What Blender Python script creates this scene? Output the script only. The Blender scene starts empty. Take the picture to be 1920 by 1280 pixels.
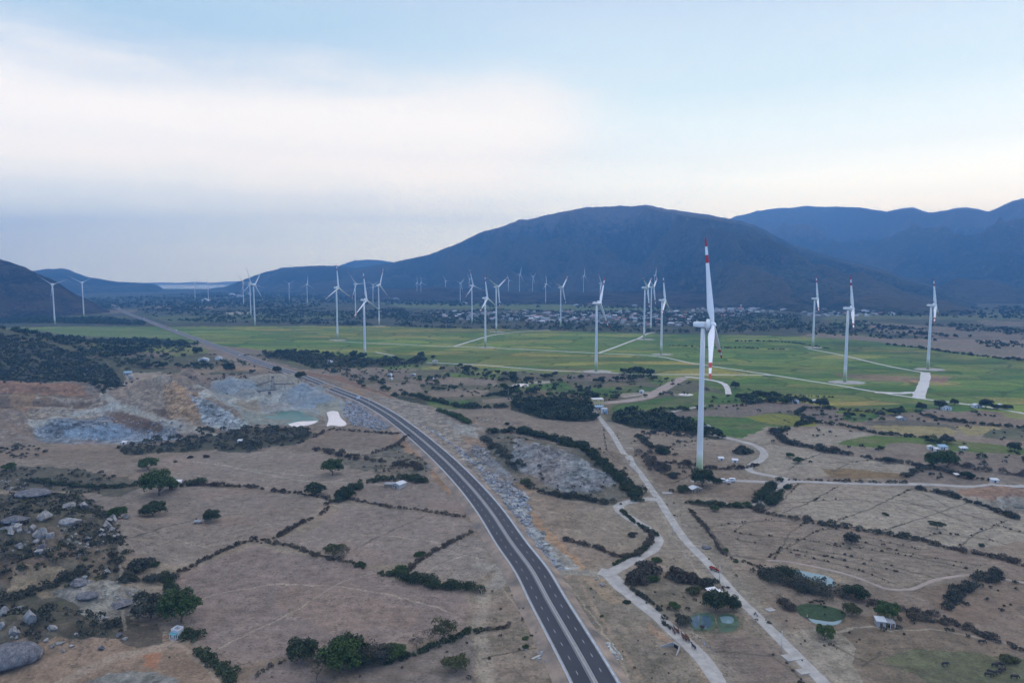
import bpy, math, random
import numpy as np
from mathutils import Vector, Matrix
random.seed(7)
rng = np.random.default_rng(11)
scn = bpy.context.scene
COL = scn.collection
R = math.radians

# ------------------------------------------------------------------ camera
H = 130.0                       # drone height
F = 1280.0                      # focal length in photo pixels (1920 wide)
Y0 = 521.0                      # horizon row
PITCH = math.atan((640 - Y0) / F)
cam = bpy.data.cameras.new("camera")
cam.sensor_width = 36.0
cam.lens = 36.0 * F / 1920.0
cam.clip_start = 1.0
cam.clip_end = 120000.0
camo = bpy.data.objects.new("camera", cam)
COL.objects.link(camo)
camo.location = (0, 0, H)
camo.rotation_euler = (math.pi / 2 - PITCH, 0, 0)
scn.camera = camo

# ------------------------------------------------------------------ render look
scn.view_settings.view_transform = 'Standard'
scn.view_settings.look = 'None'
scn.view_settings.exposure = 0.0
scn.view_settings.gamma = 1.0
scn.cycles.max_bounces = 5
scn.cycles.diffuse_bounces = 2
scn.cycles.glossy_bounces = 2
scn.cycles.transmission_bounces = 2
scn.cycles.transparent_max_bounces = 6
scn.cycles.volume_bounces = 0
scn.cycles.use_denoising = True
scn.cycles.use_adaptive_sampling = True
scn.cycles.adaptive_threshold = 0.02

# ------------------------------------------------------------------ node helpers
class NT:
    def __init__(s, tree): s.t = tree
    def n(s, typ, **kw):
        nd = s.t.nodes.new(typ)
        for k, v in kw.items(): setattr(nd, k, v)
        return nd
    def link(s, a, b): s.t.links.new(a, b)
    def val(s, sock, v):
        if hasattr(v, 'is_linked') or hasattr(v, 'links'): s.t.links.new(v, sock)
        else: sock.default_value = v
    def math(s, op, a, b=None, c=None, clamp=False):
        nd = s.n('ShaderNodeMath', operation=op, use_clamp=clamp)
        s.val(nd.inputs[0], a)
        if b is not None: s.val(nd.inputs[1], b)
        if c is not None: s.val(nd.inputs[2], c)
        return nd.outputs[0]
    def mix(s, fac, a, b, blend='MIX', clamp=False):
        nd = s.n('ShaderNodeMix', data_type='RGBA', blend_type=blend)
        nd.clamp_result = clamp
        s.val(nd.inputs[0], fac); s.val(nd.inputs[6], a); s.val(nd.inputs[7], b)
        return nd.outputs[2]
    def smooth(s, v, lo, hi, to0=0.0, to1=1.0):
        nd = s.n('ShaderNodeMapRange', interpolation_type='SMOOTHSTEP')
        s.val(nd.inputs[0], v); nd.inputs[1].default_value = lo; nd.inputs[2].default_value = hi
        nd.inputs[3].default_value = to0; nd.inputs[4].default_value = to1
        return nd.outputs[0]
    def noise(s, vec, scale, detail=3.0, rough=0.55, dist=0.0):
        nd = s.n('ShaderNodeTexNoise')
        s.val(nd.inputs['Vector'], vec)
        nd.inputs['Scale'].default_value = scale; nd.inputs['Detail'].default_value = detail
        nd.inputs['Roughness'].default_value = rough; nd.inputs['Distortion'].default_value = dist
        return nd.outputs['Fac']
    def mapping(s, vec, scale=(1, 1, 1), rot=(0, 0, 0), loc=(0, 0, 0)):
        nd = s.n('ShaderNodeMapping'); s.val(nd.inputs[0], vec)
        nd.inputs[1].default_value = loc; nd.inputs[2].default_value = rot; nd.inputs[3].default_value = scale
        return nd.outputs[0]
    def ramp(s, fac, stops, interp='LINEAR'):
        nd = s.n('ShaderNodeValToRGB'); nd.color_ramp.interpolation = interp
        s.val(nd.inputs[0], fac)
        e = nd.color_ramp.elements
        while len(e) < len(stops): e.new(0.5)
        for i, (p, c) in enumerate(stops):
            e[i].position = p; e[i].color = c if len(c) == 4 else (*c, 1)
        return nd.outputs[0]
def c4(c): return (c[0], c[1], c[2], 1.0)

COMP = [(0.0, (6.5, 5.1, 2.7)), (0.07, (6.4, 5.0, 2.65)), (0.15, (5.6, 4.55, 2.5)), (0.22, (3.8, 3.25, 2.05)), (0.34, (2.35, 2.15, 1.6)), (0.5, (1.6, 1.55, 1.3)), (0.8, (1.15, 1.08, 1.04))]
# ------------------------------------------------------------------ world: NISHITA sky with a thin veil of high cloud
HAZE_D = 1.3e-4
SUN_EL, SUN_AZ = R(16), R(62)     # low sun behind the right-hand ridge (azimuth clockwise from straight ahead, +Y)
world = bpy.data.worlds.new("World"); scn.world = world; world.use_nodes = True
w = NT(world.node_tree)
for nd in list(world.node_tree.nodes): world.node_tree.nodes.remove(nd)
out = w.n('ShaderNodeOutputWorld'); bg = w.n('ShaderNodeBackground'); w.link(bg.outputs[0], out.inputs[0])
sky = w.n('ShaderNodeTexSky', sky_type='NISHITA')
sky.sun_disc = False; sky.sun_elevation = SUN_EL; sky.sun_rotation = SUN_AZ
sky.altitude = 100; sky.air_density = 1.0; sky.dust_density = 1.5; sky.ozone_density = 2.0
tc = w.n('ShaderNodeTexCoord')
sep = w.n('ShaderNodeSeparateXYZ'); w.link(tc.outputs['Generated'], sep.inputs[0])
el = w.math('ARCSINE', sep.outputs[2])
az = w.math('ARCTAN2', sep.outputs[0], sep.outputs[1])
dirv = tc.outputs['Generated']
wob = w.math('SUBTRACT', w.noise(w.mapping(dirv, (1.2, 1.2, 5)), 2.2, 5, 0.6), 0.5)
wob2 = w.math('SUBTRACT', w.noise(w.mapping(dirv, (1.0, 1.0, 7)), 6.0, 5, 0.6, 0.6), 0.5)
elw = w.math('ADD', el, w.math('ADD', w.math('MULTIPLY', wob, 0.11), w.math('MULTIPLY', wob2, 0.035)))
azw = w.math('ADD', az, w.math('MULTIPLY', wob, 0.35))
# clear part (left columns / right columns), by elevation
fe = w.math('MULTIPLY', el, 1 / 1.5708, clamp=True)
def srgb(r, g, b):
    f = lambda v: (v / 255 / 12.92) if v / 255 <= 0.04045 else ((v / 255 + 0.055) / 1.055) ** 2.4
    return (f(r), f(g), f(b), 1)
left = w.ramp(fe, [(0.0, srgb(200, 210, 227)), (0.035, srgb(206, 215, 229)), (0.105, srgb(222, 226, 234)),
                   (0.16, srgb(196, 213, 233)), (0.215, srgb(190, 221, 241)), (0.34, (.90, 1.0, 1.15, 1)), (0.6, (1.42, 1.40, 1.46, 1)), (1.0, (1.55, 1.52, 1.56, 1))])
right = w.ramp(fe, [(0.0, (1.25, 1.18, 1.12, 1)), (0.045, (1.2, 1.14, 1.10, 1)), (0.095, (.98, 1.0, 1.02, 1)),
                    (0.16, (.82, .94, 1.0, 1)), (0.235, (.72, .88, 1.0, 1)), (0.34, (.95, 1.05, 1.18, 1)), (0.6, (1.42, 1.40, 1.46, 1)), (1.0, (1.55, 1.52, 1.56, 1))])
clear = w.mix(w.smooth(w.math('ADD', azw, w.smooth(el, .14, .28, 0, .25)), -0.32, 0.42), left, right)
# veil of pinkish cloud: a long lens on the left that thins out to the right
top = w.math('ADD', 0.285, w.math('MULTIPLY', w.math('MAXIMUM', az, 0.0), -0.2))
up = w.math('SUBTRACT', top, elw)
m_top = w.smooth(up, -0.02, 0.06)
bot = w.math('ADD', 0.128, w.math('MULTIPLY', w.math('MAXIMUM', az, -0.05), 0.3))
m_bot = w.smooth(w.math('SUBTRACT', elw, bot), -0.05, 0.07)
m_r = w.smooth(azw, -0.02, 0.22, 1.0, 0.0)
m_l = w.smooth(az, -2.2, -1.2)
veil = w.math('MULTIPLY', w.math('MULTIPLY', m_top, m_bot), w.math('MULTIPLY', m_r, m_l))
streak = w.smooth(w.noise(w.mapping(dirv, (0.8, 0.8, 9), (0.05, 0.08, 0)), 2.2, 5, 0.6, 0.5), 0.3, 0.7, 0.86, 1.0)
veil = w.math('MULTIPLY', veil, streak)
wc = w.mix(w.smooth(el, 0.12, 0.27), (1.0, .92, .90, 1), (1.16, 1.06, 1.0, 1))
skyc = w.mix(w.math('MULTIPLY', veil, 0.95), clear, wc)
thin = w.smooth(w.noise(w.mapping(dirv, (0.6, 0.6, 10), (0.1, -0.1, 0.3)), 2.5, 6, 0.62, 0.8), 0.42, 0.75)
skyc = w.mix(w.math('MULTIPLY', thin, w.smooth(az, -0.3, 0.4, 0.25, 0.35)), skyc, srgb(240, 243, 249))
nis = w.n('ShaderNodeVectorMath', operation='SCALE'); w.link(sky.outputs[0], nis.inputs[0]); nis.inputs['Scale'].default_value = 0.10
# the air near the horizon is bright enough to shine through the haze below it
full = w.mix(0.92, nis.outputs[0], skyc)
front = w.smooth(sep.outputs[1], -.05, .45)
lift = w.mix(front, (1, 1, 1, 1), w.ramp(w.math('MULTIPLY', el, 2.0, clamp=True), COMP))
full = w.mix(1.0, full, lift, 'MULTIPLY')
# the half of the sky opposite the glow is a deeper evening blue
full = w.mix(w.math('MULTIPLY', w.smooth(sep.outputs[1], .25, -.35), w.smooth(el, .9, .3)), full, (.46, .80, 1.42, 1))
# below the horizon the air is the same pale blue
w.link(full, bg.inputs[0]); bg.inputs[1].default_value = 1.0
world.cycles.sampling_method = 'MANUAL'; world.cycles.sample_map_resolution = 512

sun = bpy.data.lights.new("sun", 'SUN'); sun.energy = 1.2; sun.angle = R(22); sun.color = (1.0, 0.90, 0.82)
suno = bpy.data.objects.new("sun", sun); COL.objects.link(suno)
sd = Vector((math.sin(SUN_AZ) * math.cos(SUN_EL), math.cos(SUN_AZ) * math.cos(SUN_EL), math.sin(SUN_EL)))
suno.rotation_euler = sd.to_track_quat('Z', 'Y').to_euler()
suno.location = (0, 0, 900)

# ------------------------------------------------------------------ numpy noise and geometry helpers
def _hash(ix, iy, seed):
    h = (ix.astype(np.int64) * 374761393 + iy.astype(np.int64) * 668265263 + seed * 974711) & 0xffffffff
    h = ((h ^ (h >> 13)) * 1274126177) & 0xffffffff
    return ((h ^ (h >> 16)) & 0xffffff) / float(0xffffff)
def vnoise(x, y, seed=0):
    ix = np.floor(x); iy = np.floor(y); fx = x - ix; fy = y - iy
    fx = fx * fx * (3 - 2 * fx); fy = fy * fy * (3 - 2 * fy)
    a = _hash(ix, iy, seed); b = _hash(ix + 1, iy, seed); c = _hash(ix, iy + 1, seed); d = _hash(ix + 1, iy + 1, seed)
    return (a + (b - a) * fx) * (1 - fy) + (c + (d - c) * fx) * fy
def fbm(x, y, scale, octaves=4, seed=0, gain=0.5, ridged=False):
    x = np.asarray(x, float) / scale; y = np.asarray(y, float) / scale
    s = 0.0; a = 1.0; t = 0.0
    for i in range(octaves):
        v = vnoise(x, y, seed + i * 17)
        if ridged: v = 1 - abs(2 * v - 1)
        s = s + v * a; t += a; a *= gain
        x, y = x * 1.7 + y * 1.1 + 13.7, y * 1.7 - x * 1.1 + 7.3
    return s / t
def sstep(v, lo, hi):
    t = np.clip((v - lo) / (hi - lo), 0, 1); return t * t * (3 - 2 * t)

CP, SP = math.cos(PITCH), math.sin(PITCH)
def ray(px, py):
    u = (px - 960) / F; v = (640 - py) / F
    return u, CP + v * SP, v * CP - SP           # world direction (x right, y ahead, z up)
def flat(px, py, z=0.0):
    dx, dy, dz = ray(px, py); t = (z - H) / dz
    return dx * t, dy * t
# terrain relief: (x, y, rx, ry, rot, height, power)
FEAT = []
def feat(px, py, rx, ry, rot, h, p=2.0):
    x, y = flat(px, py); FEAT.append((x, y, rx, ry, R(rot), h, p))
feat(-215, 690, 260, 230, 0, 62, 2.4)       # scrub slope on the left edge
feat(300, 768, 52, 32, -8, 32, 3.0)
feat(345, 745, 16, 14, 0, 6, 3)         # excavated mound
feat(385, 782, 46, 26, -20, 19, 2.2)
feat(205, 808, 76, 28, -4, -15, 7.0)        # quarry pit
feat(60, 762, 105, 24, 4, 10, 6.0)
feat(40, 738, 120, 22, 4, 9, 6.0)
feat(130, 780, 60, 12, 2, 5, 6.0)           # red terrace behind the pit
feat(-60, 800, 70, 45, 0, 12, 2.6)
feat(345, 722, 34, 26, 0, 9, 2.0)
for hx_, hy_, hh_, hr_ in [(362, 722, 9, 24), (392, 730, 8, 20), (437, 731, 14, 32), (470, 741, 8, 20), (505, 726, 14, 38), (548, 722, 9, 26), (563, 750, 16, 34), (600, 757, 10, 24), (480, 761, 8, 22), (522, 767, 6, 20), (425, 757, 7, 22), (600, 730, 6, 20), (288, 722, 7, 22), (325, 716, 7, 20)]:
    feat(hx_, hy_, hr_, hr_ * .72, 0, hh_ * 1.25, -1)   # spoil heaps: true cones
feat(525, 782, 24, 9, 0, -4, 4.0)
feat(1040, 868, 46, 30, -22, 10, 2.4)       # granite dome
feat(1115, 905, 24, 18, -30, 5, 2.2)
feat(960, 838, 22, 16, -20, 4, 2.2)
feat(-40, 1065, 62, 50, 10, 20, 2.6)        # boulder hill bottom left
feat(150, 1120, 20, 14, -20, 4, 2.2)
feat(0, 1215, 36, 16, 10, 7, 2.2)
feat(1905, 925, 22, 16, 0, 6, 2.0)
feat(1900, 945, 16, 9, 0, -6, 3.0)
feat(940, 790, 30, 12, -30, 4, 2.0)
FEAT = np.array(FEAT)
def terrain(x, y):
    x = np.asarray(x, float); y = np.asarray(y, float)
    z = np.zeros(np.broadcast(x, y).shape)
    wx = x + (fbm(x, y, 34, 2, 5) - .5) * 22; wy = y + (fbm(x, y, 31, 2, 9) - .5) * 18
    amp = np.zeros_like(z)
    for fx, fy, rx, ry, rot, h, p in FEAT:
        c, s = math.cos(rot), math.sin(rot)
        a = ((wx - fx) * c + (wy - fy) * s) / rx; b = (-(wx - fx) * s + (wy - fy) * c) / ry
        q_ = np.sqrt(a * a + b * b)
        g = np.exp(-np.minimum(q_, 6) ** p) if p > 0 else np.clip(1 - q_, 0, 1)
        z = z + h * g
        if p > 0: amp = np.maximum(amp, g * min(1.0, abs(h) / 12))
    amp = sstep(amp, 0.03, 0.6)
    z = z + amp * ((fbm(x, y, 19, 4, 3, ridged=True) - .55) * 8.0 + (fbm(x, y, 4.5, 2, 8) - .5) * 1.2)
    return z
def G(px, py, zoff=0.0):
    """photo pixel -> point on the terrain (first hit along the ray)"""
    dx, dy, dz = ray(px, py)
    if dz >= -1e-4: dz = -1e-4
    t1 = -H / dz * 1.02 + 5
    ts = np.linspace(t1 * 0.45, t1 * 1.12, 900)
    if dy * t1 > 1600:
        t = -H / dz; return dx * t, dy * t, 0.0
    z = terrain(dx * ts, dy * ts); zz = H + dz * ts
    hit = np.nonzero(zz <= z + zoff)[0]
    i = hit[0] if len(hit) else len(ts) - 1
    if i > 0:
        f0 = zz[i - 1] - z[i - 1]; f1 = zz[i] - z[i]; k = f0 / (f0 - f1) if f0 != f1 else 0
        t = ts[i - 1] + (ts[i] - ts[i - 1]) * min(1, max(0, k))
    else: t = ts[0]
    return dx * t, dy * t, float(terrain(dx * t, dy * t))
def P(s): return [tuple(float(v) for v in p.split(',')) for p in s.split()]
def W(s, n3=False):
    pts = P(s) if isinstance(s, str) else s
    g = [G(*p) for p in pts]
    return g if n3 else [(a[0], a[1]) for a in g]
def px_m(y): return y / F             # metres covered by one photo pixel at ground distance y
def inpoly(x, y, poly):
    poly = np.asarray(poly); inside = np.zeros(x.shape, bool)
    x0, y0 = poly[-1]
    for x1, y1 in poly:
        if y1 != y0:
            c = (y1 > y) != (y0 > y)
            inside ^= c & (x < (x0 - x1) * (y - y1) / (y0 - y1) + x1)
        x0, y0 = x1, y1
    return inside
def spline(pts, step):
    """Catmull-Rom through 2-D world points, resampled"""
    pts = [np.array(p, float) for p in pts]
    pts = [2 * pts[0] - pts[1]] + pts + [2 * pts[-1] - pts[-2]]
    o = []
    for i in range(1, len(pts) - 2):
        p0, p1, p2, p3 = pts[i - 1:i + 3]
        # limit the tangents so very uneven spacing does not overshoot
        d = np.linalg.norm(p2 - p1); t1 = (p2 - p0); t2 = (p3 - p1)
        l1 = np.linalg.norm(p1 - p0) + d; l2 = np.linalg.norm(p3 - p2) + d
        t1 = t1 * d / max(l1, 1e-6); t2 = t2 * d / max(l2, 1e-6)
        n = max(2, int(d / step))
        for k in range(n):
            t = k / n; a = 2 * t**3 - 3 * t**2 + 1; b = t**3 - 2 * t**2 + t; c = -2 * t**3 + 3 * t**2; e = t**3 - t**2
            o.append(a * p1 + b * t1 + c * p2 + e * t2)
    o.append(pts[-2]); return np.array(o)
def normals2(c):
    d = np.gradient(c, axis=0); d /= np.maximum(np.linalg.norm(d, axis=1, keepdims=True), 1e-6)
    return np.stack([-d[:, 1], d[:, 0]], 1)

# ------------------------------------------------------------------ object helpers
def tag(o, label=None, cat=None, group=None, kind=None):
    if label: o["label"] = label
    if cat: o["category"] = cat
    if group: o["group"] = group
    if kind: o["kind"] = kind
    return o
def mesh_np(name, V, Q, mats=(), midx=None, smooth=False, fattr=None):
    """fast mesh from arrays; Q is (n,3) or (n,4); fattr = {name: per-face floats}"""
    V = np.asarray(V, np.float32); Q = np.asarray(Q, np.int32)
    me = bpy.data.meshes.new(name)
    n, k = Q.shape
    me.vertices.add(len(V)); me.vertices.foreach_set('co', V.ravel())
    me.loops.add(n * k); me.loops.foreach_set('vertex_index', Q.ravel())
    me.polygons.add(n)
    me.polygons.foreach_set('loop_start', np.arange(0, n * k, k, dtype=np.int32))
    me.polygons.foreach_set('loop_total', np.full(n, k, np.int32))
    for m in mats: me.materials.append(m)
    if midx is not None: me.polygons.foreach_set('material_index', np.asarray(midx, np.int32))
    me.polygons.foreach_set('use_smooth', np.full(n, smooth, bool))
    me.update(calc_edges=True)
    if fattr:
        for an, av in fattr.items():
            a = me.attributes.new(an, 'FLOAT', 'FACE'); a.data.foreach_set('value', np.asarray(av, np.float32))
    return me
def link(name, me, parent=None, loc=None):
    o = bpy.data.objects.new(name, me); COL.objects.link(o)
    if parent is not None: o.parent = parent
    if loc is not None: o.location = loc
    return o
def empty(name, loc=(0, 0, 0), rz=0.0):
    o = bpy.data.objects.new(name, None); COL.objects.link(o)
    o.empty_display_size = 0.5; o.location = loc; o.rotation_euler = (0, 0, rz); return o
def copy_tree(o, parent=None):
    c = o.copy(); COL.objects.link(c); c.parent = parent
    for ch in list(o.children): copy_tree(ch, c)
    return c
class MB:
    """collects boxes, prisms, tubes and lofts into one mesh"""
    def __init__(s): s.v = []; s.f = []; s.m = []; s.sm = []
    def add(s, vs, fs, mi=0, sm=False):
        b = len(s.v); s.v += [tuple(v) for v in vs]
        for f in fs: s.f.append(tuple(b + i for i in f)); s.m.append(mi); s.sm.append(sm)
    def box(s, x0, x1, y0, y1, z0, z1, mi=0):
        s.add([(x0, y0, z0), (x1, y0, z0), (x1, y1, z0), (x0, y1, z0), (x0, y0, z1), (x1, y0, z1), (x1, y1, z1), (x0, y1, z1)],
              [(0, 3, 2, 1), (4, 5, 6, 7), (0, 1, 5, 4), (1, 2, 6, 5), (2, 3, 7, 6), (3, 0, 4, 7)], mi)
    def loft(s, rings, mi=0, sm=True, cap=True):
        n = len(rings[0]); vs = [p for r in rings for p in r]; fs = []
        for i in range(len(rings) - 1):
            for j in range(n):
                a = i * n + j; b = i * n + (j + 1) % n; fs.append((a, b, b + n, a + n))
        s.add(vs, fs, mi if not isinstance(mi, list) else 0, sm)
        if isinstance(mi, list):
            for i in range(len(rings) - 1):
                for j in range(n): s.m[len(s.m) - len(fs) + i * n + j] = mi[i]
        if cap:
            b = len(s.v) - len(vs)
            s.f.append(tuple(b + j for j in reversed(range(n)))); s.m.append(mi if not isinstance(mi, list) else mi[0]); s.sm.append(False)
            s.f.append(tuple(b + len(vs) - n + j for j in range(n))); s.m.append(mi if not isinstance(mi, list) else mi[-1]); s.sm.append(False)
    def tube(s, p0, p1, r0, r1, n=8, mi=0):
        p0, p1 = Vector(p0), Vector(p1); q = (p1 - p0).to_track_quat('Z', 'Y')
        def ring(p, r): return [p + q @ Vector((math.cos(a) * r, math.sin(a) * r, 0)) for a in [2 * math.pi * k / n for k in range(n)]]
        s.loft([ring(p0, r0), ring(p1, r1)], mi)
    def tubes(s, pts, rs, n=8, mi=0):
        rings = []
        for i, p in enumerate(pts):
            a = Vector(pts[max(i - 1, 0)]); b = Vector(pts[min(i + 1, len(pts) - 1)])
            q = (b - a).to_track_quat('Z', 'Y'); p = Vector(p)
            rings.append([p + q @ Vector((math.cos(t) * rs[i], math.sin(t) * rs[i], 0)) for t in [2 * math.pi * k / n for k in range(n)]])
        s.loft(rings, mi)
    def mesh(s, name, mats):
        me = bpy.data.meshes.new(name); me.from_pydata([tuple(v) for v in s.v], [], s.f)
        for m in mats: me.materials.append(m)
        me.polygons.foreach_set('material_index', s.m); me.polygons.foreach_set('use_smooth', s.sm); me.update(); return me
    def build(s, name, mats, parent=None, loc=None):
        return link(name, s.mesh(name, mats if isinstance(mats, (list, tuple)) else [mats]), parent, loc)

# ------------------------------------------------------------------ materials
def simple(name, col, rough=0.7, var=0.0, scale=1.0, metal=0.0, col2=None, stretch=(1, 1, 1), bump=0.0, spec=0.3):
    m = bpy.data.materials.new(name); m.use_nodes = True; t = NT(m.node_tree)
    b = m.node_tree.nodes['Principled BSDF']; b.inputs['Roughness'].default_value = rough; b.inputs['Metallic'].default_value = metal
    b.inputs['Specular IOR Level'].default_value = spec
    if var or col2:
        tcn = t.n('ShaderNodeTexCoord'); v = t.mapping(tcn.outputs['Object'], stretch)
        nz = t.noise(v, scale, 4, 0.6)
        a = [c * (1 - var) for c in col]; bb = [min(1, c * (1 + var)) for c in (col2 or col)]
        cc = t.ramp(nz, [(0.3, tuple(a)), (0.7, tuple(bb))]); t.link(cc, b.inputs['Base Color'])
        if bump:
            bp = t.n('ShaderNodeBump'); bp.inputs['Strength'].default_value = bump; t.link(nz, bp.inputs['Height']); t.link(bp.outputs[0], b.inputs['Normal'])
    else: b.inputs['Base Color'].default_value = c4(col)
    return m
def leafmat(name, c_a, c_b, c_c):
    """foliage: each leaf clump has its own tone (attribute 'v'), each plant its own slight hue"""
    m = bpy.data.materials.new(name); m.use_nodes = True; t = NT(m.node_tree)
    b = m.node_tree.nodes['Principled BSDF']; b.inputs['Roughness'].default_value = 0.75; b.inputs['Specular IOR Level'].default_value = 0.15
    at = t.n('ShaderNodeAttribute', attribute_name='v'); oi = t.n('ShaderNodeObjectInfo')
    f = t.math('ADD', t.math('MULTIPLY', at.outputs['Fac'], 0.75), t.math('MULTIPLY', oi.outputs['Random'], 0.25))
    t.link(t.ramp(f, [(0.05, c_a), (0.5, c_b), (0.95, c_c)]), b.inputs['Base Color'])
    return m
LEAF = {
    'green': leafmat('leaf_green', (.020, .038, .013), (.055, .090, .028), (.13, .17, .055)),
    'dark': leafmat('leaf_dark', (.015, .026, .013), (.038, .056, .028), (.085, .105, .05)),
    'olive': leafmat('leaf_olive', (.04, .045, .022), (.075, .082, .036), (.12, .125, .055)),
    'dry': leafmat('leaf_dry', (.035, .032, .025), (.08, .07, .053), (.15, .13, .095)),
    'grey': leafmat('leaf_grey', (.025, .030, .024), (.058, .064, .048), (.12, .12, .088)),
}
M = {
    'bark': simple('bark', (.11, .085, .065), .9, .3, 3),
    'asphalt': simple('asphalt', (.030, .034, .045), .62, .22, .06, stretch=(1, 1, 1), spec=.28),
    'edge': simple('concrete_edge', (.42, .45, .48), .8, .22, .4),
    'median': simple('concrete_median', (.31, .30, .29), .85, .15, .5),
    'rail': simple('galvanised_rail', (.45, .46, .47), .5, .1, 1, .4),
    'town_wall': simple('weathered_wall', (.42, .42, .42), .8, .15, .7), 'town_roof': simple('weathered_tin', (.33, .36, .40), .6, .2, .8),
    'paint': simple('road_paint', (.52, .53, .54), .6, .08, .8),
    'concrete': simple('pale_concrete', (.335, .325, .305), .85, .25, .22),
    'track': simple('pale_gravel_track', (.50, .50, .49), .9, .15, .1),
    'gravelroad': simple('gravel_road', (.33, .315, .295), .9, .18, .12),
    'dirtroad': simple('dirt_road', (.30, .25, .215), .95, .18, .12),
    'embank': simple('embankment_soil', (.185, .17, .155), .95, .4, .09, col2=(.245, .19, .145), bump=.8),
    'wall_white': simple('white_render', (.60, .61, .63), .8, .08, .7),
    'wall_yellow': simple('yellow_render', (.60, .48, .25), .8, .08, .7),
    'wall_grey': simple('bare_block', (.34, .33, .32), .85, .15, .8),
    'wall_pink': simple('pink_render', (.55, .40, .36), .8, .1, .7),
    'roof_tin': simple('tin_roof', (.50, .54, .58), .45, .15, .8, .3, stretch=(6, .5, 1)),
    'roof_blue': simple('blue_tin_roof', (.22, .36, .48), .5, .12, .8, .2, stretch=(6, .5, 1)),
    'roof_red': simple('red_tile_roof', (.42, .16, .12), .75, .15, 1.5),
    'roof_grey': simple('grey_roof', (.24, .25, .27), .7, .15, 1.5),
    'teal': simple('teal_paint', (.10, .28, .32), .6, .1, 1),
    'window': simple('window_glass', (.03, .04, .05), .15, spec=.6),
    'door': simple('wooden_door', (.10, .07, .05), .6, .2, 2),
    'wood': simple('timber', (.24, .19, .14), .8, .2, 2),
    'pole': simple('concrete_pole', (.50, .47, .42), .8, .1, 2),
    'steel': simple('painted_steel', (.14, .15, .17), .5, .2, 1, .3),
    'tyre': simple('tyre_rubber', (.02, .02, .02), .9),
    'car_white': simple('white_car_paint', (.75, .76, .78), .3, spec=.5),
    'car_orange': simple('orange_truck_paint', (.62, .16, .06), .4, spec=.5),
    'car_red': simple('red_tractor_paint', (.32, .06, .04), .5),
    'lamp_lit': simple('tail_light', (.6, .1, .05), .4),
    'cow': simple('brown_hide', (.10, .05, .032), .85, .3, 2),
    'buffalo': simple('dark_hide', (.035, .032, .032), .8, .25, 2),
    'horn': simple('horn', (.2, .17, .13), .6),
    'skin': simple('skin', (.30, .17, .11), .6),
    'cloth': simple('dark_cloth', (.05, .06, .09), .9, .2, 3),
    'hat': simple('straw_hat', (.48, .40, .25), .8, .1, 4),
    'rubble': simple('blasted_rock', (.17, .185, .21), .9, .35, .25, col2=(.32, .33, .35)),
    'tower_plain': None,
}
def granite(name, a_, b_, c_):
    m = bpy.data.materials.new(name); m.use_nodes = True; t = NT(m.node_tree); b = m.node_tree.nodes['Principled BSDF']; b.inputs['Roughness'].default_value = .92; b.inputs['Specular IOR Level'].default_value = .15
    p = t.n('ShaderNodeNewGeometry').outputs['Position']; n1_ = t.noise(t.mapping(p, (1, 1, .6)), .55, 6, .7, .5); n2_ = t.noise(p, 3.2, 4, .7)
    c = t.ramp(t.math('ADD', t.math('MULTIPLY', n1_, .65), t.math('MULTIPLY', n2_, .35)), [(.34, a_), (.5, b_), (.64, c_)])
    v = t.n('ShaderNodeTexVoronoi', feature='DISTANCE_TO_EDGE'); t.link(t.mapping(p, (1, 1, .5)), v.inputs['Vector']); v.inputs['Scale'].default_value = .33
    cr = t.smooth(v.outputs['Distance'], .0, .03, .72, 1); t.link(t.mix(1.0, c, cr, 'MULTIPLY'), b.inputs['Base Color'])
    bp = t.n('ShaderNodeBump'); bp.inputs['Strength'].default_value = .9; bp.inputs['Distance'].default_value = .5; t.link(t.math('ADD', n1_, t.math('MULTIPLY', cr, .4)), bp.inputs['Height']); t.link(bp.outputs[0], b.inputs['Normal'])
    return m
M['boulder'] = granite('pale_granite', (.11, .105, .10), (.26, .255, .25), (.42, .41, .40)); M['boulder_dark'] = granite('dark_granite', (.05, .052, .06), (.13, .132, .145), (.27, .265, .26))
e_ = M['lamp_lit'].node_tree.nodes['Principled BSDF']; e_.inputs['Emission Color'].default_value = (1, .25, .08, 1); e_.inputs['Emission Strength'].default_value = 2.5
# ================================================================== GROUND (one sheet, tones stored per vertex, real relief)
NR, NC = 1150, 1340
inv = np.linspace(1 / 120.0, 1 / 9300.0, NR)
rows = 1 / inv
rows = np.concatenate([[-300., -100., 0., 40., 80.], rows, [10500, 12500, 15100]])
tanu = np.tan(np.concatenate([np.linspace(R(-66), R(-40.2), 60), np.linspace(R(-40), R(40), NC), np.linspace(R(40.2), R(66), 60)]))
yy, tt = np.meshgrid(rows, tanu, indexing='ij')
den = np.maximum(yy, 150.0)
xx = tt * den
GX, GY = xx.copy(), yy.copy()
gz = terrain(xx, yy)
far = yy > 3000
gz[far] = 0
BASE = np.zeros(xx.shape + (3,)); AUX = np.zeros(xx.shape + (4,))
pxm = np.maximum(yy, 150) / F
n1 = fbm(xx, yy, 22, 3, 101) - .5; n2 = fbm(xx, yy, 22, 3, 202) - .5
n1b = fbm(xx, yy, 5, 2, 111) - .5; n2b = fbm(xx, yy, 5, 2, 212) - .5
def jit(amp):      # ragged outlines: amp in metres
    return xx + n1 * 2.0 * amp + n1b * (.6 * amp + 1.6), yy + n2 * 2.0 * amp + n2b * (.6 * amp + 1.6)
_j = {}
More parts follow.
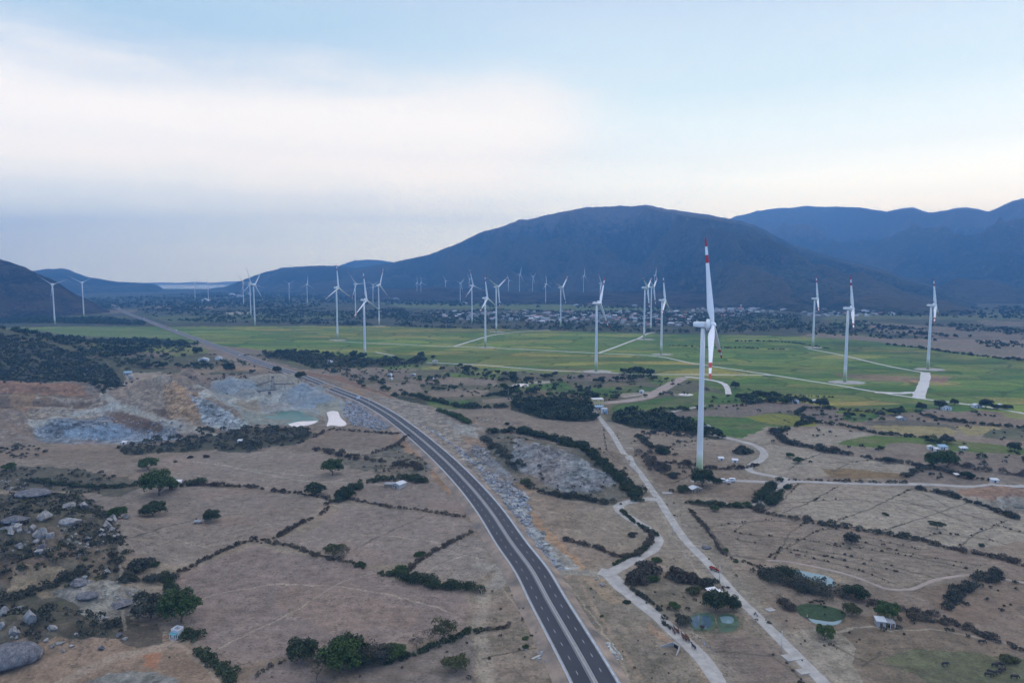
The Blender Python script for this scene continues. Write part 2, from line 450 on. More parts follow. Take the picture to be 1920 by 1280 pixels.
def paint(s, col, aux=(0, 0, 0, 0), edge=4.0, alpha=1.0, soft=None):
    if edge not in _j: _j[edge] = jit(edge)
    jx, jy = _j[edge]
    poly = np.array(W(s))
    m = edge * 1.2 + 5
    bb = (jx > poly[:, 0].min() - m) & (jx < poly[:, 0].max() + m) & (jy > poly[:, 1].min() - m) & (jy < poly[:, 1].max() + m)
    idx = np.nonzero(bb)
    ins = inpoly(jx[idx], jy[idx], poly)
    idx = (idx[0][ins], idx[1][ins])
    BASE[idx] = BASE[idx] * (1 - alpha) + np.array(col) * alpha
    AUX[idx] = AUX[idx] * (1 - alpha) + np.array(aux) * alpha
def segdist(pts, jx, jy, reach):
    pts = np.array(pts)
    bb = (jx > pts[:, 0].min() - reach) & (jx < pts[:, 0].max() + reach) & (jy > pts[:, 1].min() - reach) & (jy < pts[:, 1].max() + reach)
    idx = np.nonzero(bb); X = jx[idx]; Y = jy[idx]; d = np.full(X.shape, 1e9)
    for (x0, y0), (x1, y1) in zip(pts[:-1], pts[1:]):
        vx, vy = x1 - x0, y1 - y0; L = vx * vx + vy * vy + 1e-9
        t = np.clip(((X - x0) * vx + (Y - y0) * vy) / L, 0, 1)
        d = np.minimum(d, np.hypot(X - x0 - t * vx, Y - y0 - t * vy))
    return idx, d
def stroke(s, width, col, aux=(0, 0, 0, 0), edge=1.0, alpha=1.0, soft=0.35):
    if edge not in _j: _j[edge] = jit(edge)
    jx, jy = _j[edge]
    pts = W(s)
    idx, d = segdist(pts, jx, jy, width * 2 + 5)
    half = np.maximum(width / 2, 0.35 * pxm[idx] * 1.9)
    a = (1 - sstep(d, half * (1 - soft), half * (1 + soft)))[:, None] * alpha
    a = a * np.minimum(1, width / 2 / half + .35)[:, None]
    BASE[idx] = BASE[idx] * (1 - a) + np.array(col) * a
    AUX[idx] = AUX[idx] * (1 - a) + np.array(aux) * a

# tones (linear albedo)
BR = (.205, .165, .138); BR2 = (.165, .135, .118); BR3 = (.265, .225, .190); BR4 = (.225, .175, .138)
G1 = (.115, .170, .052); G2 = (.195, .205, .070); G3 = (.058, .118, .034); G4 = (.075, .105, .045)
ORA = (.255, .165, .11); ORD = (.19, .115, .085); GRV = (.32, .335, .355); PALE = (.36, .33, .29)
DKS = (.068, .068, .054); DK2 = (.050, .056, .042); ROCK = (.17, .175, .19); YEL = (.26, .215, .11)
# aux: r rock contrast, g paddy blocks, b scrub speckle, a furrows
BASE[:] = BR; AUX[:, :, 2] = .25; AUX[:, :, 3] = .35
q = sstep(fbm(xx, yy, 60, 4, 31), .35, .65)[..., None]
BASE += (np.array(BR3) - np.array(BR)) * (q - .5) * .7
q = sstep(fbm(xx, yy, 150, 3, 77), .4, .65)[..., None]
BASE += (np.array(BR4) - np.array(BR)) * (q - .4) * .8
# ---- far plain
A0 = (0, 0, 1, 0)
paint("-600,521.6 2600,521.6 2600,640 -600,622", (.048, .062, .040), A0, 12)
for s, c in [("260,592 420,590 560,586 700,585 640,596 480,600 330,606", G4), ("700,568 900,570 1180,572 1250,578 1250,584 1000,582 760,577", (.11, .145, .055)),
             ("0,584 160,582 260,580 250,586 100,590 0,591", BR2), ("270,574 340,573 420,575 430,578 300,580", BR2), ("20,592 90,591 80,600 10,602", G4),
             ("110,593 170,592 240,594 240,599 130,604", G4), ("300,596 400,594 500,592 640,590 640,594 500,598 320,600", G4),
             ("1560,588 1700,584 1920,588 1920,600 1800,600 1640,598 1540,600", (.10, .12, .06)), ("1700,560 1920,575 1920,584 1720,580", DK2),
             ("1550,600 1640,602 1700,606 1680,616 1560,612", G4), ("1500,628 1560,622 1650,628 1640,640 1560,634", G4),
             ("1520,624 1600,628 1660,634 1760,640 1920,650 1920,672 1800,662 1660,648 1560,640 1500,632", (.20, .165, .14)),
             ("1620,604 1760,612 1920,620 1920,640 1760,634 1640,622", BR2), ("1400,596 1500,600 1500,606 1420,604", G4),
             ("420,585 470,584 470,588 430,590", PALE), ("1830,600 1920,603 1920,612 1840,610", BR2)]:
    paint(s, c, (0, .3, .5, 0), 14)
# ---- green rice plain
GP = (0, 1, .05, 0)
paint("-60,616 120,612 300,612 700,611 960,619 1250,626 1500,630 1640,640 1920,676 2300,700 2300,800 1920,782 1750,768 1500,778 1380,745 1300,712 1100,704 960,698 860,690 700,676 640,668 500,657 430,650 330,640 100,622", G1, GP, 10)
paint("560,610 900,616 1100,622 1000,628 700,622 560,616", G2, GP, 10, .7)
paint("800,655 1000,662 1250,672 1420,705 1200,700 1000,694 820,682 740,668", G2, GP, 12, .75)
paint("430,612 700,616 860,640 700,636 520,630", G2, GP, 12, .5)
paint("1440,720 1580,735 1660,752 1600,770 1480,768 1400,745 1380,722", G2, GP, 10, .7)
paint("1560,760 1720,765 1720,772 1600,778", (.17, .175, .05), GP, 6)
paint("1560,700 1640,702 1725,707 1722,717 1640,714 1580,708", (.20, .15, .105), (0, .6, .1, .3), 4)
paint("1742,705 1790,704 1770,718 1738,716", (.22, .145, .11), (0, .3, .1, .3), 2)
paint("1745,701 1836,704 1836,711 1745,705", (.20, .20, .08), GP, 2)
paint("1760,694 1800,695 1805,702 1755,699", G3, GP, 2)
paint("1000,690 1040,688 1130,692 1100,700 1000,696", (.19, .13, .08), GP, 6, .6)
paint("1560,640 1920,680 1920,700 1750,680 1560,655", (.082, .125, .046), GP, 10, .8)
# ---- left of the highway
paint("-700,622 120,620 330,645 470,690 520,705 440,720 330,712 200,700 60,715 -700,760", (.088, .090, .060), (0, .3, 1, 0), 14)
for s, c in [("60,616 200,612 320,618 370,636 260,635 120,628", G1), ("170,646 260,640 300,648 240,656 180,655", G4), ("265,648 370,648 400,660 330,668 265,664", (.15, .165, .06)),
             ("300,640 350,638 370,645 320,650", G4), ("90,651 115,650 112,660 92,660", BR2), ("108,664 150,663 170,671 120,672", BR),
             ("340,690 440,684 500,690 480,697 400,697 350,695", BR4), ("360,700 480,698 540,706 520,712 400,710", BR4), ("240,660 330,662 300,668 200,668", BR2),
             ("-100,655 60,650 120,668 40,690 -100,700", DKS)]:
    paint(s, c, (0, .3, .25, .3), 6)
paint("-900,622 0,626 70,640 140,660 210,690 260,712 180,728 60,718 -900,740", (.075, .082, .062), (0, 0, 1, 0), 16)
# ---- mid belt right of the highway
MB_ = (0, .2, .5, .3)
paint("440,662 700,672 960,696 1100,702 1300,712 1380,745 1500,778 1300,800 1100,790 960,765 860,765 735,745 640,715 560,692 500,680", (.115, .110, .075), MB_, 8)
for s, c, a in [
    ("520,668 590,670 600,680 540,680", G1, .5), ("640,678 700,678 700,690 640,690", G1, .4), ("660,680 702,680 700,686 665,688", G2, .3),
    ("575,694 720,688 790,692 740,702 640,706", BR, .2), ("700,680 780,683 800,690 720,692", G1, .6), ("788,685 825,687 828,694 792,693", G2, .3),
    ("860,691 930,695 960,702 870,698", G2, .4), ("825,698 940,703 940,710 850,707", G1, .5),
    ("620,702 700,698 790,702 740,712 660,712", BR2, .2), ("660,725 720,716 790,720 795,734 730,740 690,735", BR, .2), ("750,710 840,707 930,712 930,722 850,722 770,717", BR, .2),
    ("800,735 840,728 920,732 900,742 820,744", BR, .2), ("800,755 890,750 890,762 820,763", G3, .5), ("905,748 960,745 965,752 910,756", BR, .2),
    ("838,766 960,764 1040,770 1100,782 1145,800 1150,830 1100,820 1040,815 960,805 900,795 870,780", BR, .2),
    ("960,718 1060,715 1080,730 1040,735 980,728", G3, .5), ("1080,730 1180,722 1240,728 1220,742 1140,745 1085,740", G3, .5), ("990,715 1030,714 1030,718 990,720", PALE, .0),
    ("1150,760 1250,745 1380,740 1420,750 1350,762 1240,770 1190,768", G3, .5), ("1145,760 1170,760 1185,768 1150,772", G3, .3), ("1270,738 1340,735 1380,745 1300,746", G1, .4),
    ("1100,697 1180,702 1210,712 1130,715 1040,712", BR2, .5), ("1215,706 1270,708 1240,724 1220,716", G1, .4), ("1300,706 1380,712 1380,722 1330,720", G1, .3),
    ("1330,760 1440,752 1500,760 1490,770 1380,775", BR2, .3), ("1240,770 1330,768 1430,772 1430,780 1340,790 1250,780", BR2, .3),
    ("1270,785 1320,780 1440,785 1500,795 1440,815 1390,822 1340,812 1290,800", G3, .5), ("1395,780 1450,774 1500,780 1535,795 1500,800 1440,795", (.17, .175, .04), .3),
    ("1390,822 1440,800 1490,800 1470,815 1460,830 1420,830", BR3, .2)]:
    paint(s, c, (0, .5 if c in (G1, G3, G2) else 0, a, .3), 4)
# ---- right-hand middle ground
for s, c, a, f in [
    ("1440,756 1500,755 1590,768 1560,772 1490,775 1440,770", BR2, .4, .3), ("1500,775 1560,770 1585,780 1570,795 1510,785", BR2, .2, .3),
    ("1583,775 1650,776 1640,785 1600,792 1582,785", G3, .2, 0), ("1610,790 1700,785 1800,800 1780,810 1640,800", (.12, .105, .085), .5, .3),
    ("1700,774 1850,770 1930,778 1930,798 1850,795 1760,785", (.19, .145, .115), .2, 1), ("1880,776 1940,774 1940,790 1900,784", G2, .2, 0),
    ("1630,798 1710,797 1780,802 1800,815 1740,818 1650,805", YEL, .2, .3), ("1790,798 1880,800 1850,815 1810,816", YEL, .2, .3), ("1860,805 1940,800 1940,830 1840,818", (.09, .1, .065), .5, .2),
    ("1464,814 1540,800 1640,812 1640,822 1560,834 1500,834 1478,825", BR3, .1, .3), ("1560,830 1640,816 1760,820 1940,842 1940,855 1840,848 1700,840 1600,836", (.085, .13, .03), .1, 0),
    ("1650,832 1700,830 1780,840 1760,852 1680,850", BR, .2, .2), ("1440,832 1500,838 1600,855 1740,868 1740,880 1690,890 1600,890 1500,895 1435,885 1430,850", BR3, .1, .5),
    ("1700,888 1740,878 1800,890 1860,905 1800,906 1710,905", BR2, .2, .4), ("1800,866 1920,875 1940,892 1860,890 1790,878", BR2, .2, .4),
    ("1460,910 1600,908 1760,920 1920,960 1940,1010 1820,1030 1700,1010 1580,985 1470,960 1440,940", BR3, .05, .6),
    ("1290,955 1440,952 1560,985 1730,1016 1900,1060 1760,1090 1680,1102 1560,1070 1440,1045 1380,1045 1340,1010", BR, .05, 1.0),
    ("1540,880 1600,878 1700,890 1698,898 1560,896", (.19, .13, .075), .4, 0),
    ("1790,915 1870,910 1930,915 1930,935 1860,940 1800,930", (.26, .165, .125), .2, 0),
    ("1700,1105 1850,1080 1940,1095 1940,1140 1820,1180 1740,1130", (.165, .125, .10), .3, .5),
    ("1560,1150 1700,1150 1900,1220 1940,1320 1700,1320 1560,1210", (.165, .128, .10), .3, .3),
    ("1700,1215 1940,1235 1940,1320 1800,1320 1640,1230", (.115, .115, .072), .4, .2),
    ("1480,1190 1560,1180 1600,1215 1620,1290 1560,1290 1500,1230", BR3, .4, 0),
    ("1330,1180 1440,1200 1530,1290 1600,1330 1370,1330 1340,1240", (.17, .135, .118), .1, .8)]:
    paint(s, c, (0, 0, a, f), 3)
# ---- left-hand fields
for s, c, a in [("230,870 400,845 560,850 700,870 780,885 720,892 640,930 480,915 300,900", (.215, .175, .155), .12), ("160,920 360,910 600,935 560,985 420,1030 330,1060 250,1040 170,1000", (.20, .163, .145), .12),
                ("640,950 860,965 890,990 780,1050 690,1065 520,1015 590,990", (.215, .172, .156), .05), ("640,935 700,900 830,890 880,965 760,952", (.20, .16, .145), .1),
                ("780,1055 830,1025 890,1000 925,1060 890,1095 770,1080", (.23, .19, .172), .1), ("320,1080 480,1022 620,1050 740,1085 880,1110 880,1180 700,1230 560,1225 420,1260 370,1200", (.205, .158, .145), .03),
                ("480,1262 560,1228 620,1270 600,1330 440,1330", (.19, .15, .14), .1), ("700,1240 880,1190 900,1240 880,1330 640,1330", (.18, .15, .138), .3),
                ("0,860 180,865 260,880 240,905 60,900", BR, .3)]:
    paint(s, c, (0, 0, a, .3), 3)
paint("500,1100 640,1105 800,1150 760,1190 600,1180 520,1140", (.235, .165, .135), (0, 0, .05, .3), 8, .45)
paint("590,840 640,852 700,850 745,832 770,812 795,860 805,885 780,895 700,885 640,868", (.15, .135, .115), (0, 0, .95, 0), 6)
paint("215,835 260,828 330,815 400,805 480,795 560,800 590,815 570,830 500,838 470,850 400,842 300,850 230,852", DKS, (0, 0, .9, 0), 6)
paint("-60,870 160,880 280,905 230,930 150,925 -60,915", (.10, .09, .072), (0, 0, .9, 0), 6)
# hillside with boulders
paint("-400,930 150,925 200,960 235,1010 240,1070 210,1100 250,1130 260,1190 160,1200 -400,1260", (.088, .080, .066), (.35, 0, 1, 0), 6)
paint("30,1060 110,1065 150,1080 120,1110 20,1110", (.21, .165, .12), (.1, 0, .4, 0), 4)
paint("110,1095 200,1085 265,1110 255,1150 180,1165 130,1130", (.20, .19, .18), (.7, 0, .3, 0), 4)
paint("-60,1225 160,1195 260,1185 330,1180 420,1260 430,1400 -60,1400", (.235, .165, .125), (0, 0, .2, 0), 5)
paint("150,1285 200,1262 300,1255 330,1275 340,1400 130,1400", (.20, .19, .185), (.5, 0, .1, 0), 4)
paint("250,1225 300,1222 305,1250 265,1248", (.30, .15, .095), (0, 0, .1, 0), 3)
paint("215,1175 300,1165 310,1205 245,1215", (.11, .09, .075), (0, 0, .5, 0), 3)
# verges of the highway: bare earth, orange cuts, crushed stone
paint("430,655 520,690 600,706 680,738 740,770 800,820 850,880 905,960 950,1060 1010,1180 1060,1300 1180,1300 1120,1180 1060,1080 980,960 920,890 860,830 790,780 720,740 630,712 520,680", (.20, .16, .135), (.2, 0, .3, 0), 4)
paint("560,692 620,700 690,722 740,745 800,758 880,782 870,800 920,850 1000,930 1060,960 1100,1050 1060,1100 1000,1010 930,915 870,840 800,775 700,738 600,705", (.24, .185, .15), (.3, 0, .35, 0), 6)
paint("560,694 640,706 730,740 740,748 640,715 560,700", ORD, (.2, 0, .1, 0), 3)
paint("725,752 790,755 850,772 840,790 800,785", (.30, .195, .13), (.3, 0, .2, 0), 4)
paint("820,765 880,785 905,795 890,802 840,785", ORA, (.2, 0, .1, 0), 3)
paint("740,812 775,825 800,850 790,862 755,840", ORA, (.2, 0, .1, 0), 3)
paint("800,868 830,890 850,920 840,925 815,895", ORA, (.2, 0, .2, 0), 3)
paint("845,820 890,830 930,870 1000,910 990,935 930,900 880,860", (.28, .20, .155), (.4, 0, .3, 0), 4)
paint("915,880 960,888 995,915 960,912", ORA, (.2, 0, .2, 0), 3)
paint("960,965 1000,960 1045,1010 1100,1065 1085,1072 1030,1030 985,985", (.31, .20, .13), (.2, 0, .1, 0), 2)
paint("1000,1005 1050,1030 1090,1065 1060,1078 1030,1050", (.26, .24, .225), (.4, 0, .1, 0), 2)
paint("650,740 700,770 735,795 720,808 660,800 640,775", (.23, .245, .27), (1, 0, .0, 0), 4)
paint("640,720 680,730 690,745 655,745", (.24, .17, .125), (.3, 0, .2, 0), 3)
paint("870,850 905,880 950,920 985,955 1050,1050 1075,1070 1040,1075 985,1000 925,905 870,862", (.245, .255, .275), (1, 0, 0, 0), 3)
paint("885,832 912,840 925,870 905,872 885,850", (.30, .31, .325), (1, 0, 0, 0), 2)
paint("1040,1085 1130,1085 1200,1130 1290,1230 1330,1330 1190,1330 1120,1200 1080,1130", (.20, .165, .135), (.15, 0, .5, 0), 4)
paint("1080,1080 1150,1090 1190,1130 1150,1130", (.27, .20, .145), (.1, 0, .2, 0), 3)
paint("1110,1195 1150,1205 1165,1235 1130,1230", (.33, .34, .35), (.8, 0, 0, 0), 2)
paint("1000,1215 1035,1210 1045,1240 1010,1245", (.33, .33, .33), (.8, 0, 0, 0), 2)
paint("900,1100 960,1080 1030,1210 1070,1330 900,1330", (.215, .17, .14), (.1, 0, .5, 0), 4)
paint("1010,1150 1030,1190 1040,1215 1000,1200", (.28, .18, .125), (.1, 0, .2, 0), 2)
paint("1210,1160 1250,1190 1270,1215 1235,1200", (.30, .19, .13), (.1, 0, .2, 0), 2)
paint("1290,1215 1330,1260 1350,1310 1320,1290", (.28, .19, .13), (.1, 0, .2, 0), 2)
paint("1110,785 1150,800 1175,820 1225,905 1290,960 1400,1100 1530,1250 1600,1300 1640,1330 1560,1330 1380,1120 1240,945 1180,870 1140,800", (.215, .18, .15), (0, 0, .25, 0), 2)
paint("1150,1110 1240,1070 1340,1085 1330,1150 1300,1170 1260,1160", (.18, .15, .12), (0, 0, .5, 0), 3)
paint("700,742 760,750 850,770 905,800 885,818 940,880 990,930 990,1000 955,985 885,895 815,828 755,790 715,760", (.235, .205, .185), (.7, 0, .15, 0), 4)
paint("770,788 820,812 870,846 905,876 950,906 990,932 990,978 955,958 895,880 845,832 800,802", (.27, .28, .30), (1, 0, 0, 0), 5, .8)
paint("840,790 880,800 910,830 900,840 860,815", (.25, .24, .235), (.5, 0, .1, 0), 4)
paint("860,815 900,822 915,842 880,838", ORA, (.3, 0, .1, 0), 3, .8)
# granite dome and its surroundings
paint("905,815 960,815 1060,835 1140,875 1200,930 1150,950 1060,935 1000,915 940,895", (.135, .125, .105), (.2, 0, .8, 0), 4)
paint("960,822 1010,830 1080,855 1140,890 1165,905 1120,925 1060,925 1000,895 965,870", ROCK, (.9, 0, .05, 0), 4)
paint("905,855 940,870 975,900 960,905 920,885", ROCK, (.7, 0, .1, 0), 3)
# dark green ground tone under the woods
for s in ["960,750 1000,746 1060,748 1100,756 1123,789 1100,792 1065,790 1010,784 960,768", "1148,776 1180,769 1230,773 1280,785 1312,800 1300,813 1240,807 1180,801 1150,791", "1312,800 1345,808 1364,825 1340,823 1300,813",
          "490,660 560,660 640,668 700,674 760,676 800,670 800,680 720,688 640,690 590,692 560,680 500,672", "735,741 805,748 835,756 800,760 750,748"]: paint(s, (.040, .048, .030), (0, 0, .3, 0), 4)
paint("798,749 885,753 892,766 830,767 800,759", G3, (0, .3, 0, .3), 3)
# ---- quarry
paint("-500,722 60,716 190,722 230,712 330,700 400,702 520,698 600,706 640,725 700,770 720,805 600,800 500,800 380,818 330,832 220,838 60,830 -500,860", (.19, .155, .135), (.5, 0, .25, 0), 5)
paint("-200,724 60,718 150,722 165,745 60,750 -200,760", (.24, .14, .095), (.5, 0, .3, 0), 5)
paint("-300,740 60,738 180,745 200,765 120,775 -300,790", (.15, .115, .092), (.6, 0, .2, 0), 5)
paint("192,735 235,718 300,716 345,722 380,745 420,775 466,796 400,806 330,790 262,772 215,757", (.265, .205, .165), (.5, 0, .05, 0), 4)
paint("300,728 345,724 372,745 385,775 362,792 322,782 305,750", (.285, .19, .125), (.8, 0, 0, 0), 4)
paint("285,770 312,768 325,790 300,792", (.14, .10, .078), (.3, 0, 0, 0), 3)
paint("352,738 392,752 440,778 470,797 430,810 385,795 368,765", (.24, .26, .285), (1, 0, 0, 0), 4)
paint("25,735 60,738 70,770 45,775 20,760", (.22, .15, .10), (.5, 0, 0, 0), 4)
paint("45,772 130,762 205,768 200,780 140,784 60,792", (.23, .20, .175), (.9, 0, 0, 0), 4)
paint("60,796 130,784 215,774 250,790 335,800 345,822 260,832 150,834 75,826", (.16, .185, .225), (.9, 0, 0, 0), 5)
paint("105,806 180,802 260,810 325,818 300,826 200,828 120,822", (.25, .31, .40), (.3, 0, 0, 0), 5, .85)
paint("210,778 235,772 290,784 320,798 290,806 268,800 240,800 212,796", (.125, .085, .065), (.3, 0, 0, 0), 3)
paint("365,722 400,712 440,706 480,714 520,700 560,706 600,722 640,740 655,765 640,790 590,776 540,766 470,776 430,762 395,745", (.235, .245, .255), (.25, 0, 0, 0), 4)
paint("400,716 437,706 478,720 470,736 410,736", (.215, .245, .285), (.1, 0, 0, 0), 3)
paint("466,706 520,698 566,708 575,722 540,724 480,722", (.27, .245, .215), (.1, 0, 0, 0), 3)
paint("370,740 480,738 530,742 500,750 440,752 380,748", (.34, .34, .335), (.1, 0, 0, 0), 3)
paint("540,726 590,724 626,748 600,764 545,762", (.225, .26, .31), (.1, 0, 0, 0), 3)
paint("445,752 478,748 492,772 455,778", (.24, .215, .185), (.1, 0, 0, 0), 3)
paint("595,757 635,752 645,775 615,790 598,775", (.25, .245, .215), (.2, 0, 0, 0), 3)
paint("232,700 300,697 322,714 290,720 250,716", (.26, .215, .18), (.3, 0, .1, 0), 3)
stroke("235,718 212,726 200,734 190,741 217,759 240,768 264,775 310,790 362,804 400,815", 6, (.34, .31, .28), (0, 0, 0, 0), 1)
stroke("217,760 180,767 140,775 100,784 60,793", 6, (.33, .32, .31), (0, 0, 0, 0), 1)
stroke("70,745 120,752 175,748 196,746", 4, (.27, .23, .20), (0, 0, 0, 0), 1)
# ---- tracks worn into the ground
for s, wd, c in [("940,1068 925,1090 908,1115 902,1150 900,1185 908,1235 917,1300", 5.5, (.27, .225, .19)), ("895,1060 935,1062 945,1085 925,1100", 6, (.26, .23, .21)), ("335,1205 370,1235 400,1267 430,1300", 1.6, (.29, .225, .18)),
                 ("90,1300 150,1262 215,1232 290,1215 335,1205", 5, (.27, .205, .165)), ("340,862 420,872 480,885 560,900 720,908", 2.0, (.27, .235, .21)), ("480,880 560,890 640,892", 1.5, (.27, .235, .21)),
                 ("665,1030 700,1010 740,992 800,965", 1.1, (.13, .105, .09)), ("1292,955 1335,1000 1365,1040 1430,1050", 2.5, (.12, .10, .085)),
                 ("1440,1050 1480,1053 1527,1062 1580,1074 1615,1085 1657,1102 1685,1105 1710,1104 1752,1087 1790,1080 1830,1077 1870,1083 1920,1092 1960,1100", 1.3, (.33, .29, .25)),
                 ("1560,1188 1600,1177 1640,1174 1675,1183", 1.2, (.29, .25, .21)), ("1680,1180 1760,1180 1850,1198 1920,1215", 1.0, (.28, .24, .2)), ("1145,1080 1100,1074 1050,1072", 5, (.26, .235, .21)),
                 ("930,800 1000,812 1060,805 1120,802", 2, (.25, .205, .17)), ("235,1180 225,1040 232,1010 240,990", 1.2, (.21, .18, .16)), ("1085,1085 1120,1150 1165,1215 1200,1270", 1.6, (.25, .19, .15)),
                 ("330,1140 420,1110 520,1095 640,1100 760,1120 850,1150", .9, (.30, .245, .21)), ("400,1220 480,1180 560,1140 640,1090 700,1075", .8, (.29, .235, .20)), ("420,1000 480,985 560,975 640,960", .8, (.29, .24, .205)),
                 ("560,1020 640,1000 740,1005 840,1020", .8, (.28, .235, .20)), ("250,990 330,1010 400,1030", .8, (.28, .23, .20)), ("780,1085 820,1060 870,1040 910,1050", .8, (.30, .25, .22)), ("300,880 420,900 520,915 620,905 700,880", .9, (.29, .24, .21)),
                 ("1000,950 1060,965 1130,990 1180,1010", .8, (.28, .235, .2)), ("1240,960 1260,1010 1300,1060 1330,1110", .9, (.28, .235, .2)), ("1300,960 1400,985 1500,1000 1620,1040 1700,1060", .7, (.15, .12, .10)), ("1320,990 1420,1020 1500,1045", .7, (.15, .12, .10)),
                 ("1470,940 1560,930 1660,945 1740,970", .7, (.15, .12, .10)), ("1600,920 1700,940 1800,975 1900,1005", .7, (.15, .12, .10)), ("1460,850 1560,858 1660,875", .8, (.16, .13, .11)), ("1500,880 1600,876 1680,884", .8, (.16, .13, .11)), ("900,785 980,800 1060,815 1130,835", .8, (.28, .23, .19)),
                 ("940,1100 1000,1180 1040,1270", .8, (.27, .22, .18)), ("1060,1090 1110,1150 1160,1230 1190,1290", .8, (.27, .22, .18)), ("1280,708 1237,732 1212,745 1175,751 1132,755", 14, (.27, .235, .205)), ("1160,740 1215,735 1270,740", 9, (.26, .225, .20))]:
    stroke(s, wd, c, (0, 0, 0, 0), .6)
for s, wd, c, al in [("1098,752 1110,766 1120,778 1133,794 1147,812 1167,846 1184,868 1200,887 1217,912 1235,936 1250,960 1285,1012 1322,1050 1350,1082 1385,1122 1422,1157 1477,1212 1515,1250 1545,1280 1590,1325", 11, (.26, .225, .195), .55),
                 ("1236,937 1215,935 1200,937 1172,942 1160,949 1163,958 1180,970 1205,985 1222,997 1233,1012 1225,1029 1200,1044 1165,1062 1145,1074 1150,1088 1170,1106 1190,1122 1222,1147 1260,1180 1285,1202 1320,1238 1345,1275 1365,1310", 11, (.27, .23, .195), .6),
                 ("1295,902 1340,901 1385,901 1440,903.5 1475,903 1565,905 1640,907 1765,909 1920,911", 10, (.25, .215, .185), .5), ("1317,810 1360,820 1397,829 1420,837 1432,848 1430,858 1415,868 1403,876 1410,884 1436,890 1472,897 1455,921 1418,948", 12, (.23, .205, .175), .5)]:
    stroke(s, wd, c, (0, 0, .25, 0), 2.0, al, .8)
# field bunds: low earth banks with dry scrub
BUNDS = ["230,1010 300,990 360,975 460,960", "1440,775 1500,800", "1300,955 1440,950", "1470,960 1520,940 1570,912", "1560,980 1640,950 1710,915", "1640,1000 1760,960 1820,940", "1500,905 1470,935 1430,960", "1380,1000 1500,1010 1600,1030", "1345,985 1440,975 1560,985",
         "1380,1010 1560,1045 1700,1075", "1440,1045 1520,1000 1580,985", "1400,975 1375,1000", "1470,860 1560,868 1640,862", "1480,880 1500,865 1540,850", "1590,868 1560,885", "1250,840 1310,832 1400,840", "1260,905 1300,890", "1700,1015 1760,1000 1850,1010 1920,1030", "1790,1030 1830,1000 1890,975", "1730,925 1800,960 1920,1000",
         "1640,930 1720,945 1800,975", "1440,945 1600,935 1760,950", "1560,1210 1620,1240 1700,1250 1800,1290", "1620,1250 1650,1220", "1440,1225 1480,1250 1520,1300", "1340,1220 1440,1228", "1285,830 1330,822", "1240,838 1260,870 1300,880",
         "905,1235 960,1222 1000,1215", "880,830 920,850 960,880 985,905", "1130,800 1140,845", "1515,977 1480,1000 1450,1050", "1560,1018 1720,1045 1830,1070", "1590,1010 1720,1040 1840,1060", "1500,1025 1640,1052 1760,1085", "1480,1035 1600,1065 1680,1095", "1540,985 1620,1005 1725,1030"]
for s in BUNDS: stroke(s, 1.0, (.095, .082, .066), (0, 0, .4, 0), .5, .8)
# water's edges
paint("452,776 520,764 590,772 600,790 545,796 455,792", (.20, .21, .20), (.2, 0, 0, 0), 3)
paint("606,772 632,768 652,795 612,800", (.20, .20, .19), (.2, 0, 0, 0), 2)
paint("1288,1156 1315,1145 1370,1147 1388,1158 1388,1178 1340,1186 1296,1181", (.11, .11, .075), (0, 0, .9, 0), 3, .7)
paint("1460,1065 1500,1062 1570,1078 1570,1100 1520,1098 1465,1080", (.25, .20, .155), (.1, 0, .2, 0), 1.5)
paint("1485,1132 1530,1128 1588,1142 1584,1168 1530,1167 1487,1150", (.085, .08, .06), (0, 0, .9, 0), 3, .8)
paint("1870,935 1940,932 1940,955 1880,952", (.28, .25, .22), (.3, 0, .1, 0), 2)

BASE = BASE * np.array([.97, 1.01, .93])
# assemble the ground mesh
shape = xx.shape
V = np.stack([xx, yy, gz], -1).reshape(-1, 3)
i = np.arange((shape[0] - 1) * shape[1]).reshape(shape[0] - 1, shape[1])[:, :-1].ravel()
Q = np.stack([i, i + 1, i + 1 + shape[1], i + shape[1]], 1)
gm = mesh_np("ground", V, Q, smooth=True)
def vcol(me, name, arr):
    a = me.attributes.new(name, 'FLOAT_COLOR', 'POINT')
    if arr.shape[-1] == 3: arr = np.concatenate([arr, np.ones(arr.shape[:-1] + (1,))], -1)
    a.data.foreach_set('color', np.clip(arr, 0, 1).astype(np.float32).ravel())
vcol(gm, 'tone', BASE.reshape(-1, 3)); vcol(gm, 'kind_mask', AUX.reshape(-1, 4))

mg = bpy.data.materials.new("ground"); mg.use_nodes = True; t = NT(mg.node_tree); b = mg.node_tree.nodes['Principled BSDF']
b.inputs['Roughness'].default_value = 0.95; b.inputs['Specular IOR Level'].default_value = 0.1
geo = t.n('ShaderNodeNewGeometry'); pos = geo.outputs['Position']
ton = t.n('ShaderNodeAttribute', attribute_name='tone'); msk = t.n('ShaderNodeAttribute', attribute_name='kind_mask')
sp_ = t.n('ShaderNodeSeparateColor'); t.link(msk.outputs['Color'], sp_.inputs[0])
rock, paddy, scrub, furrow = sp_.outputs[0], sp_.outputs[1], sp_.outputs[2], msk.outputs['Alpha']
nA = t.noise(pos, .035, 5, .6); nB = t.noise(pos, .22, 5, .62); nC = t.noise(pos, 1.1, 4, .6)
nM = t.noise(pos, .085, 5, .65)
k = t.math('ADD', t.math('ADD', t.math('MULTIPLY', nA, .7), t.math('MULTIPLY', nB, 1.35)), t.math('ADD', t.math('MULTIPLY', nC, 1.4), t.math('MULTIPLY', nM, .9)))
k = t.math('MAXIMUM', t.math('ADD', k, -1.17), .35)
col = t.mix(1.0, ton.outputs['Color'], k, 'MULTIPLY')
# warm / grey drift of dry grass
col = t.mix(t.math('MULTIPLY', t.smooth(t.noise(pos, .018, 4, .6), .48, .66), .28), col, (.26, .18, .135, 1))
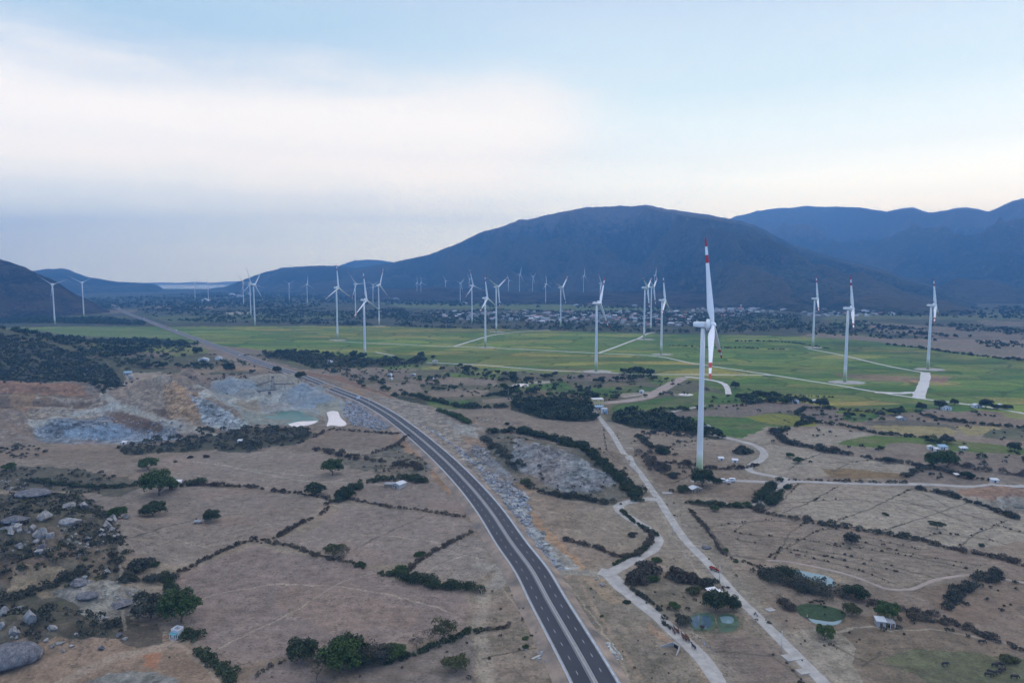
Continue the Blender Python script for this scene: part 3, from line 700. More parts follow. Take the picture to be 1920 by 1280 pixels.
# furrows
fv = t.mapping(pos, (.045, .62, 1), (0, 0, R(-24)))
fur = t.math('MULTIPLY', t.math('MULTIPLY', t.math('SUBTRACT', t.noise(fv, 1.0, 4, .65), .5), 1.1), furrow)
col = t.mix(1.0, col, t.math('ADD', fur, 1.0), 'MULTIPLY')
# paddy blocks: long plots with their own ripeness and thin dark banks
pv = t.mapping(pos, (1 / 95, 1 / 42, 1), (0, 0, R(12)))
wv = t.n('ShaderNodeVectorMath', operation='ADD'); t.link(pv, wv.inputs[0])
nv = t.n('ShaderNodeTexNoise'); t.link(t.mapping(pos, (.006, .006, 1)), nv.inputs['Vector']); nv.inputs['Scale'].default_value = 1
t.link(nv.outputs['Color'], wv.inputs[1])
vo = t.n('ShaderNodeTexVoronoi', feature='F1', distance='CHEBYCHEV'); t.link(wv.outputs[0], vo.inputs['Vector']); vo.inputs['Scale'].default_value = 1; vo.inputs['Randomness'].default_value = .8
vs = t.n('ShaderNodeSeparateColor'); t.link(vo.outputs['Color'], vs.inputs[0])
tint = t.ramp(vs.outputs[0], [(0, (.5, .74, .6)), (.35, (.88, .99, .72)), (.6, (1.08, 1.05, .92)), (.8, (1.45, 1.28, .95)), (1, (1.7, 1.25, 1.05))])
ve = t.n('ShaderNodeTexVoronoi', feature='DISTANCE_TO_EDGE'); t.link(wv.outputs[0], ve.inputs['Vector']); ve.inputs['Scale'].default_value = 1; ve.inputs['Randomness'].default_value = .8
big = t.smooth(t.noise(t.mapping(pos, (.002, .005, 1)), 1, 3, .6), .35, .65, .82, 1.15)
tint = t.mix(1.0, tint, big, 'MULTIPLY')
st_ = t.noise(t.mapping(pos, (.01, .10, 1), (0, 0, R(12))), 1, 4, .6)
tint = t.mix(1.0, tint, t.smooth(st_, .25, .75, .78, 1.22), 'MULTIPLY')
tint = t.mix(t.math('MULTIPLY', t.smooth(ve.outputs['Distance'], .01, .045, 1, 0), .7), tint, (.35, .42, .4, 1))
col = t.mix(paddy, col, t.mix(1.0, col, tint, 'MULTIPLY'))
# scrub speckle: clumps of dry bush
sn = t.noise(pos, .16, 5, .72); sn2 = t.noise(pos, .045, 3, .6)
sm = t.math('MULTIPLY', t.smooth(t.math('ADD', t.math('MULTIPLY', sn, .7), t.math('MULTIPLY', sn2, .3)), .49, .58), scrub)
sc_ = t.ramp(t.noise(pos, .09, 3, .6), [(.35, (.050, .046, .036)), (.6, (.070, .072, .050)), (.8, (.085, .10, .05))])
col = t.mix(t.math('MULTIPLY', sm, .85), col, sc_)
# small grass tufts everywhere
tf = t.math('MULTIPLY', t.smooth(t.noise(pos, .42, 5, .8), .52, .60), t.smooth(nM, .40, .58))
col = t.mix(t.math('MULTIPLY', tf, .7), col, (.07, .062, .045, 1))
# broken rock
rv = t.n('ShaderNodeTexVoronoi', feature='F1'); t.link(pos, rv.inputs['Vector']); rv.inputs['Scale'].default_value = .42
rs = t.n('ShaderNodeSeparateColor'); t.link(rv.outputs['Color'], rs.inputs[0])
rn = t.noise(t.mapping(pos, (1, 1, 2.5)), .12, 6, .7, .4)
rk = t.math('ADD', t.math('MULTIPLY', rs.outputs[0], .55), t.math('ADD', t.math('MULTIPLY', t.smooth(rn, .35, .65), 1.25), .10))
rc = t.mix(1.0, col, rk, 'MULTIPLY')
rc = t.mix(t.math('MULTIPLY', t.smooth(t.noise(pos, .05, 4, .6), .54, .68), .45), rc, (.26, .165, .11, 1))
col = t.mix(t.math('MULTIPLY', rock, .85), col, rc)
t.link(col, b.inputs['Base Color'])
bp = t.n('ShaderNodeBump'); bp.inputs['Distance'].default_value = 1.0; bp.inputs['Strength'].default_value = .5
hgt = t.math('ADD', t.math('MULTIPLY', nB, 1.2), t.math('ADD', t.math('MULTIPLY', nC, .35), t.math('MULTIPLY', t.math('MULTIPLY', rs.outputs[1], rock), 1.2)))
t.link(hgt, bp.inputs['Height']); t.link(bp.outputs[0], b.inputs['Normal'])
gm.materials.append(mg)
ground = link("ground", gm); tag(ground, "dry brown fields and green rice plain across the valley floor", "ground", kind="structure")

# ================================================================== MOUNTAINS
def hillmat(name, a, bcol, c, s=.004):
    m = bpy.data.materials.new(name); m.use_nodes = True; t = NT(m.node_tree); b = m.node_tree.nodes['Principled BSDF']
    b.inputs['Roughness'].default_value = .95; b.inputs['Specular IOR Level'].default_value = .05
    g = t.n('ShaderNodeNewGeometry'); pz = g.outputs['Position']
    sx = t.n('ShaderNodeSeparateXYZ'); t.link(pz, sx.inputs[0])
    n0 = t.noise(pz, s, 6, .62); nf = t.noise(pz, s * 9, 5, .7); nff = t.noise(pz, s * 3.2, 6, .68, .3)
    cc = t.ramp(t.math('ADD', t.math('MULTIPLY', n0, .5), t.math('MULTIPLY', nf, .5)), [(.40, a), (.50, bcol), (.62, c)])
    # brownish spurs, darker gullies: albedo contrast added for structure
    sp = t.n('ShaderNodeAttribute', attribute_name='spur'); sv = t.math('ADD', sp.outputs['Fac'], t.math('MULTIPLY', t.math('SUBTRACT', nf, .5), .35))
    cc = t.mix(t.smooth(sv, .62, .36, 0, .85), cc, a + (1,) if len(a) == 3 else a)
    cc = t.mix(t.smooth(sv, .62, .82, 0, .6), cc, (.115, .098, .072, 1))
    # bare grass shows on the crests and in scattered patches
    cc = t.mix(t.math('MULTIPLY', t.smooth(nff, .55, .66), .75), cc, (.135, .105, .075, 1))
    cc = t.mix(t.math('MULTIPLY', t.smooth(t.math('ADD', sx.outputs[2], t.math('MULTIPLY', nff, 700)), 860, 1080), .75), cc, (.22, .16, .12, 1))
    cc = t.mix(t.math('MULTIPLY', t.smooth(t.noise(pz, s * 14, 3, .6), .64, .70), .6), cc, (.24, .21, .19, 1))
    t.link(cc, b.inputs['Base Color'])
    bp = t.n('ShaderNodeBump'); bp.inputs['Strength'].default_value = 1.0; bp.inputs['Distance'].default_value = 38
    t.link(t.math('ADD', nf, nff), bp.inputs['Height']); t.link(bp.outputs[0], b.inputs['Normal'])
    return m
HM = hillmat("mountain_scrub", (.012, .018, .012), (.034, .044, .028), (.10, .108, .075))
HM2 = hillmat("hill_scrub", (.022, .022, .018), (.062, .052, .042), (.17, .13, .105), .014)
def ridge(name, crest, dist, foot, label, mat=HM, nrow=150, ncol=420, gully=.16, seed=1, power=.85, back=1.6, minh=0, rough=1.0):
    """a range from its crest line: crest = photo pixels, dist / foot = distance of crest and foot (functions of x pixel)"""
    c = np.array(P(crest)); xs = np.linspace(c[0, 0], c[-1, 0], ncol); ysp = np.interp(xs, c[:, 0], c[:, 1])
    ysp = ysp + (fbm(xs, xs * 0 + seed, 26, 3, seed + 70) - .5) * 4.0 * rough + (fbm(xs, xs * 0 + seed, 7, 3, seed + 71) - .5) * 2.0 * rough
    D = np.interp(xs, *zip(*dist)) if isinstance(dist, list) else np.full(ncol, float(dist))
    Fo = np.interp(xs, *zip(*foot)) if isinstance(foot, list) else np.full(ncol, float(foot))
    u = (xs - 960) / F
    v = (640 - ysp) / F; up = (v * CP - SP) / (CP + v * SP); uu = u / (CP + v * SP)
    hc = np.maximum(H + up * D, minh)
    r = np.concatenate([np.linspace(-.06, 1, nrow), np.linspace(1, back, nrow // 3)[1:]])
    rr, ii = np.meshgrid(r, np.arange(ncol), indexing='ij')
    dd = Fo[ii] + (D - Fo)[ii] * rr
    X = uu[ii] * dd; Y = dd
    prof = np.where(rr <= 1, np.clip(rr, 0, 1) ** (1 / power) * .55 + .45 * sstep(rr, 0, 1), 1 - .85 * sstep(rr, 1, back + .3))
    prof = np.where(rr < 0, 0, prof)
    span = float(np.mean(D - Fo))
    wx = X + (fbm(X, Y, span * .35, 3, seed + 40) - .5) * span * .25
    g = fbm(wx, Y * .45, span * .20, 5, seed, ridged=True, gain=.55) - .62
    g2 = fbm(X, Y, span * .05, 3, seed + 5) - .5
    env = np.where(rr <= 1, np.clip(rr, 0, 1) ** .7 * np.clip((1 - rr) / .35, 0, 1) ** .9, 0)
    Z = hc[ii] * prof + hc[ii] * (g * gully * 2.2 + g2 * gully * .35) * env
    Z = Z + hc[ii] * .010 * (fbm(X, Y, span * .02, 3, seed + 9) - .5) * (rr > .8)
    lim = H + (hc[ii] - H) * dd / D[ii]                     # spurs never rise above the traced crest line
    Z = np.where((rr <= 1), np.minimum(Z, lim - np.where(rr < .97, 4 + 60 * (1 - np.clip(rr, 0, 1)), 0)), Z)
    e = np.clip(np.minimum(ii, ncol - 1 - ii) / (ncol * .04), 0, 1)
    Z = np.where(rr <= 0, -3, Z * (0.25 + .75 * e) + .2)
    V = np.stack([X, Y, Z], -1).reshape(-1, 3); nr = len(r)
    i = np.arange((nr - 1) * ncol).reshape(nr - 1, ncol)[:, :-1].ravel()
    me = mesh_np(name, V, np.stack([i, i + 1, i + 1 + ncol, i + ncol], 1), [mat], smooth=True)
    at_ = me.attributes.new('spur', 'FLOAT', 'POINT'); at_.data.foreach_set('value', (g + .62 + .25 * g2).astype(np.float32).ravel())
    o = link(name, me); tag(o, label, "mountain", kind="structure")
    return o
ridge("rear_mountain", "1250,470 1330,428 1382,405 1420,395 1460,390 1510,387 1560,387 1612,388 1640,394 1662,397 1690,389 1712,389 1740,400 1755,398 1790,391 1812,389 1835,392 1855,397 1880,385 1905,376 1935,370 2000,352 2080,350 2200,380 2400,430",
      [(1250, 11500), (1700, 10500), (2400, 8200)], [(1250, 7500), (1640, 5400), (1800, 3600), (2400, 2700)], "long blue mountain range rising behind the right edge of the valley", seed=3, gully=.75, nrow=240, ncol=620)
ridge("main_mountain", "560,520 650,505 740,491 800,478 850,460 900,436 940,425 972,412 1000,410 1040,400 1080,392 1115,388 1160,386 1190,387 1213,385 1240,389 1270,394 1300,400 1330,403 1365,410 1385,414 1410,420 1440,434 1480,455 1520,470 1560,482 1600,490 1650,503 1700,520 1745,532 1800,548 1850,562",
      [(560, 8200), (900, 7400), (1200, 6900), (1500, 5600), (1850, 4300)], [(560, 6000), (900, 5000), (1200, 4700), (1300, 3300), (1500, 2500), (1850, 2350)], "broad dark blue mountain filling the middle of the skyline", seed=8, gully=.75, nrow=300, ncol=760)
ridge("small_peak", "600,512 645,494 665,488 690,486 710,488 730,491 770,500 830,520", 11500, 9500, "small pale blue peak showing behind the long hill", seed=13, gully=.1, nrow=60, ncol=140)
ridge("long_hill", "395,540 420,538 450,527 480,516 515,506 530,502 560,500 600,497 640,498 670,503 700,508 760,512 840,520 900,540",
      [(395, 8000), (900, 7000)], [(395, 6900), (620, 5300), (900, 5000)], "long low blue hill between the bay and the main mountain", seed=17, gully=.3, nrow=110, ncol=300)
ridge("foothill", "640,548 700,541 760,540 820,538 880,542 940,545 1000,547 1060,547 1110,548 1180,545 1240,545 1290,548 1340,555 1400,566",
      [(640, 5000), (960, 4350), (1400, 3400)], [(640, 4000), (960, 3500), (1240, 3000), (1400, 2700)], "low scrub foothill under the main mountain", HM2, seed=21, gully=.12, nrow=90, ncol=300, back=1.3)
ridge("bay_hill", "-40,520 30,512 75,507 90,504 118,503 140,510 170,520 200,526 225,530 250,529 290,532 312,542",
      [(-40, 6500), (312, 7600)], [(-40, 4800), (312, 6600)], "blue hill behind the two turbines on the left", seed=25, gully=.3, nrow=110, ncol=260)
ridge("left_hill", "-420,440 -250,452 -120,462 -40,478 0,486 20,491 45,500 70,512 95,522 120,538 145,553 165,562 190,574 206,580",
      [(-420, 2500), (0, 2650), (206, 2600)], [(-420, 1500), (-100, 2000), (206, 2480)], "dark stony hillside at the left edge", HM2, seed=29, gully=.22, nrow=160, ncol=360)
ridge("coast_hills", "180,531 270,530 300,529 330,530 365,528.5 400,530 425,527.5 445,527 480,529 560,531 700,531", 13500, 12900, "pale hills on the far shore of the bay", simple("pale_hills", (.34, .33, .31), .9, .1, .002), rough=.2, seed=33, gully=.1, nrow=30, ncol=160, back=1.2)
# sea
ms = simple("bay_water", (.36, .41, .45), .25, .08, .0008, stretch=(1, 8, 1))
sx0 = flat(60, 541.5); sx1 = flat(640, 541.5)
V = [(sx0[0] * 1.1, sx0[1], 1.2), (sx1[0] * .9, sx1[1], 1.2), (sx1[0] * 1.8, 12950, 1.2), (sx0[0] * 1.9, 12950, 1.2)]
tag(link("sea", mesh_np("sea", V, [[0, 1, 2, 3]], [ms])), "pale strip of bay water under the horizon", "sea", kind="structure")
# ================================================================== ROADS
def ribbon(mb, c, o0, o1, z, mi=0):
    n = normals2(c); a = c - n * o1; b = c - n * o0
    vs = []
    for k in range(len(c)):
        zz = z if np.isscalar(z) else z[k]
        vs += [(a[k, 0], a[k, 1], zz), (b[k, 0], b[k, 1], zz)]
    mb.add(vs, [(2 * k, 2 * k + 1, 2 * k + 3, 2 * k + 2) for k in range(len(c) - 1)], mi)
HZ = 1.6                                     # the highway runs on a low bank
hw_px = P("203,567 212,572.5 237,586.5 275,600 325,619.5 375,637.5 425,656 480,676.5 515,688.5 552,700.5 590,715 630,731 672,747 692,756 730,778 755,796 782,817 830,859 880,910 920,959 960,1019 997,1069 1026,1122 1060,1181 1090,1233 1117,1282 1150,1345 1180,1400")
hc = spline([flat(x, y, HZ) for x, y in hw_px][::-1], 6.0)
n = normals2(hc)
# bank: flat top and soil slopes down to the field
mb = MB(); vs = []
for k in range(len(hc)):
    ew = 13.0 - 3.4 * float(sstep(hc[k, 1], 600, 1000))
    for o, z in ((-ew, -.25), (-8.6, HZ - .08), (8.6, HZ - .08), (ew, -.25)):
        p = hc[k] - n[k] * o; j = (random.random() - .5) * .5 if abs(o) > 10 else 0
        vs.append((p[0] + j, p[1] + j, z))
mb.add(vs, [(4 * k + i, 4 * k + i + 1, 4 * k + i + 5, 4 * k + i + 4) for k in range(len(hc) - 1) for i in range(3)])
tag(mb.build("road_bank", M['embank']), "low bank of orange and grey soil carrying the highway", "road bank", kind="structure")
mb = MB()
ribbon(mb, hc, -7.9, -7.1, HZ + .02, 1); ribbon(mb, hc, 7.1, 7.9, HZ + .02, 1)
ribbon(mb, hc, -7.1, -.65, HZ + .01, 0); ribbon(mb, hc, .65, 7.1, HZ + .01, 0)
ribbon(mb, hc, -.65, .65, HZ + .06, 2)
hw = mb.build("highway", [M['asphalt'], M['edge'], M['median']]); tag(hw, "new four-lane asphalt highway sweeping up the valley", "highway", kind="structure")
mb = MB(); L = np.concatenate([[0], np.cumsum(np.linalg.norm(np.diff(hc, axis=0), axis=1))])
def along(s): return np.array([np.interp(s, L, hc[:, 0]), np.interp(s, L, hc[:, 1])])
s = 0.0
while s < L[-1] - 12:
    seg = np.array([along(s), along(s + 2.3)])
    if seg[0, 1] < 1500:
        for o in (-4.0, 4.0): ribbon(mb, seg, o - .07, o + .07, HZ + .018)
    s += 9.0
near = hc[hc[:, 1] < 2200]
for o in (-6.9, -.95, .95, 6.9): ribbon(mb, near, o - .06, o + .06, HZ + .016)
mb.build("lane_marking", M['paint'], hw)
def rail(o, name, far=900, hgt=.75):
    mb = MB(); c = hc[hc[:, 1] < far]; nn = normals2(c); vs = []
    for k in range(len(c)):
        for dx, z in ((-.06, HZ + hgt - .32), (.06, HZ + hgt - .32), (.06, HZ + hgt), (-.06, HZ + hgt)):
            p = c[k] - nn[k] * (o + dx); vs.append((p[0], p[1], z))
    mb.add(vs, [(4 * k + i, 4 * k + (i + 1) % 4, 4 * k + 4 + (i + 1) % 4, 4 * k + 4 + i) for k in range(len(c) - 1) for i in range(4)])
    for k in range(0, len(c), 1):
        p = c[k] - nn[k] * o
        if p[1] < 520: mb.box(p[0] - .07, p[0] + .07, p[1] - .07, p[1] + .07, HZ, HZ + hgt - .1)
    ob = mb.build(name, M['rail']); return ob
tag(rail(-7.6, "guardrail"), "galvanised guardrail along the left shoulder of the highway", "guardrail", "highway guardrails")
tag(rail(7.6, "guardrail"), "galvanised guardrail along the right shoulder of the highway", "guardrail", "highway guardrails")
tag(rail(-.5, "median_barrier", 900, .85), "steel barrier on the left side of the highway median strip", "barrier", "median barriers")
tag(rail(.5, "median_barrier", 900, .85), "steel barrier on the right side of the highway median strip", "barrier", "median barriers")

rz_i = [0]
def road(name, s, width, mat, label, step=6, kind="road", wvar=0.0, z0=.10):
    c = spline(W(s), step); rz_i[0] += 1
    z = terrain(c[:, 0], c[:, 1]) + z0 + rz_i[0] * .006
    nn = normals2(c); mb = MB(); w2 = np.full(len(c), width / 2.0)
    w2 = w2 * (1 + (wvar + .06) * (fbm(c[:, 0], c[:, 1], 9, 2, 50 + rz_i[0]) - .5) * 2 + .12 * (fbm(c[:, 0], c[:, 1], 2.5, 2, 80) - .5))
    vs = []
    for k in range(len(c)):
        for o, dz in ((-w2[k] - .7, -.35), (-w2[k], 0), (w2[k], 0), (w2[k] + .7, -.35)):
            p = c[k] - nn[k] * o; vs.append((p[0], p[1], z[k] + dz))
    mb.add(vs, [(4 * k + i, 4 * k + i + 1, 4 * k + i + 5, 4 * k + i + 4) for k in range(len(c) - 1) for i in range(3)])
    return tag(mb.build(name, M[mat]), label, kind, kind="structure")
VR = "1098,752 1110,766 1120,778 1133,794 1147,812 1167,846 1184,868 1200,887 1217,912 1235,936 1250,960 1285,1012 1322,1050 1350,1082 1385,1122 1422,1157 1477,1212 1515,1250 1545,1280 1590,1325"
road("village_road", VR, 4.0, 'concrete', "straight concrete village road running beside the drain on the right", 5)
road("service_road", "1236,937 1215,935 1200,937 1172,942 1160,949 1163,958 1180,970 1205,985 1222,997 1233,1012 1225,1029 1200,1044 1165,1062 1145,1074 1150,1088 1170,1106 1190,1122 1222,1147 1260,1180 1285,1202 1320,1238 1345,1275 1365,1310 1380,1345", 5.2, 'concrete', "winding pale concrete service road with an S bend beside the highway", 3, wvar=.12)
road("service_road", "1124,1070 1136,1073 1150,1084 1160,1094", 6.5, 'concrete', "short concrete spur joining the service road to the dirt crossing", 3, wvar=.1)
WR = [("840,650 760,646 675,642 626,638.5", 3.2, "white track from the second-left pair of turbines to the track fork"), ("840,649.5 907,651.5 1025,657 1122,662 1225,667 1300,681 1415,698 1450,703", 4.2, "long white track crossing the middle of the rice plain"),
      ("1430,700 1525,715 1565,721 1640,734 1727,747 1765,751.5 1800,756 1860,764 1920,775 1960,782", 4.2, "white track running to the right edge past the turbine with a pad"),
      ("850,650 880,640.5 930,627 975,622 1030,618.5", 5, "white track branching off toward the town behind the plain"), ("1122,662 1150,652 1175,642.5 1200,633 1215,625 1228,623", 5, "white track branching to the pair of close turbines"),
      ("1515,653.5 1580,666 1665,686 1732,698.5", 4.0, "straight white track between the two right-hand turbines"),
      ("1735,698 1735,708 1731,722 1725,737 1722,746", 11.0, "wide white gravel corner near the right-hand turbine"), ("1640,735 1690,737 1712,735 1722,741 1730,748", 8.0, "widened white gravel junction at the foot of the corner"),
      ("800,679.5 900,684 1025,694 1120,697.5 1200,701.5 1280,702 1415,702.5 1445,703", 3.6, "pale canal-side track along the near edge of the rice plain"), ("704,660 720,663 740,667", 3, "short white track curving from the red-tipped turbine"),
      ("1285,706 1312,709 1350,716 1362,724 1366,739", 6, "pale track curving around behind the large turbine")]
for s, wd, lb in WR: road("wind_farm_track", s, wd, 'track', lb, 12, "track", .08)
road("dirt_road", "1132,755 1175,751.5 1212,745 1237,732 1262,718 1283,708", 12, 'dirtroad', "broad brown earth road climbing away right of the yellow house", 8, wvar=.15)
road("dirt_road", "1165,744 1190,741 1215,738 1250,736", 8, 'dirtroad', "grey gravel yard track beside the small white hut", 8, wvar=.2)
road("gravel_lane", "1295,902 1340,901 1385,901 1440,903.5 1475,903 1500,902 1565,905 1640,907 1765,909 1920,911 1990,913", 4.2, 'gravelroad', "straight pale lane running right from the foot of the large turbine", 8)
road("canal_lane", "1240,776 1262,771 1295,765 1320,760", 4.5, 'gravelroad', "short pale lane crossing the green fields left of the large turbine", 6)
road("canal_lane", "1317,810 1360,820 1397,829 1420,837 1432,848 1430,858 1415,868 1403,876 1410,884 1436,890 1472,897 1474,903 1468,910 1455,921 1440,934 1418,948", 5.0, 'gravelroad', "pale winding lane looping right of the large turbine", 3, wvar=.15)
road("footpath", "1440,1050 1480,1053 1527,1062 1580,1074 1615,1085 1657,1102 1685,1105 1710,1104 1752,1087 1790,1080 1830,1077 1870,1083 1920,1092 1980,1102", 1.1, 'dirtroad', "thin pale footpath winding over the right-hand fields", 3, "footpath", z0=.06)

# ================================================================== WIND TURBINES
mt = bpy.data.materials.new("tower_paint"); mt.use_nodes = True; t = NT(mt.node_tree); b = mt.node_tree.nodes['Principled BSDF']; b.inputs['Roughness'].default_value = .45
g = t.n('ShaderNodeTexCoord'); sx = t.n('ShaderNodeSeparateXYZ'); t.link(g.outputs['Object'], sx.inputs[0])
nz = t.noise(t.mapping(g.outputs['Object'], (1, 1, .12)), 1.2, 4, .6)
zz = t.math('ADD', sx.outputs[2], t.math('MULTIPLY', t.math('SUBTRACT', nz, .5), 3))
cc = t.ramp(t.math('MULTIPLY', zz, 1 / 40.0, clamp=True), [(0, (.12, .18, .075)), (.18, (.16, .23, .11)), (.30, (.36, .41, .27)), (.42, (.60, .62, .59)), (1, (.66, .68, .69))])
st = t.math('MULTIPLY', t.smooth(t.noise(t.mapping(g.outputs['Object'], (1.2, 1.2, .2)), 1.0, 4, .7), .60, .70), t.smooth(sx.outputs[2], 14, 45, .55, 0))
cc = t.mix(st, cc, (.45, .24, .17, 1)); t.link(cc, b.inputs['Base Color'])
M['tower'] = mt
M['turbine_white'] = simple("turbine_white", (.74, .76, .77), .4, .05, .3)
M['blade_white'] = simple("blade_white", (.80, .81, .82), .35, .04, .2)
M['blade_red'] = simple("blade_red", (.42, .04, .045), .4, .1, .5)
def circ(r, z, n=24, cx=0, cy=0): return [(cx + math.cos(2 * math.pi * k / n) * r, cy + math.sin(2 * math.pi * k / n) * r, z) for k in range(n)]
def tower_mesh(h):
    mb = MB(); zs = [0, .6, .61, h * .25, h * .5, h * .75, h - 2.2]; rs = [2.35, 2.3, 2.15, 1.95, 1.75, 1.55, 1.35]
    mb.loft([circ(r, z) for r, z in zip(rs, zs)], 0); return mb.mesh("tower", [M['tower']])
mb = MB()                                    # nacelle: origin at tower top centre, rotor side is -Y
def rbox(y, w_, h_, zc): return [(math.copysign(abs(math.cos(a)) ** .45, math.cos(a)) * w_ / 2, y, zc + math.copysign(abs(math.sin(a)) ** .45, math.sin(a)) * h_ / 2) for a in [2 * math.pi * k / 20 for k in range(20)]]
mb.loft([rbox(6.2, 2.2, 2.4, .3), rbox(5.6, 3.0, 3.2, .3), rbox(0, 3.6, 3.7, .2), rbox(-1.9, 3.6, 3.8, .15)], 0)
mb.tubes([(0, -1.9, .15), (0, -2.1, .15), (0, -4.1, .15), (0, -4.4, .15)], [3.2, 3.7, 3.7, 3.1], 28)
mb.tube((0, 4.2, 1.8), (0, 4.2, 3.4), .12, .05, 6); mb.box(-.5, .5, 3.0, 3.8, 1.7, 2.3)
nacm = mb.mesh("nacelle", [M['turbine_white']])
mb = MB(); mb.tubes([(0, -4.35, .15), (0, -4.9, .15), (0, -6.6, .15), (0, -7.6, .15), (0, -8.05, .15)], [2.0, 2.35, 2.1, 1.3, .25], 24)
hubm = mb.mesh("rotor_hub", [M['turbine_white']])
mb = MB(); bl = []; mats = []
for f, ch, th, off in [(0, 2.0, 2.0, 0), (.035, 2.0, 2.0, 0), (.08, 2.6, 1.7, .15), (.16, 3.9, 1.15, .6), (.22, 4.1, .95, .7), (.35, 3.5, .72, .55), (.5, 2.8, .55, .4), (.65, 2.25, .42, .3), (.71, 2.05, .38, .26),
                       (.7101, 2.05, .38, .26), (.80, 1.75, .3, .2), (.8001, 1.75, .3, .2), (.895, 1.4, .22, .14), (.8951, 1.4, .22, .14), (.96, 1.05, .15, .1), (.995, .55, .09, .0), (1, .2, .05, 0)]:
    tw = R(14 * (1 - f) ** 2); ring = []
    for k in range(14):
        a = 2 * math.pi * k / 14; ey = math.cos(a) * ch / 2; ex = math.sin(a) * th / 2 * (1.0 if f < .05 else (1.15 - .45 * math.cos(a)))
        ey += off; ring.append((ex * math.cos(tw) - ey * math.sin(tw) * .3, ey, f * 50))
    bl.append(ring); mats.append(1 if (.71 < f < .80) or f > .895 else 0)
mb.loft(bl, mats[:-1]); bladem = mb.mesh("blade", [M['blade_white'], M['blade_red']])
padm_ = M['concrete']
# base px, hub px y, rotor phase (deg, clockwise), blade/tower ratio, label, [axis azimuth], [pad]
TUR = [
 (103, 608, 534, -52, .42, "turbine farthest left, standing before the dark stony hillside", 150, 0),
 (157.5, 595, 530, -60, .44, "second turbine from the left, rising in front of the blue bay hill", 150, 0),
 (366, 562, 530, 20, .5, "faint far turbine on the left of the pair before the bay", 125, 0),
 (391, 564, 531, -17, .5, "faint far turbine on the right of the pair before the bay", 125, 0),
 (457, 573, 530, -38, .5, "smallest and leftmost turbine of the overlapping trio beside the long hill", 125, 0),
 (470.5, 594, 531, -12, .5, "middle turbine of the overlapping trio beside the long hill", 125, 0),
 (478, 610.5, 534, 33, .46, "tallest and nearest turbine of the overlapping trio on the left", 125, 0),
 (542.5, 564.5, 532, -60, .5, "small turbine with Y-shaped rotor left of the long hill crest", 130, 0),
 (576.5, 572.5, 533, 8, .5, "small turbine in front of the long hill crest, one blade up", 130, 0),
 (633, 637, 540, 1, .47, "tall turbine standing alone in the left rice fields, one blade straight up", 120, 14),
 (667, 597.5, 533, -35, .48, "turbine just right of the tall lone one, blade pointing up left", 130, 0),
 (684.5, 671, 563, -2, .52, "nearest turbine of the left cluster, beside the dark tree belt", 113, 6),
 (699.5, 571, 534, -58, .48, "small turbine half hidden behind the left cluster", 130, 0),
 (711, 611, 535, 20, .47, "rightmost turbine of the left cluster, blade leaning right", 130, 12),
 (782, 559, 530.5, 0, .5, "left one of the two tiny turbines behind the foothill", 128, 0),
 (789.5, 559.5, 529.5, -5, .5, "right one of the two tiny turbines behind the foothill", 128, 0),
 (835.5, 556, 527, -35, .5, "tiny turbine whose tower is almost hidden by the foothill", 128, 0),
 (863, 567.5, 531, 50, .5, "small turbine at the foot of the foothill, two blades in a V", 128, 0),
 (880, 553, 523, -35, .5, "tiny turbine partly hidden behind the leaning-blade turbine", 128, 0),
 (885, 607.5, 536, -12, .48, "turbine at the left end of the town, blade leaning slightly left", 131, 0),
 (910, 651, 559, -4, .48, "turbine on the round pad beside the track fork", 116, 13),
 (930.5, 622, 538, 60, .48, "turbine just right of the track-fork one, blades in a wide V", 126, 15),
 (953.5, 557, 526, -25, .5, "tiny turbine low behind the foothill between two taller ones", 126, 0),
 (974, 551, 515, 22, .48, "tiny turbine high on the foothill crest, blade leaning right", 126, -1),
 (998.5, 551, 519, 55, .48, "tiny turbine on the foothill crest with a drooping rotor", 126, -1),
 (1023, 571, 532, -2, .5, "small turbine before the foothill with one blade straight up", 124, 0),
 (1094, 553, 517, 12, .5, "tiny turbine standing by itself high on the foothill crest", 124, -1),
 (1051, 612, 539, 48, .46, "turbine at the near edge of the town, blades in a V", 122, 0),
 (1117.5, 696, 569, 30, .43, "large turbine in the middle of the rice plain, nacelle to the left", 123, 16),
 (1125, 577, 531, -30, .48, "small turbine right behind the large mid-plain one", 122, 0),
 (1207.5, 636, 540, -58, .42, "left and nearest turbine of the close trio right of centre", 115, 16),
 (1220, 620, 539, 58, .42, "middle turbine of the close trio right of centre", 117, 0),
 (1227, 552, 516, 25, .48, "tiny turbine high behind the close trio right of centre", 122, -1),
 (1239.5, 664, 563, -2, .46, "turbine on a pad just right of the close trio", 114, 14),
 (1311, 895, 608, -1, .555, "largest and nearest turbine, white tower with a mossy green base and red-banded blades", 111, 0),
 (1524, 651, 560, -1, .47, "left turbine of the three on the right-hand plain", 114, 14),
 (1584, 716, 578, -6, .44, "nearest of the three right-hand turbines, on a wide pad by the track", 118, 17),
 (1739.5, 692, 573, -6, .43, "rightmost turbine, standing by the gravel corner", 127, 16)]
bands = {}
tow = {}
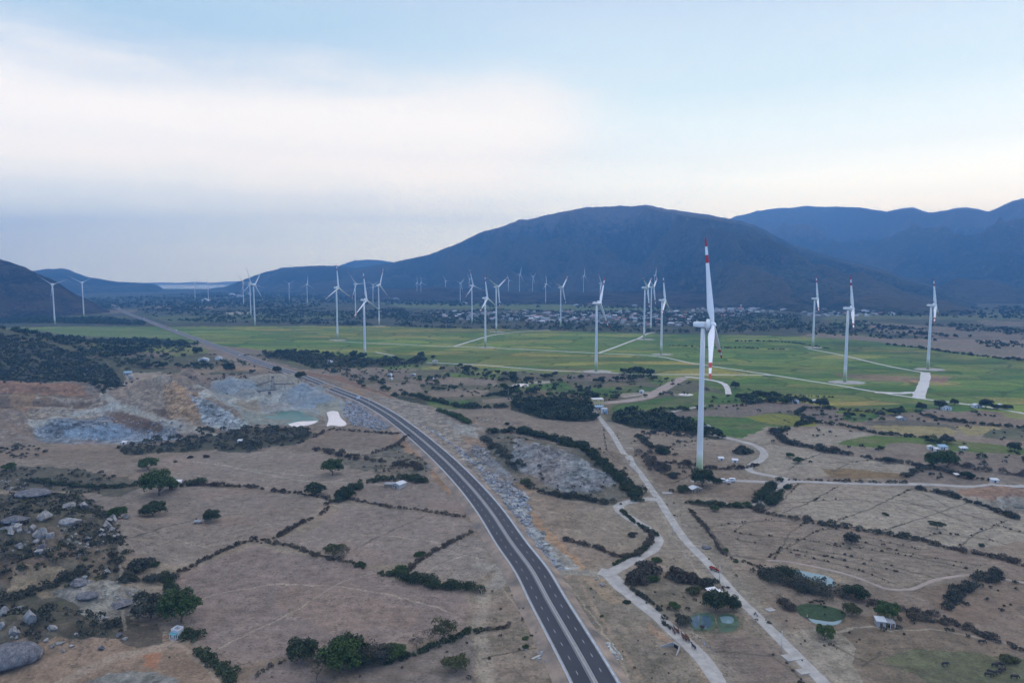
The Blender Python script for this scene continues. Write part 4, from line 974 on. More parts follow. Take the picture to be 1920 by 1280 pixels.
for bx, by, hy, ph, rat, lb, azd, pad in TUR:
    if pad == -1:                            # these stand on the foothill: distance from their size
        D = 4350.0 if bx < 1150 else 3900.0
        u, v = (bx - 960) / F, (640 - by) / F; k = D / (CP + v * SP)
        x, y, z = u * k, D, 40.0
        dg = bpy.data.objects['foothill']
        hh = (by - hy) / F * D * .9
        base = (x, y, H + (v * CP - SP) * k)
    else:
        x, y, z = G(bx, by); base = (x, y, z)
        D = y
    u, v = (bx - 960) / F, (640 - hy) / F; k = base[1] / (CP + v * SP)
    h = H + (v * CP - SP) * k - base[2]
    root = empty("wind_turbine", base, math.pi - R(azd)); tag(root, lb, "wind turbine", "white wind turbines across the valley")
    hr = round(h)
    link("tower", tow.setdefault(hr, tower_mesh(hr)), root)
    sc = max(.8, h / 100)
    nac = link("nacelle", nacm, root, (0, 0, hr)); nac.scale = (sc, sc, sc)
    hb_ = link("rotor_hub", hubm, root, (0, 0, hr)); hb_.scale = (sc, sc, sc)
    Lb = rat * h
    for q in range(3):
        bo = link("blade", bladem, root, (0, -6.0 * sc, hr + .15)); a = R(ph + 120 * q)
        bo.rotation_euler = (Matrix.Rotation(R(-6), 3, 'X') @ Matrix.Rotation(a, 3, 'Y')).to_euler(); bo.scale = (sc, sc, Lb / 50)
    if D < 1500:                             # door, steps and transformer box at the foot
        mb = MB(); mb.box(-.55, .55, -2.42, -2.2, 1.2, 3.4); mb.build("tower_door", M['steel'], root).rotation_euler = (0, 0, R(azd - 20))
        mb = MB(); mb.box(-.7, .7, -4.0, -2.3, 0, 1.15); mb.box(-.7, .7, -4.8, -4.0, 0, .6); mb.build("door_steps", M['concrete'], root).rotation_euler = (0, 0, R(azd - 20))
    if pad > 0:
        mb = MB(); nn_ = 22
        mb.loft([[(math.cos(2 * math.pi * k / nn_) * pad * (1 + .12 * math.sin(3 * k + bx)) * 1.25 * s_, math.sin(2 * math.pi * k / nn_) * pad * .9 * (1 + .1 * math.cos(2 * k + bx)) * s_, z_) for k in range(nn_)] for s_, z_ in ((1.04, -.1), (1, .32))], 0)
        p_ = mb.build("turbine_pad", padm_, None, (base[0] + 1, base[1] - 3, base[2])); tag(p_, "pale gravel pad under the " + lb.split(',')[0], "pad", "gravel pads under turbines", "structure")
# ================================================================== TREES AND BUSHES
def leaves(cen, rad, n, size, r=rng, flatten=.9, gaps=.25):
    """n leaf clumps (quads) near the shells of ellipsoids cen (k,3), rad (k,3) -> verts, quads, tone"""
    k = len(cen); w_ = (rad[:, 0] * rad[:, 2]); w_ = w_ / w_.sum()
    pick = r.choice(k, n, p=w_)
    d = r.normal(size=(n, 3)); d /= np.linalg.norm(d, axis=1, keepdims=True)
    d[:, 2] = np.where(d[:, 2] < -.35, -d[:, 2] * .5, d[:, 2])
    rr = (.55 + .5 * r.random(n) ** .7)[:, None]
    p = cen[pick] + d * rad[pick] * rr
    p[:, 2] = np.maximum(p[:, 2], .05)
    nrm = d * .7 + r.normal(size=(n, 3)) * .75; nrm /= np.linalg.norm(nrm, axis=1, keepdims=True)
    a = np.cross(nrm, r.normal(size=(n, 3))); a /= np.linalg.norm(a, axis=1, keepdims=True); b_ = np.cross(nrm, a)
    s = (size * (.55 + .8 * r.random(n)))[:, None] * .5
    V = np.stack([p - a * s - b_ * s * .8, p + a * s * .9 - b_ * s, p + a * s + b_ * s * .75, p - a * s * .8 + b_ * s], 1).reshape(-1, 3)
    Q = np.arange(4 * n).reshape(n, 4)
    lob = r.random(k); tone = np.clip(.35 * lob[pick] + .5 * r.random(n) + .22 * (d[:, 2] * .5 + .5) * 0 + .1, 0, 1)
    return V, Q, tone
def lobes(r, R0, Hc, zb, n):
    """crown lobes: n ellipsoids filling a crown of radius R0, height Hc, from zb up"""
    c = [(0, 0, zb + Hc * .52)]; q = [(R0 * .62, R0 * .62, Hc * .45)]
    for i in range(n):
        a = 2 * math.pi * i / n + r.random() * .9; f = .45 + .35 * r.random(); s = .30 + .22 * r.random()
        c.append((math.cos(a) * R0 * f, math.sin(a) * R0 * f, zb + Hc * (.22 + .5 * r.random()))); q.append((R0 * s, R0 * s, Hc * s * .72))
    return np.array(c), np.array(q)
def crown_mesh(name, seed, R0, Hc, zb, n, size, kind, nl=7):
    r = np.random.default_rng(seed); c, q = lobes(r, R0, Hc, zb, nl)
    V, Q, tn = leaves(c, q, n, size, r); return mesh_np(name, V, Q, [LEAF[kind]], fattr={'v': tn}), c
def trunk_mesh(r, R0, zb, tips, rad=.28):
    mb = MB(); top = (r.normal() * .2, r.normal() * .2, zb * .9)
    mb.tubes([(0, 0, -.4), (.06, .03, zb * .5), top], [rad * 1.3, rad, rad * .75], 7)
    for c in tips[:5]:
        m_ = ((top[0] + c[0]) / 2 + r.normal() * .2, (top[1] + c[1]) / 2 + r.normal() * .2, top[2] * .55 + c[2] * .45)
        mb.tubes([top, m_, tuple(c)], [rad * .55, rad * .35, rad * .12], 5)
    return mb.mesh("trunk", [M['bark']])
KINDS = {}
def tree_kind(key, seed, kind, R0=5.0, Hc=7.0, zb=1.6, n=1500, size=.62, nl=8, rad=.28):
    r = np.random.default_rng(seed)
    cm, c = crown_mesh("crown", seed, R0, Hc, zb, n, size, kind, nl)
    KINDS[key] = (cm, trunk_mesh(r, R0, max(zb, 1.0), c[1:], rad), R0, Hc + zb)
tree_kind('g1', 1, 'green', n=4600, size=.40, nl=15); tree_kind('g2', 2, 'green', 5, 6, 1.2, 3800, .42, 12)
tree_kind('d1', 3, 'dark', 5, 6.6, 1.4, 4200, .42, 14); tree_kind('d2', 4, 'dark', 5, 5, .9, 3400, .43, 11)
tree_kind('o1', 5, 'olive', 4.6, 6, 2.2, 1700, .36, 13, .2); tree_kind('o2', 6, 'olive', 5, 5.4, 1.2, 2500, .40, 12)
tree_kind('y1', 7, 'grey', 5, 6, 1.0, 4000, .40, 14); tree_kind('b1', 8, 'dry', 4.2, 6.4, 2.8, 330, .38, 9, .16)
tree_kind('f1', 9, 'dark', 5, 2.6, 2.6, 900, .55, 7)
def plant(key, px, py, wpx, label, name="tree", cat="tree", group=None, squash=1.0):
    x, y, z = G(px, py); cm, tm, R0, H0 = KINDS[key]
    s = wpx * math.hypot(y, H) * 1.0 / F / (2 * R0) * .98
    o = empty(name, (x, y, z - .1), random.random() * 6.28); o.scale = (s, s, s * squash)
    tag(o, label, cat, group); link("trunk", tm, o); link("crown", cm, o); return o
def plant_bush(kind, px, py, wpx, label, name="bush", cat="bush", group=None, squash=1.0):
    if kind not in BUSH:
        r = np.random.default_rng(len(BUSH) + 70); c, q = lobes(r, 3.0, 3.0, 0, 6)
        c[:, 2] *= .8; V, Q, tn = leaves(c, q, 1700, .30, r); BUSH[kind] = mesh_np("bush", V, Q, [LEAF[kind]], fattr={'v': tn})
    x, y, z = G(px, py); s = wpx * math.hypot(y, H) / F / 6.0
    o = link(name, BUSH[kind], None, (x, y, z - .15)); o.rotation_euler = (0, 0, random.random() * 6.28); o.scale = (s, s, s * squash)
    return tag(o, label, cat, group)
BUSH = {}
TREES = [
 ('y1', 283, 1158, 64, "broad grey-green tree just left of the small white shrine house"), ('g1', 340, 1165, 66, "dense green round tree right behind the small white shrine house"),
 ('d1', 568, 1238, 50, "dark tree at the left end of the grove at the bottom"), ('g1', 637, 1262, 66, "brightest green domed tree in the middle of the bottom grove"),
 ('d1', 650, 1236, 56, "dark tree behind the brightest dome of the bottom grove"), ('d2', 676, 1244, 50, "dark spreading tree right of the brightest dome in the bottom grove"),
 ('y1', 716, 1240, 44, "grey-green tree near the right end of the bottom grove"), ('g2', 738, 1236, 40, "small green tree at the right end of the bottom grove"),
 ('b1', 594, 1278, 48, "half bare tree with a pale trunk at the front of the bottom grove"), ('b1', 698, 1252, 46, "half bare tree in front of the right part of the bottom grove"),
 ('o1', 834, 1200, 44, "airy yellow-green tree at the bottom right corner of the big brown field"), ('b1', 806, 1205, 28, "small thin bare tree left of the airy yellow-green tree"),
 ('b1', 781, 1218, 28, "small thin bare tree above the hedge right of the bottom grove"), ('o2', 856, 1258, 44, "olive tree standing alone on the pale slope near the bottom path"),
 ('o2', 626, 1042, 36, "yellow-green tree on the hedge above the big brown field"), ('b1', 643, 1056, 34, "bare tree with a pale trunk beside the yellow-green tree on the hedge"),
 ('d1', 397, 978, 30, "dark round tree over the little sheds in the brown field"), ('g1', 298, 928, 56, "big green tree in the hedge beside the little white shed"),
 ('g2', 318, 918, 32, "green tree at the right shoulder of the big hedge tree"), ('d2', 287, 966, 44, "low dark tree in the open field below the big hedge tree"),
 ('g2', 220, 972, 32, "green tree at the left edge of the brown field by the boulders"), ('g2', 278, 880, 34, "green tree over the hedge under the quarry scrub"),
 ('g1', 624, 890, 36, "single green rounded tree in the pale field left of the highway"), ('d2', 590, 926, 36, "dark tree on the hedge left of the grey shed"), ('d2', 646, 934, 36, "dark tree at the hedge corner left of the grey shed"),
 ('d1', 1318, 912, 44, "dark spreading tree at the foot of the largest turbine"), ('d2', 1280, 922, 22, "small dark tree left of the foot of the largest turbine"),
 ('g2', 1265, 1142, 20, "small round green tree left of the lily ponds"), ('d1', 1342, 1142, 44, "dark tree in front of the white roofed house"), ('d1', 1374, 1142, 30, "dark tree right of the white roofed house"),
 ('y1', 1280, 1172, 28, "grey tree at the left bank of the lily ponds"), ('g1', 1547, 1198, 30, "green tree standing beside the village road below the weed pond"), ('o2', 1597, 1152, 32, "bright yellow-green tree right of the weed pond"),
 ('g1', 1663, 1160, 38, "dark green tree behind the grey block hut"), ('d2', 1606, 1122, 42, "dark tree at the right end of the pond thicket"), ('y1', 1596, 1018, 28, "lone tree in the ploughed field right of centre"),
 ('f1', 1757, 992, 26, "flat-topped dark tree among the right-hand fields"), ('d2', 1840, 1024, 10, "tiny dark tree on the bund near the right edge"),
 ('g2', 1481, 858, 15, "upper one of two small green trees in the pale field"), ('g2', 1496, 868, 18, "lower one of two small green trees in the pale field"),
 ('g1', 1750, 875, 34, "left half of the big green tree pair above the right lane"), ('g1', 1776, 876, 38, "right half of the big green tree pair above the right lane"),
 ('y1', 1775, 831, 24, "greyish tree over the vivid green strip on the right"), ('d2', 1744, 830, 16, "left dark tree beside the greyish tree on the green strip"), ('d2', 1759, 831, 16, "right dark tree beside the greyish tree on the green strip"),
 ('d1', 1902, 845, 22, "round dark tree at the right edge of the vivid green strip"), ('d2', 1651, 842, 12, "small dark tree at the left end of the bare plot by the blue roofs"),
 ('y1', 1667, 868, 18, "small grey tree on the terrace edge right of centre"), ('d2', 1815, 897, 24, "dark tree beside the pale debris near the right lane"),
 ('d1', 1727, 769, 19, "dark tree just left of the farm roofs at the plain's edge"), ('d1', 1762, 766, 22, "leftmost big tree of the farm row at the plain's edge"), ('d1', 1789, 759, 15, "small dark tree behind the farm row roofs"),
 ('d1', 1849, 766, 24, "largest dark tree of the farm row at the plain's edge"), ('d2', 1868, 767, 16, "dark tree between two farm roofs at the plain's edge"), ('d2', 1889, 768, 18, "last dark tree of the farm row at the plain's edge"),
 ('d1', 1542, 764, 24, "dark round tree at the edge of the yellow-green fields"), ('d2', 1680, 778, 26, "wide low tree beside the pale tin roof in the middle fields"),
 ('d1', 519, 699, 17, "dark round tree close above the highway"), ('d2', 563, 708, 20, "low dark tree on the highway bank behind the gravel heaps"),
 ('d1', 311, 669, 11, "small dark tree on the left edge of the yellow field"), ('d1', 370, 663, 17, "biggest dark tree in the yellow field left of the highway"), ('d1', 344, 669, 9, "small round tree in the middle of the yellow field"),
 ('d2', 290, 650, 11, "small dark tree on the green field left of the highway"), ('d2', 951, 796, 9, "tiny lone tree in the bare field right of the highway"),
 ('d1', 432, 692, 16, "tall dark tree by the white sheds left of the highway"), ('d2', 1345, 905, 16, "dark sapling clump right of the largest turbine's foot"),
 ('g2', 1340, 958, 16, "small green tree on the lane verge below the largest turbine"), ('g2', 1383, 950, 15, "left small green tree on the bank above the ploughed field"), ('g2', 1400, 950, 15, "right small green tree on the bank above the ploughed field"),
 ('d2', 1415, 942, 12, "small tree beside the winding lane below the turbine"), ('d1', 1430, 930, 14, "bushy tree on the left side of the winding lane end"), ('d1', 1378, 728, 17, "dark round tree in the yellow plain right of the largest turbine"),
 ('g2', 18, 882, 22, "small green tree on the open slope at the left edge")]
for k_, x_, y_, w_, l_ in TREES: plant(k_, x_, y_, w_, l_)
BS = [('grey', 262, 1068, 52, "large dark grey bush beside the boulder hill"), ('green', 290, 1060, 18, "small green bush at the right side of the large grey bush"), ('grey', 238, 1088, 34, "scrubby bush on the slope under the large grey bush"), ('green', 787, 1041, 20, "small bright bush above the hedge in the upper field"), ('green', 752, 1074, 34, "green bush on the hedge above the big brown field"), ('dark', 675, 1060, 20, "dark bush on the hedge right of the bare tree"),
      ('dry', 1192, 1090, 46, "large dry grey thicket inside the S bend of the service road"), ('dry', 1215, 1072, 50, "dry thicket at the top of the S bend"), ('green', 1224, 1088, 24, "bright green bush on the edge of the dry thicket"), ('green', 1232, 1052, 20, "green bush just under the service road bend"),
      ('dry', 1272, 1085, 46, "dry bush between the service road and the village road"), ('dry', 1300, 1090, 34, "dry bush behind the white roofed house"), ('grey', 1326, 1100, 40, "dark grey bush left of the village road"), ('olive', 1300, 1112, 30, "olive bush left of the white roofed house"),
      ('dark', 1175, 1130, 14, "small bush on the left verge of the service road"), ('green', 1128, 1155, 8, "tiny green bush between the highway and the service road"), ('green', 985, 1197, 12, "small green bush on the left slope of the highway"), ('green', 986, 1213, 13, "lower small green bush on the left slope of the highway"),
      ('olive', 1890, 1240, 30, "wide olive bush at the right bottom edge"), ('green', 1360, 1032, 12, "small green bush right of the village road"), ('grey', 1185, 1005, 20, "grey bush right of the service road"), ('green', 1380, 1053, 10, "small bush where the footpath leaves the village road"),
      ('green', 790, 880, 10, "small green bush near the left edge of the highway"), ('green', 777, 892, 10, "small pale green bush under the highway bank"), ('olive', 1178, 918, 30, "olive bush at the lower right foot of the granite dome"), ('green', 985, 905, 20, "green bush at the lower left foot of the granite dome"),
      ('dry', 357, 858, 12, "left one of two small dry bushes in the field under the quarry"), ('dry', 387, 857, 13, "right one of two small dry bushes in the field under the quarry"), ('dry', 329, 866, 8, "tiny dry bush in the field under the quarry"),
      ('dark', 1240, 850, 28, "dark green bush on the curved bund right of the village road"), ('grey', 1262, 895, 26, "grey bush left of the largest turbine"), ('dry', 1242, 880, 34, "dry bush between the village road and the largest turbine"),
      ('grey', 1390, 850, 34, "grey bush clump in front of the white sheds"), ('dark', 1400, 848, 22, "dark bush beside the white sheds"), ('olive', 1660, 965, 12, "small bush on the bund in the right fields")]
for k_, x_, y_, w_, l_ in BS: plant_bush(k_, x_, y_, w_, l_)

# ---- hedgerows: each one a thing of its own
def blob_line(pts, step, rad, kind, seed, wid=1.0, gap=0.0, tall=1.0, nleaf=None):
    r = np.random.default_rng(seed); c = spline(W(pts), 1.0)
    L_ = np.concatenate([[0], np.cumsum(np.linalg.norm(np.diff(c, axis=0), axis=1))]); s = 0; C_ = []; Q_ = []
    while s < L_[-1]:
        x = np.interp(s, L_, c[:, 0]); y = np.interp(s, L_, c[:, 1])
        cl = fbm(np.array([x]), np.array([y]), 14, 2, seed)[0]
        if cl > gap:
            q = rad * (.55 + .9 * r.random() ** 1.5) * (.7 + .6 * cl)
            x += r.normal() * wid; y += r.normal() * wid
            C_.append((x, y, q * .55 * tall)); Q_.append((q, q, q * .85 * tall))
        s += step * (.6 + .8 * r.random())
    if not C_: return None
    C_ = np.array(C_); Q_ = np.array(Q_); C_[:, 2] += terrain(C_[:, 0], C_[:, 1]) - .1
    d = float(np.median(C_[:, 1])); size = max(.38, d / 900); per = int(np.clip(9.0 * (Q_[:, 0].mean() / size) ** 2, 14, 240))
    n_ = int(min(len(C_) * per, 60000))
    zmin = terrain(C_[:, 0], C_[:, 1]).min()
    V, Q, tn = leaves(C_, Q_, n_, size, r)
    return mesh_np("hedge", V, Q, [LEAF[kind]], fattr={'v': tn})
HEDGES = [
 ("60,902 100,907 165,914 240,912 275,906 310,905", 1.6, 1.6, 'dark', .8, "dark scrub hedge on the left, ending at the big green tree"),
 ("345,908 400,911 440,912 480,914 520,922 560,925 600,932 622,938", 2.2, 1.4, 'dry', .5, "dry hedge running right from the big green tree to the hedge corner"),
 ("330,915 360,908 385,905", 1.4, 2.0, 'dark', .8, "thick dark bushes beside the little white shed"),
 ("625,940 655,925 680,908 720,900 760,898 800,905", 1.3, 2.1, 'dark', 1.6, "thick dark hedge behind the grey shed left of the highway"),
 ("640,932 700,945 740,952 790,957 840,965 872,969", 2.0, 1.0, 'dry', .4, "low sparse hedge running from the hedge corner to the highway verge"),
 ("480,1011 505,1012 542,994 572,978 605,961 620,942", 1.6, 1.1, 'dry', .5, "short dark hedge climbing from the field junction to the hedge corner"),
 ("480,1010 440,1024 420,1032 380,1052 350,1067 312,1079", 1.4, .9, 'dry', .5, "thin dry hedge descending left from the field junction"),
 ("480,1016 540,1023 580,1036 620,1048 665,1056", 1.3, .9, 'dry', .5, "dry hedge along the top edge of the big brown field, left part"),
 ("665,1056 690,1066 720,1076 750,1079 770,1090", 1.1, 1.2, 'dark', .6, "hedge along the top of the big brown field, middle part"),
 ("760,1084 790,1093 830,1100 870,1104 895,1106", 1.0, 2.0, 'dark', 1.2, "thick dark hedge at the top right of the big brown field"),
 ("765,1072 780,1056 800,1044 830,1026 860,1010 890,997", 1.2, 1.0, 'dry', .4, "slanting hedge between the two small fields by the highway"),
 ("720,1246 760,1232 800,1218 840,1203 880,1184 900,1181", 1.1, 1.1, 'dark', .6, "hedge along the bottom of the big brown field"),
 ("912,1181 940,1177 955,1172", 1.0, .8, 'dry', .3, "short low hedge across the bottom path"),
 ("480,1267 510,1250 535,1238 552,1226", 1.4, .7, 'dry', .3, "thin hedge running into the bottom grove from the left"),
 ("312,1080 322,1115 335,1140", 1.5, 1.6, 'dark', 1.0, "scrubby hedge above the shrine trees"),
 ("352,1185 370,1205 385,1225 405,1245 425,1262 445,1275", 1.2, 1.5, 'dark', 1.0, "green hedge descending right from the small white shrine house"),
 ("245,1082 280,1090 320,1085", 1.5, 1.6, 'grey', 1.0, "scrub row between the boulder hill and the big brown field"),
 ("0,1122 40,1118 80,1105 110,1095 140,1080 170,1068", 1.2, 1.5, 'grey', .9, "dark scrub line across the boulder hill"),
 ("918,812 965,810 1022,822 1060,832 1097,843 1118,858", 1.4, 2.6, 'dark', 1.6, "thick green hedge above the granite dome"),
 ("1118,860 1140,880 1160,897 1185,925 1188,938", 1.4, 2.4, 'dark', 2.5, "dark thicket between the granite dome and the village road"),
 ("985,912 1020,926 1060,931 1090,935 1145,944", 1.6, 1.7, 'grey', 1.2, "bushes along the lower edge of the granite dome"),
 ("905,822 925,838 950,855 975,880", 1.8, 1.8, 'grey', 1.6, "scrub on the left flank of the granite dome"),
 ("1195,818 1208,828 1222,838 1255,845", 1.6, 1.8, 'grey', 1.0, "curved bushy bund right of the village road"),
 ("1210,815 1240,808 1265,815 1295,818", 1.8, 1.7, 'grey', 1.0, "bushy bund above the small round field"),
 ("1205,850 1222,868 1235,882 1245,892", 1.8, 2.2, 'dry', 2.0, "dry bushes along the right side of the village road"),
 ("1250,868 1290,871 1330,878 1385,879 1425,872", 2.0, 1.6, 'dry', .8, "dry hedge passing behind the foot of the largest turbine"),
 ("1285,942 1320,946 1370,950 1435,953", 1.8, 1.5, 'dark', .6, "hedge below the lane at the largest turbine"),
 ("1425,938 1440,922 1452,908 1462,902", 1.3, 2.6, 'dark', .8, "dark bushes on the left bank of the winding lane end"),
 ("1442,946 1458,935 1470,922 1478,910", 1.3, 2.4, 'dark', .8, "dark bushes on the right bank of the winding lane end"),
 ("1492,777 1512,783 1535,793 1590,800 1640,812 1700,818 1760,824", 2.2, 1.8, 'dark', .9, "dark hedge above the bare pale plot right of the turbine"),
 ("1492,776 1520,766 1565,768 1620,772 1655,776", 2.4, 1.8, 'dark', .8, "hedge along the yellow-green field edge on the right"),
 ("1455,808 1462,820 1480,832 1527,841 1570,850 1615,856", 1.8, 2.4, 'grey', 1.4, "thick grey hedge under the bare pale plot"),
 ("1615,856 1650,863 1690,868 1740,880", 2.4, 1.8, 'grey', .8, "sparse hedge on the terrace right of the turbine"),
 ("1455,812 1475,806 1495,798 1520,793", 1.9, 2.0, 'dark', .8, "hedge along the top left side of the bare pale plot"),
 ("1725,777 1755,785 1790,791 1850,797 1920,803", 2.4, 2.0, 'dark', .9, "hedge crossing the striped fields near the right edge"),
 ("1780,868 1830,880 1880,888 1930,893", 2.2, 2.2, 'dry', 1.2, "dry hedge above the right-hand lane"),
 ("1700,895 1715,885 1740,877 1765,882 1800,892 1860,902", 2.2, 1.6, 'grey', .8, "bushy bund around the dark plot near the right lane"),
 ("1480,900 1560,902 1640,905 1700,906", 3.0, 1.1, 'grey', .5, "low scrub along the far side of the right lane"),
 ("1720,918 1760,925 1800,936 1840,950 1880,965 1925,978", 2.0, 1.5, 'grey', .6, "dark scrubby hedge descending to the pond at the right edge"),
 ("1292,955 1312,978 1335,1005 1360,1042 1400,1055 1435,1067", 1.6, .9, 'dry', .4, "thin dry hedge right of the village road"),
 ("1415,955 1450,965 1490,972 1520,978", 1.8, 1.4, 'dry', .9, "scrub row left of the stony bank in the right fields"),
 ("1515,978 1560,986 1632,997 1680,1006 1727,1013", 1.5, 1.4, 'grey', .9, "scrubby bank between the right-hand fields, left part"),
 ("1727,1013 1780,1028 1840,1040 1880,1050 1925,1062", 1.4, 1.3, 'dry', .6, "scrubby bank between the right-hand fields, right part"),
 ("1425,1078 1450,1088 1480,1098 1510,1108", 1.1, 2.6, 'grey', 1.8, "thicket at the left end of the pond beside the village road"),
 ("1510,1106 1540,1114 1575,1118 1600,1122", 1.1, 2.6, 'grey', 2.0, "thicket between the open pond and the weed pond"),
 ("1450,1082 1465,1076 1480,1080 1500,1086", 1.2, 2.2, 'dark', .8, "dark green bushes on the near bank of the open pond"),
 ("1470,1128 1476,1138 1485,1146", 1.0, 1.4, 'dry', .8, "grey bush row at the left end of the weed pond"),
 ("1628,1128 1680,1142 1740,1150 1780,1164 1820,1182 1870,1202 1925,1222", 1.4, 1.2, 'dry', .7, "dark hedge descending to the right from the grey block hut"),
 ("1775,1140 1792,1118 1815,1102 1845,1090 1880,1080", 1.5, 1.6, 'grey', 1.2, "bushy hedge climbing toward the right edge"),
 ("1700,1155 1740,1160 1770,1170", 1.2, 1.3, 'dry', 1.0, "dead brush heap right of the grey block hut"),
 ("1240,1160 1246,1170 1262,1176", 1.2, 1.2, 'grey', .8, "scrub on the verge above the lily ponds"),
 ("1185,1105 1205,1118 1225,1132 1240,1145", 1.0, .9, 'grey', .5, "narrow hedge along the right verge of the service road"),
 ("1165,958 1185,975 1210,992 1235,1005", .9, .9, 'dark', .4, "roadside hedge along the top of the S bend"),
 ("1215,1028 1190,1040 1165,1052 1150,1060", .8, .9, 'dark', .4, "roadside hedge inside the lower bend of the service road"),
 ("1060,1012 1090,1020 1120,1028 1160,1044 1195,1040 1215,1022 1222,1005 1205,990", 1.1, 1.1, 'dry', .5, "dry hedge around the small field inside the S bend"),
 ("822,771 840,776 862,786 880,795", 1.6, 2.2, 'green', .8, "green hedge on the orange cut right of the highway"),
 ("735,742 765,741 805,750 835,757 865,764 900,765 955,763", 2.2, 2.5, 'dark', 1.4, "dark hedge along the near side of the small green field"),
 ("905,744 930,740 960,745", 2.4, 2.2, 'dark', 1.4, "bushes behind the bare plot left of the big wood"),
 ("590,843 640,855 690,862 740,870 790,878", 1.8, 1.5, 'dry', 1.8, "low dry scrub band left of the highway"),
 ("700,850 740,836 765,818", 1.8, 1.3, 'dry', 1.0, "curved dry scrub row near the highway cut"),
 ("590,820 620,806 660,808 720,812 760,815", 2.0, 1.1, 'dry', .8, "thin scrub line under the crushed stone"),
 ("1240,768 1300,768 1370,764 1440,752 1500,752", 3.0, 2.2, 'dark', 1.2, "dark hedge behind the vivid green fields right of the wood"),
 ("1380,745 1440,742 1500,750 1530,756", 3.0, 2.4, 'dark', 1.0, "tree-like hedge at the near edge of the yellow fields"),
 ("1560,745 1440,738 1400,730", 4.0, 1.0, 'dark', .8, "faint dark bund in the yellow fields"),
 ("1250,648 1330,652 1400,653 1470,656", 5.0, 1.6, 'dark', 1.0, "thin dark bush line across the far right rice plain"),
 ("1380,640 1460,641 1500,645 1560,655", 5.0, 1.6, 'dark', 1.0, "thin dark bush line above the other in the far rice plain"),
 ("1660,646 1740,655 1800,664 1860,671 1930,678", 4.0, 2.4, 'dark', 2.0, "dark scrub along the canal at the far right")]
for i_, (s_, st_, rd_, kd_, wd_, lb_) in enumerate(HEDGES):
    me = blob_line(s_, st_ * .85, rd_ * 1.12, kd_, 300 + i_, wd_ * 1.2, .24)
    if me: tag(link("hedge", me), lb_, "hedge", "scrub hedges between the fields")

# ---- single trees of the middle distance, told apart only by their belt
MID = []
for i_, (kd_, hh_) in enumerate([('dark', 1.0), ('dark', .8), ('green', .9), ('grey', .8), ('olive', .8), ('dark', .65)]):
    r = np.random.default_rng(500 + i_); c, q = lobes(r, 4.0, 6.0 * hh_, .7, 6); V, Q, tn = leaves(c, q, 300, 1.05, r)
    tb = MB(); tb.tubes([(0, 0, -.3), (.1, 0, 1.2), (0, .1, 3.0)], [.35, .28, .15], 6); tv = np.array(tb.v); tf = [f for f in tb.f if len(f) == 4]
    V2 = np.concatenate([V, tv]); Q2 = np.concatenate([Q, np.array(tf) + len(V)])
    MID.append(mesh_np("tree", V2, Q2, [LEAF[kd_], M['bark']], midx=[0] * len(Q) + [1] * len(tf), fattr={'v': np.concatenate([tn, np.full(len(tf), .5)])}))
def scatter_px(poly, n, r, line=False, jitter=4):
    """random points on the ground inside a traced outline, even over the ground"""
    if line:
        c = spline(W(poly), 2.0); out_ = []
        for _ in range(n):
            k = r.integers(len(c)); out_.append((c[k, 0] + r.normal() * jitter, c[k, 1] + r.normal() * jitter * 1.5))
        return out_
    w_ = np.array(W(poly)); lo, hi = w_.min(0), w_.max(0); out_ = []
    while len(out_) < n:
        a = lo + (hi - lo) * r.random((n * 4, 2)); m_ = inpoly(a[:, 0], a[:, 1], w_); out_ += [tuple(v) for v in a[m_]]
    return out_[:n]
def belt(poly, n, lo, hi, kinds, label, group, line=False, jit_=4, seed=0):
    r = np.random.default_rng(900 + seed)
    for x, y in scatter_px(poly, n, r, line, jit_):
        kk = kinds[r.integers(len(kinds))]
        o = link("tree", MID[kk], None, (x, y, float(terrain(x, y)) - .2)); s = (lo + (hi - lo) * r.random() ** 1.4) / 8.0
        o.scale = (s, s, s * (.85 + .3 * r.random())); o.rotation_euler = (0, 0, r.random() * 6.28); 
        lk = MIDN[kk]; tag(o, lk + " " + label, "tree", lk + "s, " + group)
MIDN = ["dark tree", "low dark tree", "green tree", "greyish tree", "olive tree", "small dark tree"]
D_ = [0, 1, 5]; MX = [0, 1, 2, 3, 5]
belt("495,664 530,664 570,666 600,664 650,670 700,675 760,678 800,670", 48, 6, 14, D_, "in the belt under the left turbines", "tree belt under the left turbines", True, 9, 1)
belt("870,692 900,697 940,705 975,710 1040,712 1100,714 1150,716 1225,710", 44, 6, 13, D_, "in the belt along the near edge of the rice plain", "tree belt along the near edge of the plain", True, 12, 2)
belt("1172,703 1190,700 1225,706", 9, 9, 15, D_, "in the cluster left of the broad earth road", "tree cluster left of the earth road", True, 5, 3)
belt("640,716 700,712 745,716 800,708 840,712 900,728 880,740 820,736 740,742", 30, 4, 9, MX, "among the bare plots right of the highway", "small trees among the bare plots", False, 4, 4)
belt("900,722 960,730 1030,735 1100,728 1180,735 1240,740 1180,752 1060,748 960,745", 40, 5, 11, MX, "between the small green fields behind the big wood", "trees between the small green fields", False, 4, 5)
belt("210,640 320,650 300,690 230,690 180,670", 34, 5, 12, D_, "in the fields between the scrub slope and the highway", "trees between the slope and the highway", False, 4, 6)
belt("225,685 280,690 330,690 380,688 440,692 480,698", 26, 6, 12, D_, "in the row behind the quarry", "tree row behind the quarry", True, 8, 7)
belt("1385,745 1430,740 1500,752 1490,760 1400,760", 14, 6, 11, MX, "near the farmhouse at the plain's edge", "trees by the hut at the plain's edge", False, 4, 8)
belt("1500,760 1560,775 1640,775 1700,790 1640,795 1560,795 1500,790", 14, 4, 8, MX, "among the right middle fields", "small trees in the right middle fields", False, 4, 9)

